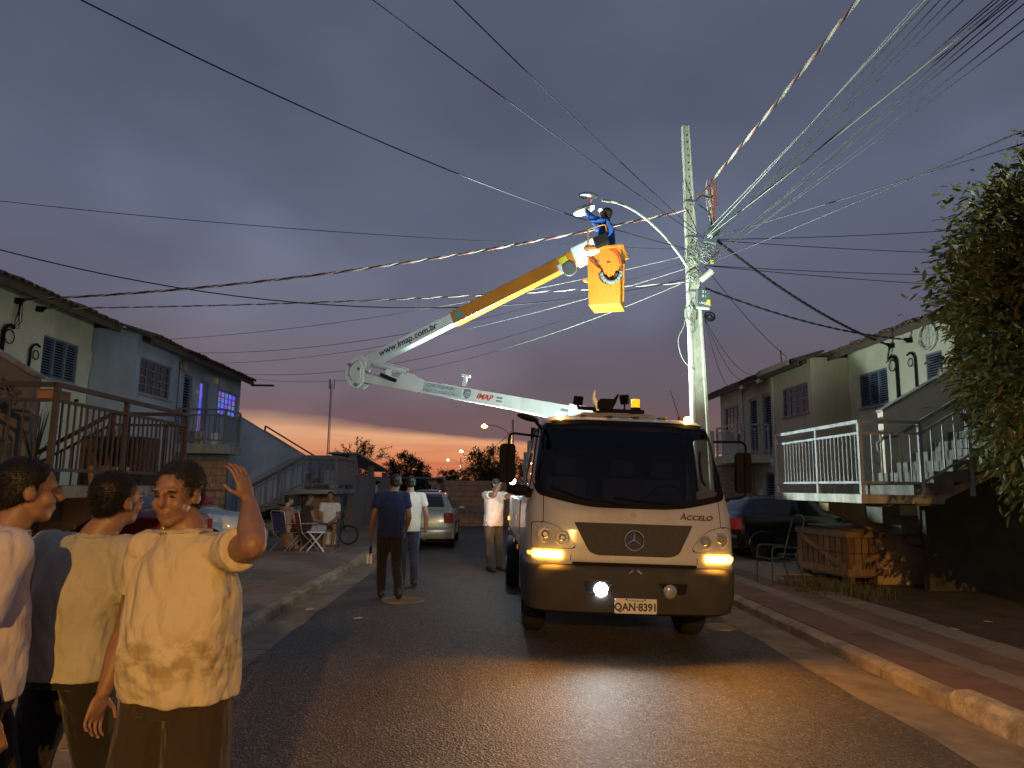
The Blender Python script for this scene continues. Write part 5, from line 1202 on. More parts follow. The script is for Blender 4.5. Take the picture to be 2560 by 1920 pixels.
for i, (y, z, s_) in enumerate(((16.5,4.95,.25), (18.2,4.95,.45), (19.6,4.92,.4), (21.3,4.9,.62), (22.2,4.9,.75))):
    cable(Vector((3.66,12.5,5.95-.12*i)), (-7.6,y,z), s_, .006, m_wire_dark if i % 2 else m_wire_pale, ORD[i]+' drop wire along the blue house eave, counted from the near end', GL)
# ================================================================== CARS
def make_car(name, label, paint, sedan=False, plate=None, badge=False, logo=False, tail_shine=0.):
    """compact hatchback; x = length (rear at 0, nose at 3.85), y = width, z up; returns the Empty"""
    root = thing(name, label, 'car')
    # stations: x, z_bottom, z_belt, z_top, half width belt, half width top
    if not sedan:
        st = [(0.0,.42,.66,.70,.66,.58),(.03,.30,.80,.86,.755,.68),(.08,.25,.93,.97,.79,.70),(.16,.235,.965,1.02,.805,.69),(.30,.23,.97,1.19,.812,.63),(.46,.225,.97,1.335,.818,.575),
              (.62,.22,.965,1.385,.822,.555),(.95,.22,.96,1.41,.825,.55),(1.45,.215,.955,1.425,.825,.55),(1.9,.215,.945,1.415,.825,.545),(2.15,.215,.94,1.375,.825,.545),(2.45,.215,.93,1.18,.822,.60),(2.72,.215,.92,.985,.818,.68),(2.86,.215,.90,.935,.815,.70),
              (3.2,.22,.84,.885,.80,.68),(3.5,.23,.78,.83,.775,.64),(3.72,.25,.68,.72,.73,.58),(3.82,.30,.58,.62,.66,.5),(3.85,.36,.50,.52,.6,.45)]
        RW, WS_, SW = (3, 6), (10, 12), [(5, 7), (7, 8), (8, 10)]; rq = 1.
    else:
        st = [(0.0,.42,.66,.72,.66,.58),(.03,.30,.84,.93,.755,.69),(.08,.25,.95,1.0,.79,.71),(.25,.235,.97,1.02,.805,.70),(.5,.23,.975,1.035,.812,.69),(.66,.225,.975,1.10,.818,.63),
              (.85,.22,.965,1.27,.822,.585),(1.05,.22,.96,1.38,.825,.55),(1.5,.215,.955,1.42,.825,.55),(1.95,.215,.945,1.415,.825,.545),(2.2,.215,.94,1.375,.825,.545),(2.5,.215,.93,1.18,.822,.60),(2.77,.215,.92,.985,.818,.68),(2.9,.215,.90,.935,.815,.70),
              (3.3,.22,.84,.885,.80,.68),(3.6,.23,.78,.83,.775,.64),(3.82,.25,.68,.72,.73,.58),(3.92,.30,.58,.62,.66,.5),(3.95,.36,.50,.52,.6,.45)]
        RW, WS_, SW = (5, 7), (10, 12), [(6, 7), (7, 9), (9, 10)]
    def sec(s_):
        x, zb, zl, zt, w, wt = s_
        half = [(0, zb), (w*.80, zb), (w*.955, zb+.05), (w*.99, zb+(zl-zb)*.35), (w, zb+(zl-zb)*.68), (w*.985, zl-.01), (w*.965, zl+min(.02,(zt-zl)*.3)), (wt+(w*.95-wt)*.12+.0, zl+(zt-zl)*.86), (wt*.93, zl+(zt-zl)*.965), (wt*.6, zt-.003), (0, zt)]
        return half
    H = [sec(s_) for s_ in st]; m = len(H[0]); rings = []
    for s_, h_ in zip(st, H): rings.append([(s_[0], -y, z) for y, z in h_]+[(s_[0], y, z) for y, z in reversed(h_[1:-1])])
    # nose/tail bow in plan
    def bow(p):
        x, y, z = p
        if x < .35: x += .10*(abs(y)/.8)**3*(1-x/.35)
        if x > 3.3: x -= .22*(abs(y)/.8)**3*min(1, (x-3.3)/.5)
        return (x, y, z)
    rings = [[bow(p) for p in r] for r in rings]; n = len(rings[0])
    b = MB(); b.loft(rings); body = b.build('body', paint, root, smooth=38)
    arches = (.66, 3.08) if not sedan else (.74, 3.16)
    nrm = lambda a, c, d: (Vector(c)-Vector(a)).cross(Vector(d)-Vector(a)).normalized()
    def strip(nm, ranges, js, mat, parent, off=.005, inset=.05, up=(0, 0)):
        """glazing lifted off the body surface between stations"""
        i0, i1 = ranges; G = []
        for i in range(i0, i1+1):
            row = []
            for j in js: row.append(Vector(rings[i][j % n]))
            G.append(row)
        # inset edges
        k = len(js); Q = [[None]*k for _ in G]
        def samp(u, v):
            u = max(0, min(len(G)-1.0001, u)); v = max(0, min(k-1.0001, v)); a, c = int(u), int(v); fu, fv = u-a, v-c
            return (G[a][c]*(1-fu)*(1-fv)+G[a+1][c]*fu*(1-fv)+G[a][c+1]*(1-fu)*fv+G[a+1][c+1]*fu*fv)
        nu, nv = 8, 6; q = MB(); vs_ = []; cen = sum((p for r in G for p in r), Vector())/(len(G)*k)
        for a in range(nu+1):
            for c in range(nv+1):
                u = (inset+(1-2*inset)*a/nu)*(len(G)-1); v = (inset+(1-2*inset)*c/nv)*(k-1); p = samp(u, v)
                e = .01; t1 = samp(u+e, v)-samp(u-e, v); t2 = samp(u, v+e)-samp(u, v-e); nn = t1.cross(t2).normalized()
                if nn.dot(p-Vector((1.9, 0, .7))) < 0: nn = -nn
                vs_.append(p+nn*off)
        q.add(vs_, [(a*(nv+1)+c, a*(nv+1)+c+1, (a+1)*(nv+1)+c+1, (a+1)*(nv+1)+c) for a in range(nu) for c in range(nv)])
        return q.build(nm, mat, parent, smooth=180, recalc=False)
    for rg in SW:
        strip('side_window', rg, [6, 7], m_glass_dark, root, .006, .06); strip('side_window', rg, [n-6, n-7], m_glass_dark, root, .006, .06)
    rw_ = strip('rear_window', RW, [8, 9, 10, 11, 12], m_glass_dark, root, .006, .07)
    strip('windscreen', WS_, [8, 9, 10, 11, 12], m_glass_dark, root, .006, .06)
    # bumpers
    for x0, sg, nm in ((0., -1, 'rear_bumper'), (3.85 if not sedan else 3.95, 1, 'front_bumper')):
        rg = []
        for z, k in ((.26,.0),(.30,.035),(.47,.05),(.53,.03),(.55,-.02)):
            P = []
            for i in range(17):
                a = -1+2*i/16; y = a*.80; xx = x0+sg*k+(-sg)*(.10 if sg < 0 else .24)*abs(a)**3.2; P.append((xx, y, z))
            P += [(x0-sg*.25, .80, z), (x0-sg*.25, -.80, z)]; rg.append(P)
        b = MB(); b.loft(rg); b.build(nm, paint, root, smooth=50)
    m_tail = EM('tail lamp lens', (1.,.03,.02), tail_shine, (.28,.02,.02)) if tail_shine else M('tail lamp lens', (.25,.025,.03), .15, var=.1, spec=.7)  # faint red emission imitates the lens's reflection; no bulb is lit
    m_hl = M('head lamp lens', (.55,.56,.56), .08, .3, var=.05)
    for s in (-1, 1):
        q = MB(); rgs = []
        for y, x in ((.60,-.005),(.70,.02),(.775,.075),(.80,.16)):
            rgs.append([(x+.02, s*y, .655), (x-.008, s*(y+.006), .665), (x+.010, s*(y+.002), .90), (x+.05, s*(y-.02), .915), (x+.1, s*(y-.08), .8)])
        q.loft(rgs); lo = q.build('tail_lamp', m_tail, root, smooth=40)
        q = MB(); rgs = []
        fx = 3.85 if not sedan else 3.95
        for y, x in ((.38,-.05),(.52,-.09),(.64,-.17),(.70,-.30)):
            rgs.append([(fx+x, s*y, .56), (fx+x-.01, s*y, .67), (fx+x-.09, s*(y-.02), .705), (fx+x-.2, s*(y-.1), .6)])
        q.loft(rgs); q.build('headlamp', m_hl, root, smooth=40)
        q = MB(); q.ell((2.42, s*.93, .98), (.07,.10,.06), nu=14, nv=8); q.tube([(2.45, s*.80, .95), (2.43, s*.9, .96)], .02, 6); mo = q.build('door_mirror', paint, root, smooth=180)
        for x in (1.05, 1.75):
            q = MB(); q.ell((x, s*.832, .80), (.07,.012,.016)); q.build('door_handle', m_black, root, smooth=180)
        q = MB(); q.beam((.85, s*.829, .62), (2.85, s*.824, .60), .012, .045); q.build('rub_strip', m_black, root)
        for ax in arches:
            q = MB(); r = .285; w = .19; prof = [(r*.62,-w/2),(r*.92,-w/2),(r*.99,-w*.34),(r,-w*.2),(r,w*.2),(r*.99,w*.34),(r*.92,w/2),(r*.62,w/2)]
            q.loft([[(ax+R*math.cos(2*math.pi*k/26), s*.715+a, r+R*math.sin(2*math.pi*k/26)) for k in range(26)] for R, a in prof], caps=False); wo_ = q.build('wheel', m_rubber, root, smooth=40)
            q = MB(); q.cyl((ax, s*.64, r), (ax, s*.795, r), r*.63, n=24); q.cyl((ax, s*.79, r), (ax, s*.81, r), r*.18, n=12)
            for k in range(6): a = 2*math.pi*k/6; q.obox((ax+r*.38*math.cos(a), s*.80, r+r*.38*math.sin(a)), (r*.42, .014, .035), Matrix.Rotation(-a, 3, 'Y'))
            q.build('rim', m_steel, wo_, smooth=40)
            q = MB(); q.torus((ax, s*.795, .30), .335, .03, Matrix.Rotation(R_(90), 3, 'X'), 22, 6, -.1, math.pi+.1); q.build('wheel_arch', paint, root, smooth=60)
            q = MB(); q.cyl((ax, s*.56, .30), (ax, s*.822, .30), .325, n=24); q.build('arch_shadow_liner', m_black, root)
    q = MB(); q.box(-.052,-.04,-.22,.22,.40,.515) if not badge else q.box(-.062,-.05,-.21,.21,.395,.525); po = q.build('number_plate', M('plate white', (.62,.62,.60), .5, var=0), root)
    if plate:
        q = MB(); q.box(-.0635,-.0622,-.21,.21,.497,.525); q.build('plate_band', M('plate blue', (.03,.07,.30), .5, var=0), po)
        text('plate_lettering', plate, .098, (-.0625,0,.447), axes((0,-1,0),(0,0,1)), M('plate ink', (.03,.03,.03), .5, var=0), po, .001, bold=.004, xs=.82)
    fx = (3.85 if not sedan else 3.95)
    q = MB(); q.box(fx+.045, fx+.055, -.2,.2,.36,.48); q.build('front_plate', M('plate white', (.62,.62,.60), .5, var=0), root)
    q = MB(); q.box(fx-.10, fx-.02, -.33,.33,.56,.64); q.build('radiator_grille', m_black, root)
    if logo:
        q = MB(); q.torus((.060,0,.865), .052, .007, axes((0,1,0),(0,0,1)), 26, 6)
        for pts in ([(-.03,.04),(0,.005),(.03,.04)], [(-.044,.02),(-.02,-.036),(0,-.004),(.02,-.036),(.044,.02)]):
            q.tube([(.056, u, .865+v) for u, v in pts], .006, 5)
        q.build('round_badge', m_chrome, root, smooth=60)
        q = MB(); q.cyl((.05,.0,.715),(.035,0,.715), .02, n=12); q.build('boot_lock', m_black, root)
        q = MB(); q.tube([(.045,-.52,.69),(.03,0,.69),(.045,.52,.69)], .004, 5); q.tube([(.088,-.62,.975),(.075,0,.985),(.088,.62,.975)], .004, 5); q.build('boot_seam', m_black, root)
        q = MB(); q.tube([(.22,0,1.075),(.24,-.22,1.09),(.255,-.42,1.10)], .007, 5); q.build('rear_wiper', m_black, root)
        q = MB(); q.cyl((.3,.28,.27),(.0,.28,.26), .022, n=10); q.build('exhaust', m_steel, root)
    # sill shadow and underbody
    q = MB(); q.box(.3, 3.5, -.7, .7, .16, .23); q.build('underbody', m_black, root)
    return root
def place(o, x, y, z, deg): o.location = (x, y, z); o.rotation_euler = (0, 0, R_(deg))
silver = M('silver green metallic', (.36,.40,.36), .33, .35, var=.04, coat=.6); blackp = M('black car paint', (.012,.012,.013), .2, var=0, coat=.8)
whitep = M('white car paint', (.66,.67,.67), .3, var=.03, coat=.5); redp = M('red car paint', (.22,.018,.014), .35, var=.08, coat=.4)
c = make_car('silver_car', 'silver hatchback parked at the far left kerb seen from behind', silver, plate='BPB4G64', logo=True, badge=True); place(c, -1.70, 18.25, .03, 90)
c = make_car('black_car', 'black hatchback parked under the right stair landing', blackp, badge=True, tail_shine=.035); place(c, 5.38, 16.35, .11, 0)
c = make_car('white_car', 'white car parked nose out before the blue house', whitep, sedan=True); place(c, -8.75, 15.4, .105, 0)
c = make_car('red_car', 'dark red car parked tail out behind the three men', redp, sedan=True); place(c, -4.75, 11.9, .105, 180)
# ================================================================== PEOPLE
def skin_mat(name, c):
    m, t, p = mat_new(name); k = mixc(t, ramp(t, tex(t, 'Noise', 30, 3), [(.35, 0.), (.7, 1.)]), sc(c, .86), sc(c, 1.1)); t.links.new(k, p.inputs['Base Color'])
    p.inputs['Roughness'].default_value = .5; p.inputs['Subsurface Weight'].default_value = .08; p.inputs['Subsurface Scale'].default_value = .02; bump(t, p, tex(t, 'Noise', 160, 3), .15, .002); return m
m_skin_light = skin_mat('skin light', (.50,.30,.20)); m_skin_mid = skin_mat('skin mid', (.28,.155,.10)); m_skin_dark = skin_mat('skin dark', (.20,.11,.07))
m_hair = M('dark hair', (.011,.009,.008), .55, var=.4, vscale=40, bmp=.35, bscale=140, bdist=.003, stretch=(1,1,.3))
def cloth(name, c, var=.08):
    m, t, p = mat_new(name); k = mixc(t, ramp(t, tex(t, 'Noise', 5, 4), [(.3, 0.), (.7, 1.)]), sc(c, 1-var), sc(c, 1+var)); t.links.new(k, p.inputs['Base Color'])
    p.inputs['Roughness'].default_value = .92; p.inputs['Specular IOR Level'].default_value = .15; p.inputs['Sheen Weight'].default_value = .15; cloth_bump(t, p); return m
def cloth_bump(t, p):
    a = tex(t, 'Noise', 6.5, 3, (1,1,.4), rough=.45); b_ = tex(t, 'Noise', 15, 3, (1.2,1.2,.7), rough=.5); w = tex(t, 'Noise', 240, 2)
    n = t.nodes.new('ShaderNodeMath'); n.operation = 'MULTIPLY_ADD'; n.inputs[1].default_value = .35; t.links.new(b_, n.inputs[0]); t.links.new(a, n.inputs[2])
    n2 = t.nodes.new('ShaderNodeMath'); n2.operation = 'MULTIPLY_ADD'; n2.inputs[1].default_value = .02; t.links.new(w, n2.inputs[0]); t.links.new(n.outputs[0], n2.inputs[2]); bump(t, p, n2.outputs[0], .75, .06)
m_eye = M('eye', (.05,.035,.03), .15, var=0)
def person(label, pos, a, H=1.75, J=None, shirt=None, pants=None, skin=None, hair='short', shoes=None, head=(0,0,0), voxel=.013, girth=1., belly=0., sleeve=.55, hem=.88, legs='long',
           curl=(.35,.35), handdir=(None,None), palm=(None,None), wr=.012, cap=None, cat='person', face=True, group=None, strands=0):
    UPV0 = Vector((0,0,1))
    k = H/1.75; a = R_(a); f = Vector((math.sin(a), math.cos(a), 0)); r = Vector((math.cos(a), -math.sin(a), 0)); o0 = Vector(pos)
    def W(p): return o0+r*p[0]*k+f*p[1]*k+Vector((0,0,p[2]*k))
    D = dict(pelvis=(0,0,.94), waist=(0,.0,1.08), chest=(0,.01,1.28), neck=(0,-.01,1.485), head=(0,.025,1.635), shl=(-.185,0,1.425), shr=(.185,0,1.425), ell=(-.245,-.03,1.13), elr=(.245,-.03,1.13),
             wrl=(-.25,.05,.885), wrr=(.25,.05,.885), hil=(-.095,0,.91), hir=(.095,0,.91), knl=(-.10,.03,.50), knr=(.10,.03,.50), anl=(-.10,-.02,.09), anr=(.10,-.02,.09))
    D.update(J or {}); P = {n_: W(v) for n_, v in D.items()}; g = girth
    hy, hp, hr_ = (R_(v) for v in head)
    HR = Matrix((r, f, Vector((0,0,1)))).transposed() @ Matrix.Rotation(-hy, 3, 'Z') @ Matrix.Rotation(hp, 3, 'X') @ Matrix.Rotation(hr_, 3, 'Y')
    hk = k*.985; hc = P['head']
    def Hd(p): return hc+HR @ (Vector(p)*hk)
    def he(mb, c, rr, rot=None): mb.ell(Hd(c), tuple(v*hk for v in rr), HR @ rot if rot else HR, 16, 10)
    b = MB()
    # head
    he(b, (0,-.012,.035), (.076,.096,.086)); he(b, (0,.022,-.03), (.060,.066,.082)); he(b, (0,.058,-.083), (.030,.028,.026)); he(b, (0,.10,-.012), (.014,.022,.017)); he(b, (0,.090,.012), (.010,.016,.032), Matrix.Rotation(R_(-14), 3, 'X'))
    he(b, (0,.076,.034), (.052,.018,.012)); he(b, (.034,.058,-.022), (.028,.028,.030)); he(b, (-.034,.058,-.022), (.028,.028,.030)); he(b, (0,.084,-.048), (.024,.014,.0085)); he(b, (0,.081,-.062), (.021,.013,.009))
    for s in (-1, 1): he(b, (s*.080,-.008,.0), (.011,.022,.034)); he(b, (s*.072,.0,-.012), (.012,.018,.02))
    he(b, (0,.03,-.07), (.055,.05,.035))
    b.cap(Hd((0,-.02,-.07)), P['neck'], .056*k*(.5+.5*g), .062*k*g, 14)
    # trunk, kept a little inside the clothes
    b.cap(P['pelvis'], P['waist'], .085*k, .085*k); b.cap(P['waist'], P['chest'], .085*k, .09*k); b.cap(P['chest'], P['neck'], .085*k, .055*k)
    for s in 'lr':
        b.cap(P['neck']-Vector((0,0,.04*k)), P['sh'+s], .06*k, .058*k); b.cap(P['sh'+s], P['el'+s], .050*k*g, .040*k*g); b.cap(P['el'+s], P['el'+s].lerp(P['wr'+s], .35), .040*k*g, .041*k*g); b.cap(P['el'+s].lerp(P['wr'+s], .35), P['wr'+s], .041*k*g, .027*k)
        b.cap(P['hi'+s], P['kn'+s], .066*k*g, .050*k*g); b.cap(P['kn'+s], P['kn'+s].lerp(P['an'+s], .33), .050*k*g, .054*k*g); b.cap(P['kn'+s].lerp(P['an'+s], .33), P['an'+s], .053*k*g, .036*k)
        fd = (f*.19*k); toe = P['an'+s]+fd-Vector((0,0,.05*k)); b.cap(P['an'+s]-Vector((0,0,.04*k))-f*.03*k, toe, .036*k, .026*k); b.ell(toe-f*.02, (.042*k,.05*k,.022*k))
    # hands
    for i, s in enumerate('lr'):
        d = (P['wr'+s]-P['el'+s]).normalized() if handdir[i] is None else Vector(handdir[i]).normalized()
        sg = -1 if s == 'l' else 1
        pn = (-r*sg) if palm[i] is None else Vector(palm[i]); pn = (pn-d*pn.dot(d)).normalized(); sd = d.cross(pn)*1.  # across the palm
        if s == 'l': sd = -sd
        w = P['wr'+s]; fr = max(.0074*k, voxel*.75)
        rot = Matrix((sd, pn, d)).transposed(); b.ell(w+d*.055*k, (.043*k, max(.017*k, voxel), .056*k), rot, 14, 9)
        for q, (off, ln) in enumerate(((-.033,.066),(-.011,.077),(.012,.072),(.034,.056))):
            p0 = w+d*.095*k+sd*off*k; c1 = curl[i]; dd = (d*math.cos(c1*.6)+pn*math.sin(c1*.6)+sd*off*3.).normalized(); p1 = p0+dd*ln*.45*k
            d2 = (d*math.cos(c1*1.5)+pn*math.sin(c1*1.5)+sd*off*1.5).normalized(); p2 = p1+d2*ln*.32*k; d3 = (d*math.cos(c1*2.3)+pn*math.sin(c1*2.3)).normalized(); p3 = p2+d3*ln*.25*k
            b.cap(p0-d*.02*k, p1, fr*1.08, fr, 8); b.cap(p1, p2, fr, fr*.92, 8); b.cap(p2, p3, fr*.92, fr*.8, 8)
        t0 = w+d*.03*k-sd*.036*k; t1 = t0+(d*.55-sd*.65+pn*.35).normalized()*.04*k; t2 = t1+(d*.85-sd*.25+pn*.35).normalized()*.033*k
        b.cap(w+d*.02*k-sd*.02*k, t1, fr*1.5, fr*1.15, 8); b.cap(t1, t2, fr*1.1, fr*.9, 8)
    body = link('person', remeshed(b, voxel, 3), skin); tag(body, label, cat, group)
    if face:
        for s in (-1, 1):
            q = MB(); he(q, (s*.031,.0825,.012), (.0105,.005,.0045)); q.build('eye', m_eye, body, smooth=180)
            q = MB(); he(q, (s*.032,.091,.033), (.017,.004,.003)); q.build('eyebrow', m_hair, body, smooth=180)
    def wrinkle(me, amp, fq, v=(1,1,.45)):
        n_ = len(me.vertices); co = np.empty(n_*3, 'f'); no = np.empty(n_*3, 'f'); me.vertices.foreach_get('co', co); me.vertices.foreach_get('normal', no)
        C = co.reshape(-1, 3); dd = np.array([mnoise.noise((x*fq*v[0], y*fq*v[1], z*fq*v[2]))*.7+abs(mnoise.noise((x*fq*2.1+z*fq*.8, y*fq*2.1-z*fq*.8, z*fq*.9+5)))*.9-.2 for x, y, z in C.tolist()], 'f')
        me.vertices.foreach_set('co', (C+no.reshape(-1, 3)*(amp*dd)[:, None]).ravel()); me.update()
    # hair
    if hair:
        q = MB(); he(q, (0,-.028,.048), (.085,.100,.090)); he(q, (0,-.055,-.005), (.070,.058,.07))
        for s in (-1, 1): he(q, (s*.062,-.02,.02), (.022,.045,.05))
        if hair == 'long':
            he(q, (0,-.07,-.05), (.075,.05,.10)); q.cap(Hd((.0,-.08,-.05)), Hd((.03,-.09,-.22)), .05*k, .03*k)
        if hair == 'bun': he(q, (0,-.10,.10), (.045,.045,.045))
        me = remeshed(q, min(.012, voxel*1.1), 2); wrinkle(me, .002, 40, (1,1,1))
        if strands:
            rs = random.Random(3); hb = bmesh.new(); hb.from_mesh(me); hb.faces.ensure_lookup_table(); V = []; F = []
            for _ in range(strands):
                fc = hb.faces[rs.randrange(len(hb.faces))]; c_ = fc.calc_center_median(); n_ = fc.normal; l_ = rs.uniform(.008,.020); dr = (n_*.55-HR.col[1]*.35-UPV0*.45+Vector((rs.gauss(0,.3),rs.gauss(0,.3),rs.gauss(0,.3)))).normalized(); sd = dr.cross(n_).normalized()*.0007; o_ = len(V)
                V += [c_-sd-n_*.002, c_+sd-n_*.002, c_+dr*l_]; F.append((o_,o_+1,o_+2))
            hb.free(); q2 = MB(); q2.add(V, F); q2.build('hair_strands', m_hair, link('hair', me, m_hair, body), recalc=False)
        else: link('hair', me, m_hair, body)
    if cap:
        q = MB(); he(q, (0,-.015,.055), (.090,.108,.085)); q.tube([Hd((-.05,.085,.055)), Hd((0,.10,.055)), Hd((.05,.085,.055))], .012*k, 6)
        he(q, (0,.12,.045), (.07,.07,.010)); link('cap', remeshed(q, .011, 1), cap, body)
    # shirt
    UPV = Vector((0,0,1))
    def ring(c, rx, ry, n=24, sup=2.3, tilt=None):
        out = []
        for i in range(n):
            th = 2*math.pi*i/n; cx_, sy_ = math.cos(th), math.sin(th)
            out.append(c+r*rx*k*math.copysign(abs(cx_)**(2/sup), cx_)+f*ry*k*math.copysign(abs(sy_)**(2/sup), sy_))
        return out
    if shirt:
        q = MB(); pe, wa, ch, ne = P['pelvis'], P['waist'], P['chest'], P['neck']; sm = (P['shl']+P['shr'])/2
        hemc = pe+(pe-wa).normalized()*((.94-hem)*k) if hem < .94 else pe.lerp(wa, (hem-.94)/.14)
        bf = f*belly*k
        q.loft([ring(hemc, .182*g, (.125+belly*.55)*g), ring(pe.lerp(wa, .25)+bf*.35, .184*g, (.128+belly*.8)*g), ring(wa+bf*.5, .180*g, (.124+belly)*g), ring(wa.lerp(ch, .55)+bf*.3, .186*g, (.126+belly*.6)*g), ring(ch, .190*g, .126*g), ring(sm-UPV*.035*k, .185, .108*g), ring(sm+UPV*.025*k, .14, .085*g), ring(ne-UPV*.015*k, .078*g, .075*g), ring(ne+UPV*.012*k, .064*g, .064*g)])
        for s in 'lr':
            e = P['sh'+s].lerp(P['el'+s], sleeve) if sleeve <= 1 else P['el'+s].lerp(P['wr'+s], sleeve-1)
            d = (e-P['sh'+s]).normalized() if sleeve <= 1 else None
            q.ell(P['sh'+s], .074*k*(.6+.4*g)); q.cap(sm, P['sh'+s], .085*k, .07*k)
            if sleeve <= 1: q.tube([P['sh'+s], P['sh'+s].lerp(e, .6), e], [.070*k*(.5+.5*g), .070*k*(.5+.5*g), .068*k*(.5+.5*g)], 16)
            else:
                q.cap(P['sh'+s], P['el'+s], .068*k*g, .055*k*g); q.tube([P['el'+s], e], [.054*k*g, .043*k], 14)
        me = remeshed(q, min(voxel, .012), 2); wrinkle(me, wr, 7.); so_ = link('shirt', me, shirt, body)
        q = MB(); q.loft([ring(ne+UPV*(.002+.006*math.sin(a_))*k+f*.0, (.068+.007*math.cos(a_))*g, (.068+.007*math.cos(a_))*g) for a_ in [2*math.pi*i_/8 for i_ in range(9)]], caps=False); q.build('collar', shirt, so_, smooth=180)
    if pants:
        q = MB(); pe = P['pelvis']; q.loft([ring((P['hil']+P['hir'])/2-UPV*.06*k, .168*g, .118*g), ring(pe, .172*g, .12*g), ring(pe.lerp(P['waist'], .8), .160*g, .112*g+belly*.5)])
        for s in 'lr':
            hi, kn, an = P['hi'+s], P['kn'+s], P['an'+s]
            if legs == 'long': q.tube([hi, hi.lerp(kn, .5), kn, kn.lerp(an, .5), an-UPV*.01*k], [.095*k*g, .088*k*g, .07*k*g, .066*k*g, .06*k], 16)
            else: q.tube([hi, hi.lerp(kn, .5), hi.lerp(kn, 1.02)], [.10*k*g, .10*k*g, .098*k*g], 18)
            q.ell(hi, .10*k*g); q.ell(kn, .068*k*g) if legs == 'long' else None
        me = remeshed(q, min(voxel, .012), 2); wrinkle(me, .009, 8.); link('trousers' if legs == 'long' else 'shorts', me, pants, body)
    if shoes:
        for s in 'lr':
            q = MB(); an = P['an'+s]; toe = an+f*.20*k-UPV*.055*k; q.cap(an-UPV*.035*k-f*.045*k, toe, .048*k, .036*k); q.ell(toe-f*.03*k, (.052*k,.06*k,.034*k), Matrix((r, f, UPV)).transposed()); q.cap(an-f*.02*k, an+UPV*.03*k, .045*k, .042*k)
            link('shoe', remeshed(q, .011, 1), shoes, body)
    return body, Hd, P
m_tee_cream = cloth('cream cotton', (.60,.52,.36)); m_tee_grey = cloth('beige grey cotton', (.42,.40,.34)); m_tee_white = cloth('white cotton', (.66,.66,.66)); m_tee_lilac = cloth('pale lilac cotton', (.50,.46,.50))
m_navy_c = cloth('navy cotton', (.020,.028,.10)); m_blue_c = cloth('royal blue workwear', (.035,.12,.48)); m_dark = cloth('black trouser cloth', (.022,.020,.018)); m_brownc = cloth('dark brown shorts', (.045,.032,.022)); m_jean = cloth('blue denim', (.035,.05,.11)); m_khaki = cloth('grey brown trousers', (.10,.085,.07))
m_shoe = M('dark shoe', (.03,.026,.022), .5)
# printed shirt: faded print across the belly of the cream shirt
m_print, t, p = mat_new('cream cotton with faded print'); c_ = t.nodes.new('ShaderNodeTexCoord'); sp = t.nodes.new('ShaderNodeSeparateXYZ'); t.links.new(c_.outputs['Object'], sp.inputs[0])
bandm = ramp(t, sp.outputs[2], [(.97, 0.), (1.02, 1.)]); band2 = ramp(t, sp.outputs[2], [(.0, 0.), (1., 1.)])
mr = t.nodes.new('ShaderNodeMapRange'); mr.inputs[1].default_value = .96; mr.inputs[2].default_value = 1.02; t.links.new(sp.outputs[2], mr.inputs[0])
mr2 = t.nodes.new('ShaderNodeMapRange'); mr2.inputs[1].default_value = 1.15; mr2.inputs[2].default_value = 1.10; t.links.new(sp.outputs[2], mr2.inputs[0])
mm = t.nodes.new('ShaderNodeMath'); mm.operation = 'MULTIPLY'; t.links.new(mr.outputs[0], mm.inputs[0]); t.links.new(mr2.outputs[0], mm.inputs[1])
nz = ramp(t, tex(t, 'Noise', 16, 5, (1,1,1.7)), [(.42, 0.), (.60, .75)]); mm2 = t.nodes.new('ShaderNodeMath'); mm2.operation = 'MULTIPLY'; t.links.new(mm.outputs[0], mm2.inputs[0]); t.links.new(nz, mm2.inputs[1])
t.links.new(mixc(t, mm2.outputs[0], (.60,.52,.36), (.30,.22,.10)), p.inputs['Base Color']); p.inputs['Roughness'].default_value = .9; p.inputs['Specular IOR Level'].default_value = .15; cloth_bump(t, p)
# 1: man with raised arm
person('man in a cream printed shirt and dark shorts shielding his eyes with a raised arm', (-1.09, 2.68, .045), 200, 1.655,
       dict(head=(.03,.06,1.64), neck=(.015,.01,1.505), shl=(-.205,.02,1.435), ell=(-.41,.16,1.48), wrl=(-.265,.01,1.625), shr=(.205,.0,1.425), elr=(.29,-.02,1.12), wrr=(.30,.06,.90), knl=(-.13,.03,.5), knr=(.11,.06,.5), anl=(-.14,0,.09), anr=(.11,.02,.09)),
       m_print, m_brownc, m_skin_mid, 'short', m_shoe, (-12, -8, 0), .0052, 1.22, .035, .55, .905, 'shorts', (.30,.5), handdir=((-.36,.05,.93), None), palm=((-.9,.3,0), None), wr=.016, strands=14000)
# 2: man seen from behind
person('man in a beige grey polo and dark trousers seen from behind between the other two', (-1.68, 3.04, .04), 20, 1.655,
       dict(head=(.13,.05,1.61), neck=(.08,-.0,1.46), chest=(.02,.0,1.26), shl=(-.17,-.02,1.40), shr=(.22,.02,1.40), ell=(-.30,.02,1.16), wrl=(-.22,.20,1.02), elr=(.30,.06,1.14), wrr=(.20,.22,1.0), knl=(-.12,-.04,.5), knr=(.10,.08,.5), anl=(-.14,-.16,.10), anr=(.10,.05,.09)),
       m_tee_grey, m_dark, m_skin_mid, 'short', m_shoe, (12, 4, 6), .009, 1.14, .03, .75, .88, 'long', wr=.016, strands=14000)
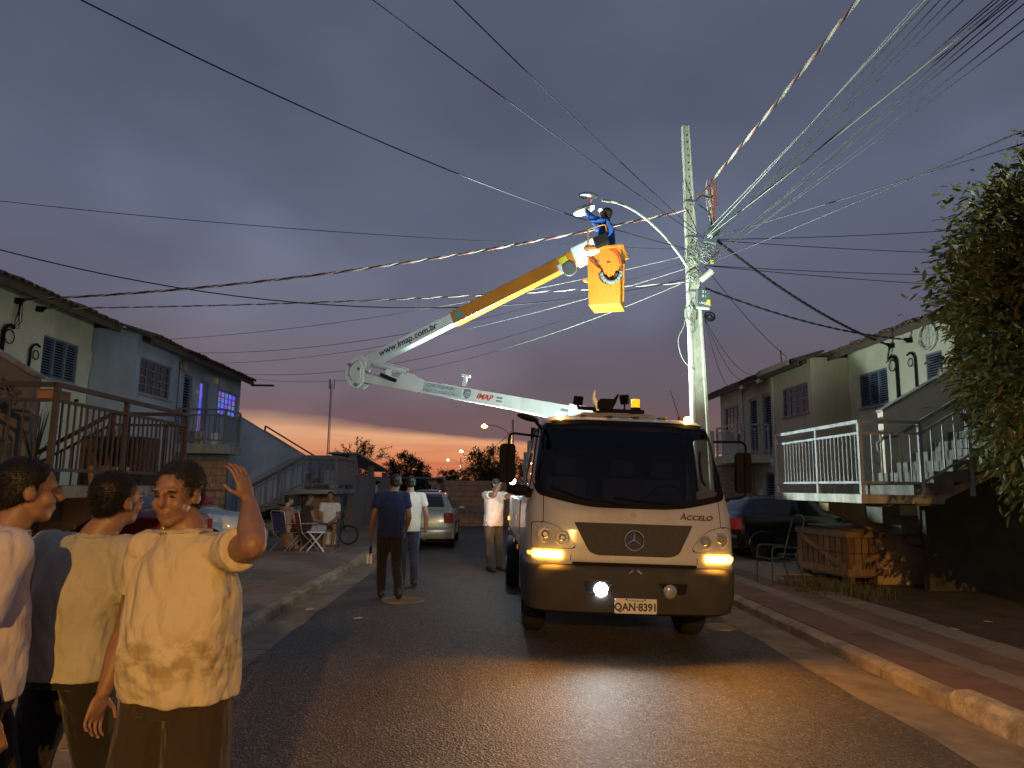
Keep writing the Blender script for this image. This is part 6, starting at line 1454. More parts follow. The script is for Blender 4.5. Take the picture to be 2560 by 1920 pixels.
# 3: man in profile at the left edge
person('man in a pale shirt in profile at the left edge', (-1.79, 2.66, .035), 52, 1.70,
       dict(head=(.0,.10,1.61), neck=(0,.04,1.465), chest=(0,.0,1.27), shl=(-.18,.02,1.41), shr=(.18,.03,1.41), ell=(-.22,.02,1.12), wrl=(-.2,.24,1.02), elr=(.24,-.05,1.12), wrr=(.23,.02,.87), knl=(-.1,.12,.5), knr=(.1,-.06,.5), anl=(-.1,.10,.09), anr=(.1,-.18,.10)),
       m_tee_lilac, m_dark, m_skin_mid, 'short', m_shoe, (2, -4, 0), .0075, 1.05, .02, .8, .89, 'long', wr=.016, strands=14000)
# 4: walker in navy
person('man in a navy shirt and black trousers walking away down the road', (-1.40, 10.4, .04), -12, 1.76,
       dict(head=(.05,.06,1.62), shl=(-.19,0,1.43), shr=(.19,0,1.43), ell=(-.26,-.04,1.14), wrl=(-.27,.02,.88), elr=(.25,.0,1.14), wrr=(.22,.12,.92), knl=(-.10,.10,.5), anl=(-.10,.03,.10), knr=(.10,.03,.5), anr=(.12,-.22,.12)),
       m_navy_c, m_dark, m_skin_dark, 'short', m_shoe, (10, -6, 0), .013, 1.08, .0, .6, .86, 'long', wr=.010)
# 5: walker in white tee
person('man in a white T-shirt and jeans walking behind the navy-shirted man', (-1.27, 11.6, .04), -10, 1.74,
       dict(knl=(-.09,.08,.5), anl=(-.09,.06,.09), knr=(.09,.02,.5), anr=(.10,-.14,.11), elr=(.27,-.03,1.13), wrr=(.275,.03,.88)),
       m_tee_white, m_jean, m_skin_mid, 'short', m_shoe, (0, -4, 0), .013, 1.04, .0, .55, .87, 'long', wr=.010)
# 6: man at the truck controls
person('man in a cap and white T-shirt reaching for the controls at the truck side', (.10, 13.75, .04), 152, 1.75,
       dict(head=(-.02,.07,1.62), shl=(-.185,.0,1.43), shr=(.185,.0,1.43), ell=(-.22,.25,1.40), wrl=(-.30,.45,1.56), elr=(.12,.26,1.44), wrr=(.0,.20,1.62), knl=(-.12,.02,.5), knr=(.10,.05,.5), anl=(-.16,-.02,.09), anr=(.10,.05,.09)),
       m_tee_white, m_khaki, m_skin_mid, 'short', m_shoe, (-18, 4, 0), .012, 1.06, .0, .5, .84, 'long', (.9,.6), wr=.012, cap=M('dark cap', (.04,.04,.045), .8))
# 7: lineman in the bucket
o, Hd, PP = person('lineman in royal blue workwear in the bucket reaching up to the street lamp', (1.86, 11.02, 4.54), -66, 1.68,
       dict(head=(.0,.03,1.615), neck=(0,-.02,1.47), shl=(-.19,.0,1.41), shr=(.19,.0,1.41), ell=(-.22,.20,1.50), wrl=(-.12,.34,1.70), elr=(.20,.22,1.48), wrr=(.10,.32,1.72)),
       m_blue_c, cloth('navy work trousers', (.02,.03,.09)), m_skin_mid, 'short', m_shoe, (0, 14, 0), .012, 1.08, .0, 1.85, .80, 'long', (.8,.8), wr=.012)
q = MB(); c_ = Hd((0,.105,.075)); q.ell(c_, .026); hl = q.build('head_torch', EM('head torch led', (.86,.9,1.), 40., (.8,.8,.8)), o, smooth=180)
q = MB(); q.torus(Hd((0,-.012,.062)), .098, .007, None, 24, 5); q.build('torch_strap', m_black, o)
light('head_torch_light', 'SPOT', Hd((0,.15,.08)), (.9,.95,1.), 14., o, (1.52, 11.2, 6.35), .02, spot=R_(80), blend=.6)

# ---------- seated group with folding chairs
def folding_chair(label, x, y, deg, fabric, metal, z=.115):
    root = thing('folding_chair', label, 'chair'); 
    q = MB(); q.box(-.22,.22,-.20,.22,.40,.415); q.build('seat', fabric, root)
    pts = [(-.225,-.20,.42),(-.23,-.30,.86),(.23,-.30,.86),(.225,-.20,.42)]; q = MB(); q.add([(-.21,-.215,.44),(.21,-.215,.44),(.215,-.30,.85),(-.215,-.30,.85),(-.21,-.205,.44),(.21,-.205,.44),(.215,-.29,.85),(-.215,-.29,.85)], [(0,3,2,1),(4,5,6,7),(0,1,5,4),(1,2,6,5),(2,3,7,6),(3,0,4,7)]); q.build('backrest', fabric, root)
    q = MB(); q.tube([(-.225,.22,.41),(-.225,-.2,.41),(-.235,-.31,.87),(-.2,-.315,.90),(.2,-.315,.90),(.235,-.31,.87),(.225,-.2,.41),(.225,.22,.41),(-.225,.22,.41)], .012, 7); q.build('frame', metal, root, smooth=60)
    for s in (-1, 1):
        for y0, y1 in ((.24,-.20),(-.26,.20)):
            q = MB(); q.tube([(s*.235, y1, .41), (s*.24, y0, .0)], .011, 7); q.build('leg', metal, root, smooth=60)
        q = MB(); q.tube([(s*.235,-.25,.62),(s*.24,.18,.62),(s*.235,.22,.41)], .012, 7); q.build('armrest', metal, root, smooth=60)
    root.location = (x, y, z); root.rotation_euler = (0, 0, R_(-deg)); return root
m_fab_blue = cloth('blue webbing', (.05,.05,.16)); m_fab_red = cloth('red webbing', (.20,.03,.035)); m_alu = M('aluminium tube', (.62,.62,.62), .35, .6, var=.05)
folding_chair('blue-backed folding chair nearest the white car', -4.62, 16.7, 35, m_fab_blue, m_alu)
folding_chair('red-backed folding chair between the blue one and the white stool', -4.22, 16.75, 48, m_fab_red, m_alu)
# white folding stool
st_ = thing('folding_stool', 'empty white folding stool in front of the seated people', 'stool')
q = MB(); q.box(-.20,.20,-.16,.16,.425,.455); q.build('seat', m_white_pvc, st_, bevel=.008)
for s in (-1, 1):
    for a0, a1 in ((-.15,.19),(.15,-.19)):
        q = MB(); q.tube([(a0, s*.14, .43), (a1, s*.14, .0)], .012, 7); q.build('leg', m_white_pvc, st_, smooth=60)
for zz, x in ((.2,.0),): q = MB(); q.tube([(-.03,-.14,.2),(-.03,.14,.2)], .01, 6); q.build('brace', m_white_pvc, st_)
st_.location = (-3.90, 16.45, .115); st_.rotation_euler = (0, 0, R_(12))
SIT = dict(pelvis=(0,0,.53), waist=(0,-.03,.68), chest=(0,-.02,.88), neck=(0,.0,1.08), head=(0,.05,1.23), shl=(-.18,0,1.02), shr=(.18,0,1.02), ell=(-.22,.08,.74), elr=(.22,.08,.74), wrl=(-.12,.28,.70), wrr=(.12,.28,.70), hil=(-.09,.03,.51), hir=(.09,.03,.51), knl=(-.11,.43,.50), knr=(.11,.43,.50), anl=(-.11,.42,.09), anr=(.11,.42,.09))
person('woman with her hair in a bun sitting on the blue-backed chair', (-4.64, 16.66, .10), 38, 1.62, SIT, cloth('rose top', (.35,.22,.18)), m_dark, m_skin_light, 'bun', None, (25, -12, 0), .012, .98, .0, .3, .50, 'shorts', wr=.006)
person('bare-shouldered person with long dark hair sitting on the red-backed chair', (-4.20, 16.74, .10), 50, 1.68, SIT, cloth('dark camisole', (.05,.035,.03)), cloth('striped shorts', (.30,.33,.42)), m_skin_mid, 'long', None, (30, -16, 0), .012, 1.05, .0, .08, .50, 'shorts', wr=.006)
S3 = dict(SIT); S3.update(knl=(-.16,.40,.55), anl=(-.12,.30,.09), knr=(.12,.40,.52), anr=(.10,.42,.09), wrl=(-.10,.32,.66), wrr=(.16,.34,.62))
person('man in a white polo and shorts sitting facing the road', (-3.86, 17.55, .10), 172, 1.74, S3, m_tee_white, cloth('brown shorts', (.07,.05,.04)), m_skin_mid, 'short', None, (0, -4, 0), .012, 1.02, .0, .55, .50, 'shorts', wr=.008)
folding_chair('dark folding chair under the man in the white polo', -3.86, 17.56, 172, m_fab_blue, M('dark tube', (.08,.08,.08), .5))
# tool case in the walker's hand
PW = Vector((-1.68, 10.42, .62)); t0 = thing('tool_case', 'small pale case carried by the navy-shirted walker', 'case', (PW.x, PW.y, .5))
q = MB(); q.box(PW.x-.045, PW.x+.045, PW.y-.10, PW.y+.10, .52, .66); q.build('shell', m_white_pvc, t0, bevel=.015)
q = MB(); q.box(PW.x-.004, PW.x+.004, PW.y-.102, PW.y+.102, .517, .663); q.build('seam', m_black, t0)
q = MB(); q.tube(bend([(PW.x,PW.y-.05,.655),(PW.x,PW.y-.05,.76),(PW.x,PW.y+.05,.76),(PW.x,PW.y+.05,.655)], .03), .01, 7); q.build('handle', m_black, t0)
# ================================================================== STREET LAMPS
def street_lamp(label, x, y, z, arm_dx, arm_dy, lamp_color, power, em, height=None, lit=True, poleh=None):
    t0 = thing('street_lamp', label, 'street lamp', (x, y, 0)); ph = poleh or z+.6
    q = MB(); q.tube([(x,y,-.1),(x,y,ph)], [.17,.09], 10); q.build('pole', m_pole, t0, smooth=60)
    P = smooth_path([Vector((x, y, z-1.0)), Vector((x+arm_dx*.35, y+arm_dy*.35, z-.3)), Vector((x+arm_dx*.75, y+arm_dy*.75, z+.05)), Vector((x+arm_dx, y+arm_dy, z))])
    q = MB(); q.tube(P, .035, 8); q.build('arm', m_steel, t0, smooth=60)
    c = Vector((x+arm_dx, y+arm_dy, z)); d = Vector((arm_dx, arm_dy, 0)).normalized(); rot = axes(d, Vector((-d.y, d.x, 0)))
    q = MB(); q.ell(c+d*.2+Vector((0,0,.05)), (.36,.15,.09), rot, 18, 8); lo = q.build('head', m_steel, t0, smooth=180)
    q = MB(); q.ell(c+d*.24-Vector((0,0,.02)), (.26,.17,.17), rot, 18, 10); q.build('bowl', EM('lamp bowl', lamp_color, em if lit else 0., (.5,.5,.45)), lo, smooth=180)
    if lit: light('lamp_light', 'SPOT', c+d*.24-Vector((0,0,.16)), lamp_color, power, lo, c+d*.4-Vector((0,0,5)), .12, spot=R_(172), blend=.35)
    return t0
SOD = (1., .47, .10)
street_lamp('lit sodium street lamp nearest behind the lift truck', 2.05, 63, 6.95, -2.3, 0., SOD, 5000., 60.)
street_lamp('second lit sodium street lamp along the far street', -1.75, 110, 6.9, -2.4, 0., (1.,.62,.25), 6000., 60.)
street_lamp('far street lamp with white light', -6.0, 150, 6.9, -2.5, 0., (.85,1.,.80), 9000., 70.)
street_lamp('unlit farthest street lamp above the far street', -14.5, 245, 6.9, -3., 0., SOD, 0., 0., lit=False)
# the next lamp of the same street, behind the viewer: throws the warm light and the long shadows up the road
street_lamp('sodium street lamp on the pole behind the viewer', 3.95, -21.5, 7.4, -1.6, 1.6, (1.,.50,.10), 50000., 60.)
# ================================================================== VEGETATION
def leaf_mat(name, c, c2):
    m, t, p = mat_new(name); oi = t.nodes.new('ShaderNodeNewGeometry'); k = mixc(t, oi.outputs['Random Per Island'], c, c2); t.links.new(k, p.inputs['Base Color'])
    p.inputs['Roughness'].default_value = .45; p.inputs['Specular IOR Level'].default_value = .4; p.inputs['Transmission Weight'].default_value = 0.
    tr = t.nodes.new('ShaderNodeBsdfTranslucent'); t.links.new(k, tr.inputs[0]); mx = t.nodes.new('ShaderNodeMixShader'); mx.inputs[0].default_value = .25
    out = t.nodes['Material Output']; t.links.new(p.outputs[0], mx.inputs[1]); t.links.new(tr.outputs[0], mx.inputs[2]); t.links.new(mx.outputs[0], out.inputs[0]); return m
m_leaf = leaf_mat('glossy tree leaf', (.065,.082,.02), (.24,.205,.055)); m_leaf_dark = leaf_mat('dark tree leaf', (.02,.03,.01), (.05,.06,.02)); m_bark = M('bark', (.09,.065,.045), .95, var=.3, vscale=12, bmp=.8, bscale=25, bdist=.02)
m_leaf_green = leaf_mat('bright green leaf', (.05,.09,.02), (.10,.15,.04)); m_leaf_far = leaf_mat('far tree leaf', (.05,.055,.02), (.10,.095,.035))
def leaves(mb, rr, pts, n, L, spread, droop=.2):
    V, F = [], []
    for _ in range(n):
        c, d0 = pts[rr.randrange(len(pts))]; c = c+Vector((rr.gauss(0,1), rr.gauss(0,1), rr.gauss(0,1)))*spread
        d = (d0*.8+Vector((rr.gauss(0,.6), rr.gauss(0,.6), rr.gauss(0,.5)-droop))).normalized(); s = d.cross(Vector((rr.gauss(0,.4), rr.gauss(0,.4), 1))).normalized(); nn = s.cross(d); l = L*rr.uniform(.65,1.25); w = l*.36; o = len(V)
        V += [c, c+d*l*.35+s*w*.5+nn*.0, c+d*l*.75+s*w*.38-nn*l*.04, c+d*l-nn*l*.12, c+d*l*.75-s*w*.38-nn*l*.04, c+d*l*.35-s*w*.5, c+d*l*.5-nn*l*.03+nn*l*.05]
        F += [(o,o+1,o+6),(o+1,o+2,o+6),(o+2,o+3,o+6),(o+3,o+4,o+6),(o+4,o+5,o+6),(o+5,o,o+6)]
    mb.add(V, F)
def grow(rr, base, top, R, levels=3, nb=5, up=.35):
    """limbs as polylines with radii; returns (limbs, tips)"""
    limbs, tips = [], []
    def br(p, d, ln, r, lv):
        pts = [p]; rs = [r]; q = p.copy(); m = 5
        for i in range(m):
            d = (d+Vector((rr.gauss(0,.16), rr.gauss(0,.16), rr.gauss(0,.1)+.05))).normalized(); q = q+d*ln/m; pts.append(q.copy()); rs.append(r*(1-.6*(i+1)/m))
        limbs.append((pts, rs))
        if lv == 0: tips.extend([(pts[i], d) for i in (2,3,4,5)]); return
        for k in range(nb):
            i = rr.randint(2, m); a = rr.uniform(0, 6.28); sd = Vector((math.cos(a), math.sin(a), rr.uniform(-.1, .6))); br(pts[i], (d*.5+sd*.9).normalized(), ln*rr.uniform(.5,.75), rs[i]*.65, lv-1)
        tips.append((pts[-1], d))
    br(Vector(base), Vector((0,0,1)), (Vector(top)-Vector(base)).length, R, levels); return limbs, tips
def tree(name, label, base, h_trunk, crown_c, crown_r, n, L, mat, seed, R=.12, cat='tree', clumps=40, shell=.55, group=None, droop=.2):
    rr = random.Random(seed); t0 = thing(name, label, cat, base, group); B = Vector(base); CC = Vector(crown_c); cr_ = crown_r if isinstance(crown_r, tuple) else (crown_r,)*3
    q = MB(); top = Vector((B.x+(CC.x-B.x)*.5, B.y+(CC.y-B.y)*.5, B.z+h_trunk)); q.tube([B, B.lerp(top, .5)+Vector((.04,0,0)), top], [R, R*.8, R*.65], 9); q.build('trunk', m_bark, t0, smooth=60)
    pts = []; lim = MB()
    for _ in range(clumps):
        while True:
            v = Vector((rr.uniform(-1,1), rr.uniform(-1,1), rr.uniform(-1,1)))
            if shell*rr.random() < v.length <= 1: break
        c = CC+Vector((v.x*cr_[0], v.y*cr_[1], v.z*cr_[2])); out = Vector((v.x/cr_[0], v.y/cr_[1], v.z/cr_[2])).normalized(); 
        mid = top.lerp(c, .5)+Vector((rr.uniform(-.1,.1),)*3); lim.tube([top, mid, c], [R*.35, R*.2, R*.05], 5)
        for _ in range(5): pts.append((c+Vector((rr.gauss(0,1)*cr_[0], rr.gauss(0,1)*cr_[1], rr.gauss(0,1)*cr_[2]))*(.07 if n > 40000 else .10), out))
    lim.build('limb', m_bark, t0); q = MB(); leaves(q, rr, pts, n, L, cr_[0]*.06, droop); q.build('crown', mat, t0, recalc=False); return t0
tree('leafy_tree', 'large leafy tree at the right edge before the cream house', (7.2, 7.6, .08), 1.7, (7.2, 7.55, 3.45), (1.9, 1.6, 2.35), 62000, .135, m_leaf, 5, .12, clumps=480, shell=.8)
# far trees beyond the end of the street
tree('far_tree', 'dark round tree beyond the boundary wall', (-5.4, 47, 0), 1.4, (-5.4, 47, 2.4), (1.45, 1.3, 1.25), 9000, .16, m_leaf_dark, 21, .12, clumps=70)
tree('far_tree', 'broad tree lit orange behind the truck mirror', (.3, 58, 0), 1.8, (.3, 58, 2.9), (2.5, 1.8, 1.75), 14000, .20, m_leaf_far, 22, .18, clumps=90)
tree('far_tree', 'small bright green tree under the white far lamp', (-5.6, 98, 0), 1.2, (-5.6, 98, 2.5), (1.5, 1.4, 1.3), 6000, .22, m_leaf_green, 23, .14, clumps=50)
tree('far_tree', 'dark low tree between boundary wall and end of the street', (-3.2, 40, 0), 1., (-3.3, 40, 1.5), (.9, .9, 1.1), 4000, .13, m_leaf_dark, 24, .08, clumps=40)
tree('far_tree', 'dim tree left of the bright green one', (-7.6, 75, 0), 1., (-7.6, 75, 1.9), (1.6, 1.5, 1.0), 4000, .2, m_leaf_dark, 25, .1, clumps=40)
tree('far_tree', 'dark tree behind the lift truck cab', (4.2, 66, 0), 1.5, (4.0, 66, 2.6), (1.8, 1.8, 1.5), 7000, .2, m_leaf_dark, 26, .12, clumps=50)
# feathery half-bare tree
rr = random.Random(41); t0 = thing('feathery_tree', 'thin half-bare tree against the sunset above the boundary wall', 'tree', (-7.7, 40, 0))
limbs, tips = grow(rr, (-7.9, 40, 0), (-7.8, 40, 2.7), .10, 3, 5); q = MB()
for pts, rs in limbs: q.tube(pts, [max(v, .008) for v in rs], 5)
q.build('trunk', m_bark, t0, smooth=60); q = MB(); leaves(q, rr, tips, 5200, .13, .05, .1); q.build('crown', m_leaf_dark, t0, recalc=False)
# mast
t0 = thing('radio_mast', 'slender lattice mast against the sunset', 'mast', (-27.2, 120, 0)); q = MB()
for k in range(3):
    a = 2*math.pi*k/3; q.tube([(-27.2+.22*math.cos(a), 120+.22*math.sin(a), 0), (-27.2+.16*math.cos(a), 120+.16*math.sin(a), 18.6)], .05, 5)
for i in range(46):
    z = i*.4
    for k in range(3):
        a, b2 = 2*math.pi*k/3, 2*math.pi*(k+1)/3; q.tube([(-27.2+.2*math.cos(a), 120+.2*math.sin(a), z), (-27.2+.2*math.cos(b2), 120+.2*math.sin(b2), z+.4)], .025, 4)
q.build('lattice', m_steel, t0); q = MB()
for k in range(3): a = 2*math.pi*k/3; q.tube([(-27.2+.5*math.cos(a), 120+.5*math.sin(a), 17.6), (-27.2+.5*math.cos(a), 120+.5*math.sin(a), 19.3)], .09, 6)
q.build('antenna_panels', m_steel, t0)
# far dark houses / hedge line so that the street end closes
m_far = M('far roof', (.10,.07,.055), .9); 
for i, (x, y, w_, hh, lab) in enumerate(((-9.5, 90, 7, 3.0, 'far low house with dark roof beyond the boundary wall'), (9., 85, 9, 3.2, 'far low house hidden mostly by the lift truck'), (-4.6, 130, 4.5, 2.9, 'tiny far house under the street lamps'))):
    t0 = thing('far_house', lab, 'house', (x, y, 0)); q = MB(); q.box(x-w_/2, x+w_/2, y, y+6, 0, hh*.75); q.build('wall', m_plaster_beige, t0)
    q = MB(); q.prism([(x-w_/2-.4, hh*.75), (x+w_/2+.4, hh*.75), (x, hh)], 'y', y-.4, y+6.4); q.build('roof', m_far, t0)
    for k in (-1, 1): q = MB(); q.box(x+k*w_*.25-.5, x+k*w_*.25+.5, y-.03, y+.0, .9, 1.7); q.build('window', m_glass_dark, t0)
# gate posts and a dark vehicle in the gap at the end of the street
t0 = thing('steel_gate', 'tall steel gate frame at the end of the street', 'gate', (-3, 29.5, 0)); q = MB()
q.box(-1.84,-1.76,29.0,29.08,0,1.95); q.box(-3.95,-3.88,29.0,29.08,0,1.95); q.build('post', m_rail_dark, t0); q = MB(); q.box(-3.95,-1.76,29.01,29.07,1.9,1.95); q.build('top_rail', m_rail_dark, t0)
c = make_car('far_car', 'dark car glimpsed through the gap at the end of the street', blackp, badge=True); place(c, -2.9, 33.5, 0., 90)
b = MB(); b.box(-14, 12, 28.8, 60, -.1, -.02); tag(b.build('cross_street', m_slab_tan), kind='structure')
# far overhead wires between the street lamps
for i, (z0, z1, lab) in enumerate(((6.6, 6.5, 'upper far wire between the distant street lamps'), (6.0, 5.9, 'lower far wire between the distant street lamps'))):
    cable((2.05,63,z0), (-1.75,110,z1), .5, .03, m_wire_dark, lab); cable((-1.75,110,z1), (-6.0,150,z1), .6, .03, m_wire_dark, lab+', beyond the second lamp')
# ================================================================== CRATE, CHAIR, WEEDS
m_wood = M('weathered crate wood', (.20,.13,.075), .85, var=.35, vscale=4, stretch=(6,6,.6), bmp=.5, bscale=40, dirt=(.16,.10,.06), dirtscale=3.); m_wood2 = M('paler crate wood', (.27,.18,.10), .85, var=.3, vscale=4, stretch=(6,6,.6), bmp=.5, bscale=40)
crate = thing('wooden_crate', 'large slatted wooden crate under the right stair landing', 'crate', (6.07, 11.97, .1)); crate.rotation_euler = (0, 0, R_(8)); CM = wm(crate)
class CB(MB):
    def build(s, *a, **k): s.v = [tuple(CM @ Vector(v)) for v in s.v]; return MB.build(s, *a, **k)
CW, CD, CH = 1.32, 1.5, .86; rc = random.Random(4)
for k in range(10):
    q = CB(); x0 = k*CW/10; q.box(x0+.006+rc.uniform(0,.006), x0+CW/10-.008-rc.uniform(0,.01), rc.uniform(-.004,.004), .02, .2, CH-.06); q.build('plank', rc.choice([m_wood, m_wood2]), crate)
    q = CB(); q.box(x0+.006, x0+CW/10-.008, CD-.02, CD, .2, CH-.06); q.build('plank', m_wood, crate)
for k in range(9):
    y0 = k*CD/9; q = CB(); q.box(rc.uniform(-.004,.004), .02, y0+.025+rc.uniform(0,.01), y0+CD/9-.008-rc.uniform(0,.02), .2, CH-.06); q.build('plank', rc.choice([m_wood, m_wood2]), crate)
    q = CB(); q.box(CW-.02, CW, y0+.025, y0+CD/9-.008, .2, CH-.06); q.build('plank', m_wood, crate)
for args in ((-.03,CW+.03,-.032,-.006,CH-.10,CH), (-.03,CW+.03,-.032,-.006,.13,.24), (-.032,-.006,-.005,CD,CH-.10,CH), (-.032,-.006,-.005,CD,.13,.24), (CW+.006,CW+.03,0,CD,CH-.1,CH), (0,CW,CD+.004,CD+.03,CH-.1,CH)):
    q = CB(); q.box(*args); q.build('batten', m_wood2, crate, bevel=.004)
q = CB(); q.beam((.04,-.02,.25), (CW-.12,-.02,CH-.12), .022, .08, up=(0,0,1)); q.build('brace', m_wood2, crate); q = CB(); q.beam((-.02,.06,.25), (-.02,CD-.1,CH-.12), .022, .08); q.build('brace', m_wood2, crate)
for x in (.05, CW/2, CW-.1):
    for y in (.05, CD-.2): q = CB(); q.box(x, x+.1, y, y+.14, .0, .13); q.build('pallet_block', m_wood, crate)
q = CB(); q.box(-.02,CW+.02,.0,CD,.10,.135); q.build('pallet_deck', m_wood, crate)
q = CB(); q.tube([(-.01,-.035,.50),(CW,-.035,.49)], .004, 4); q.tube([(-.035,0,.5),(-.035,CD,.5)], .004, 4); q.build('strapping_wire', m_black, crate)
b = MB(); rot = Matrix.Rotation(R_(14), 3, 'Z') @ Matrix.Rotation(R_(1.6), 3, 'X'); b.obox((6.72, 12.75, 1.005), (1.25, 1.25, .022), rot); tag(b.build('board', m_wood2, bevel=.004), 'warped board lying on top of the wooden crate', 'board')
b = MB(); b.obox((6.45, 12.55, .973), (.9, 1.1, .016), Matrix.Rotation(R_(4), 3, 'Z')); tag(b.build('board', m_wood), 'lower board under the warped one on the crate', 'board')
# string chair with tall back
ch = thing('patio_chair', 'dark tubular patio chair with tall string back beside the crate', 'chair', (0,0,0)); m_gr = M('dark green tube', (.05,.075,.07), .4, .3, var=.1)
def U(y0, y1, w, z0, z1, n=10): 
    P = [(-w, y0, z0)]
    for k in range(n+1): a = math.pi*k/n; P.append((-w*math.cos(a), y0+(y1-y0)*(.82+.18*math.sin(a)), z0+(z1-z0)*(.82+.18*math.sin(a))))
    return P+[(w, y0, z0)]
q = MB(); q.tube(U(-.20,-.42,.19,.40,1.12), .012, 7); bk = q.build('back_frame', m_gr, ch, smooth=60)
for k in range(22):
    u = k/22*.93; y = -.20-.22*u; z = .40+.72*u; w = .19*(1 if u < .82 else max(.3, math.sqrt(max(0, 1-((u-.82)/.18)**2)))); q = MB(); q.tube([(-w,y,z),(0,y-.012,z-.01),(w,y,z)], .005, 5); q.build('back_string', m_black, bk)
q = MB(); q.tube([(-.22,.24,.42),(-.22,.1,.38),(-.2,-.22,.41),(.2,-.22,.41),(.22,.1,.38),(.22,.24,.42),(-.22,.24,.42)], .012, 7); sf = q.build('seat_frame', m_gr, ch, smooth=60)
for k in range(16): y = -.2+.43*k/15; z = .40-.02*math.sin(math.pi*k/15); q = MB(); q.tube([(-.21,y,z),(0,y,z-.03),(.21,y,z)], .005, 5); q.build('seat_string', m_black, sf)
for s in (-1, 1):
    q = MB(); q.tube(bend([(s*.25,.24,0),(s*.25,.22,.62),(s*.25,-.26,.60)], .08), .013, 8); q.build('armrest', m_gr, ch, smooth=60)
    q = MB(); q.tube([(s*.23,-.20,.44),(s*.24,-.34,.0)], .013, 8); q.build('leg', m_gr, ch, smooth=60)
ch.location = (4.78, 11.75, .118); ch.rotation_euler = (0, 0, R_(96))
# weeds
rr = random.Random(8); q = MB(); V = []; F = []
for _ in range(1500):
    x = rr.gauss(5.25, .36); y = rr.gauss(11.35, .42)
    if x < 4.75 or y > 12.1: continue
    h_ = rr.uniform(.05,.22); a = rr.uniform(0,6.28); w_ = .006; dx_, dy_ = math.cos(a), math.sin(a); b_ = rr.uniform(.02,.12); o = len(V); z = .088
    V += [(x-dy_*w_,y+dx_*w_,z),(x+dy_*w_,y-dx_*w_,z),(x+dx_*b_*.4+dy_*w_*.7,y+dy_*b_*.4-dx_*w_*.7,z+h_*.6),(x+dx_*b_*.4-dy_*w_*.7,y+dy_*b_*.4+dx_*w_*.7,z+h_*.6),(x+dx_*b_,y+dy_*b_,z+h_)]; F += [(o,o+1,o+2,o+3),(o+3,o+2,o+4)]
q.add(V, F); tag(q.build('weeds', leaf_mat('weed blade', (.10,.11,.04), (.24,.20,.09)), recalc=False), 'dry grassy weeds between the patio chair and the crate', 'weeds', kind='stuff')
b = MB(); b.tube([(4.72,10.95,.135),(4.9,10.9,.15),(5.12,11.0,.14)], [.02,.03,.015], 6); tag(b.build('branch', m_bark, smooth=60), 'broken dead branch on the pavement in front of the patio chair', 'branch')
# plants and trunk at the left edge
tree('yard_tree', 'dim tree with slim trunk at the left edge behind the brown railing', (-6.15, 8.35, .1), 1.6, (-6.5, 8.0, 2.5), (.75, .8, .7), 1600, .11, m_leaf_dark, 33, .10, clumps=36)
rr = random.Random(15)
def potted(label, x, y, n, ln):
    t0 = thing('potted_plant', label, 'plant', (x, y, 1.58)); z = 1.58; q = MB(); q.tube([(x,y,z),(x,y,z+.24),(x,y,z+.25),(x,y,z+.2)], [.11,.15,.13,.12], 16); q.build('pot', m_white_pvc if rr.random() < .5 else m_brick, t0, smooth=40)
    for _ in range(n):
        a = rr.uniform(0,6.28); e = rr.uniform(.15,.6); P = []; w0 = .018
        V = []; F = []
        for k in range(6):
            u = k/5; c_ = Vector((x+math.cos(a)*e*u*ln*.7, y+math.sin(a)*e*u*ln*.7, z+.2+ln*u*(1-.35*e*u))); s_ = Vector((-math.sin(a), math.cos(a), 0))*w0*(1-u*.9); V += [c_-s_, c_+s_, c_+Vector((0,0,-.004))]
            if k: o = 3*k; F += [(o-3,o-2,o+1,o), (o-1,o-2,o+1,o+2), (o-3,o-1,o+2,o)]
        q = MB(); q.add(V, F); q.build('leaf', m_leaf_dark, t0, recalc=False)
potted('spiky potted plant behind the middle of the brown railing', -4.95, 9.2, 16, .75); potted('spiky potted plant behind the near end of the brown railing', -5.1, 8.1, 14, .7); potted('small spiky potted plant farther along the brown railing', -5.0, 9.75, 14, .6)
b = MB(); b.box(-4.80,-4.62,7.55,7.85,2.50,2.60); tag(b.build('hollow_brick', m_brick, bevel=.004), 'hollow clay brick set on the brown railing', 'brick')
b = MB(); b.box(-5.6,-4.75,9.85,10.35,1.585,2.25); o = tag(b.build('cabinet', m_timber, bevel=.01), 'dark wooden cabinet on the landing behind the brown railing', 'cabinet'); q = MB(); q.box(-5.15,-5.13,9.84,9.848,1.62,2.2); q.build('door_gap', m_black, o)
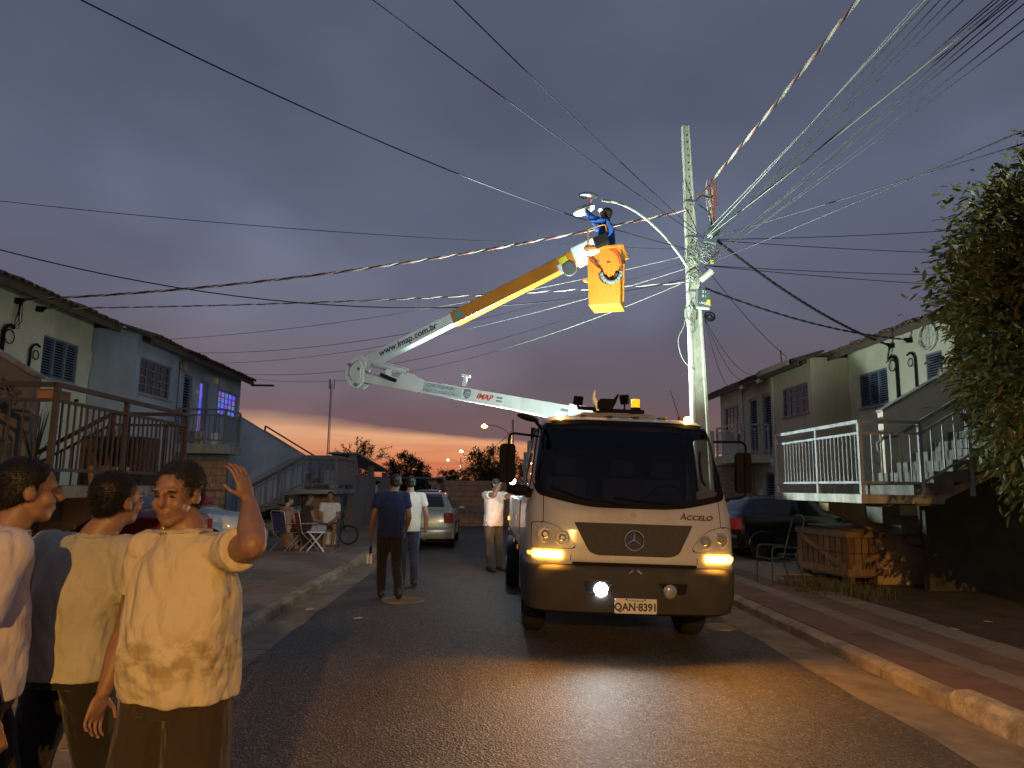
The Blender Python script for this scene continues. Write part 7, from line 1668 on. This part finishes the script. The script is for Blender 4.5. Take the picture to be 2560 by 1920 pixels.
# red cloth on the white car, motorcycle, bicycle
b = MB(); V = []; F = []; n_ = 16
for i in range(n_+1):
    for j in range(n_+1):
        u, v = i/n_, j/n_; x = -6.55+.75*u; y = 14.62+.8*v; z = 1.33+.20*math.sin(math.pi*u)*math.sin(math.pi*v)**.6-.26*max(0, u-.55)+.025*mnoise.noise((u*6, v*6, 1)); V.append((x, y, z))
F = [(i*(n_+1)+j, (i+1)*(n_+1)+j, (i+1)*(n_+1)+j+1, i*(n_+1)+j+1) for i in range(n_) for j in range(n_)]
b.add(V+[(x, y, z-.05) for x, y, z in V], F+[tuple(k+(n_+1)**2 for k in reversed(f_)) for f_ in F]); tag(b.build('cloth_bundle', cloth('crimson cloth', (.38,.02,.035)), smooth=180), 'crimson cloth bundle on the roof of the white car', 'cloth')
def spoked(parent, x, y, z, r, tr, mat=m_rubber, deg=0., name='wheel'):
    rot = Matrix.Rotation(R_(deg), 3, 'Z') @ Matrix.Rotation(R_(90), 3, 'X'); q = MB(); q.torus((x,y,z), r-tr, tr, rot, 30, 8); o = q.build(name, mat, parent, smooth=60)
    q = MB(); q.torus((x,y,z), r-2.2*tr, tr*.35, rot, 30, 6); q.build('rim', m_steel, o, smooth=60); q = MB()
    for k in range(12): a = 2*math.pi*k/12; q.tube([(x,y,z), Vector((x,y,z))+rot @ Vector(((r-2*tr)*math.cos(a), (r-2*tr)*math.sin(a), 0))], .002, 4)
    q.build('spokes', m_steel, o); return o
bk = thing('bicycle', 'dark child bicycle behind the man in the white polo', 'bicycle', (-3.6, 18.3, .1)); BX, BY, BZ = -3.95, 18.35, .115
spoked(bk, BX-.42, BY, BZ+.25, .25, .024); spoked(bk, BX+.42, BY, BZ+.25, .25, .024)
q = MB(); q.tube([(BX-.42,BY,BZ+.25),(BX-.1,BY,BZ+.22),(BX-.2,BY,BZ+.55),(BX-.42,BY,BZ+.25)], .014, 7); q.tube([(BX-.1,BY,BZ+.22),(BX+.28,BY,BZ+.52),(BX-.18,BY,BZ+.5)], .016, 7); q.tube([(BX+.42,BY,BZ+.25),(BX+.3,BY,BZ+.55),(BX+.27,BY,BZ+.68)], .014, 7); q.build('frame', M('green bike paint', (.05,.12,.06), .4), bk, smooth=60)
q = MB(); q.ell((BX-.22,BY,BZ+.60), (.11,.06,.03)); q.build('saddle', m_black, bk, smooth=180); q = MB(); q.tube([(BX+.2,BY-.22,BZ+.70),(BX+.28,BY-.08,BZ+.69),(BX+.28,BY+.08,BZ+.69),(BX+.2,BY+.22,BZ+.70)], .012, 7); q.build('handlebar', m_black, bk, smooth=60)
mc = thing('motorcycle', 'black motorcycle between the white car and the seated people', 'motorcycle', (-5.3, 18.4, .1)); MX, MY, MZ = -5.35, 17.6, .105
spoked(mc, MX-.62, MY, MZ+.29, .29, .05); spoked(mc, MX+.62, MY, MZ+.29, .29, .05)
q = MB(); q.ell((MX+.12,MY,MZ+.78), (.25,.13,.14)); q.cap((MX-.5,MY,MZ+.74),(MX-.1,MY,MZ+.74), .09, .10); q.build('tank_and_seat', m_black, mc, smooth=180)
q = MB(); q.box(MX-.2,MX+.2,MY-.12,MY+.12,MZ+.25,MZ+.55); q.tube([(MX-.62,MY-.1,MZ+.29),(MX-.1,MY-.12,MZ+.32)], .035, 8); q.build('engine', m_steel, mc, bevel=.02)
q = MB(); q.tube([(MX+.62,MY-.07,MZ+.29),(MX+.42,MY-.07,MZ+.95)], .025, 8); q.tube([(MX+.62,MY+.07,MZ+.29),(MX+.42,MY+.07,MZ+.95)], .025, 8); q.build('fork', m_chrome, mc, smooth=60)
q = MB(); q.tube([(MX+.3,MY-.34,MZ+1.04),(MX+.42,MY-.1,MZ+1.0),(MX+.42,MY+.1,MZ+1.0),(MX+.3,MY+.34,MZ+1.04)], .014, 7); q.build('handlebar', m_black, mc, smooth=60); q = MB(); q.ell((MX+.54,MY,MZ+.88), (.08,.09,.09)); q.build('headlamp', m_chrome, mc, smooth=180)
q = MB(); q.ell((MX+.62,MY,MZ+.50), (.24,.07,.12)); q.ell((MX-.62,MY,MZ+.55), (.24,.08,.13)); q.build('mudguard', m_black, mc, smooth=180)
bpy.data.scenes.remove(_ts)
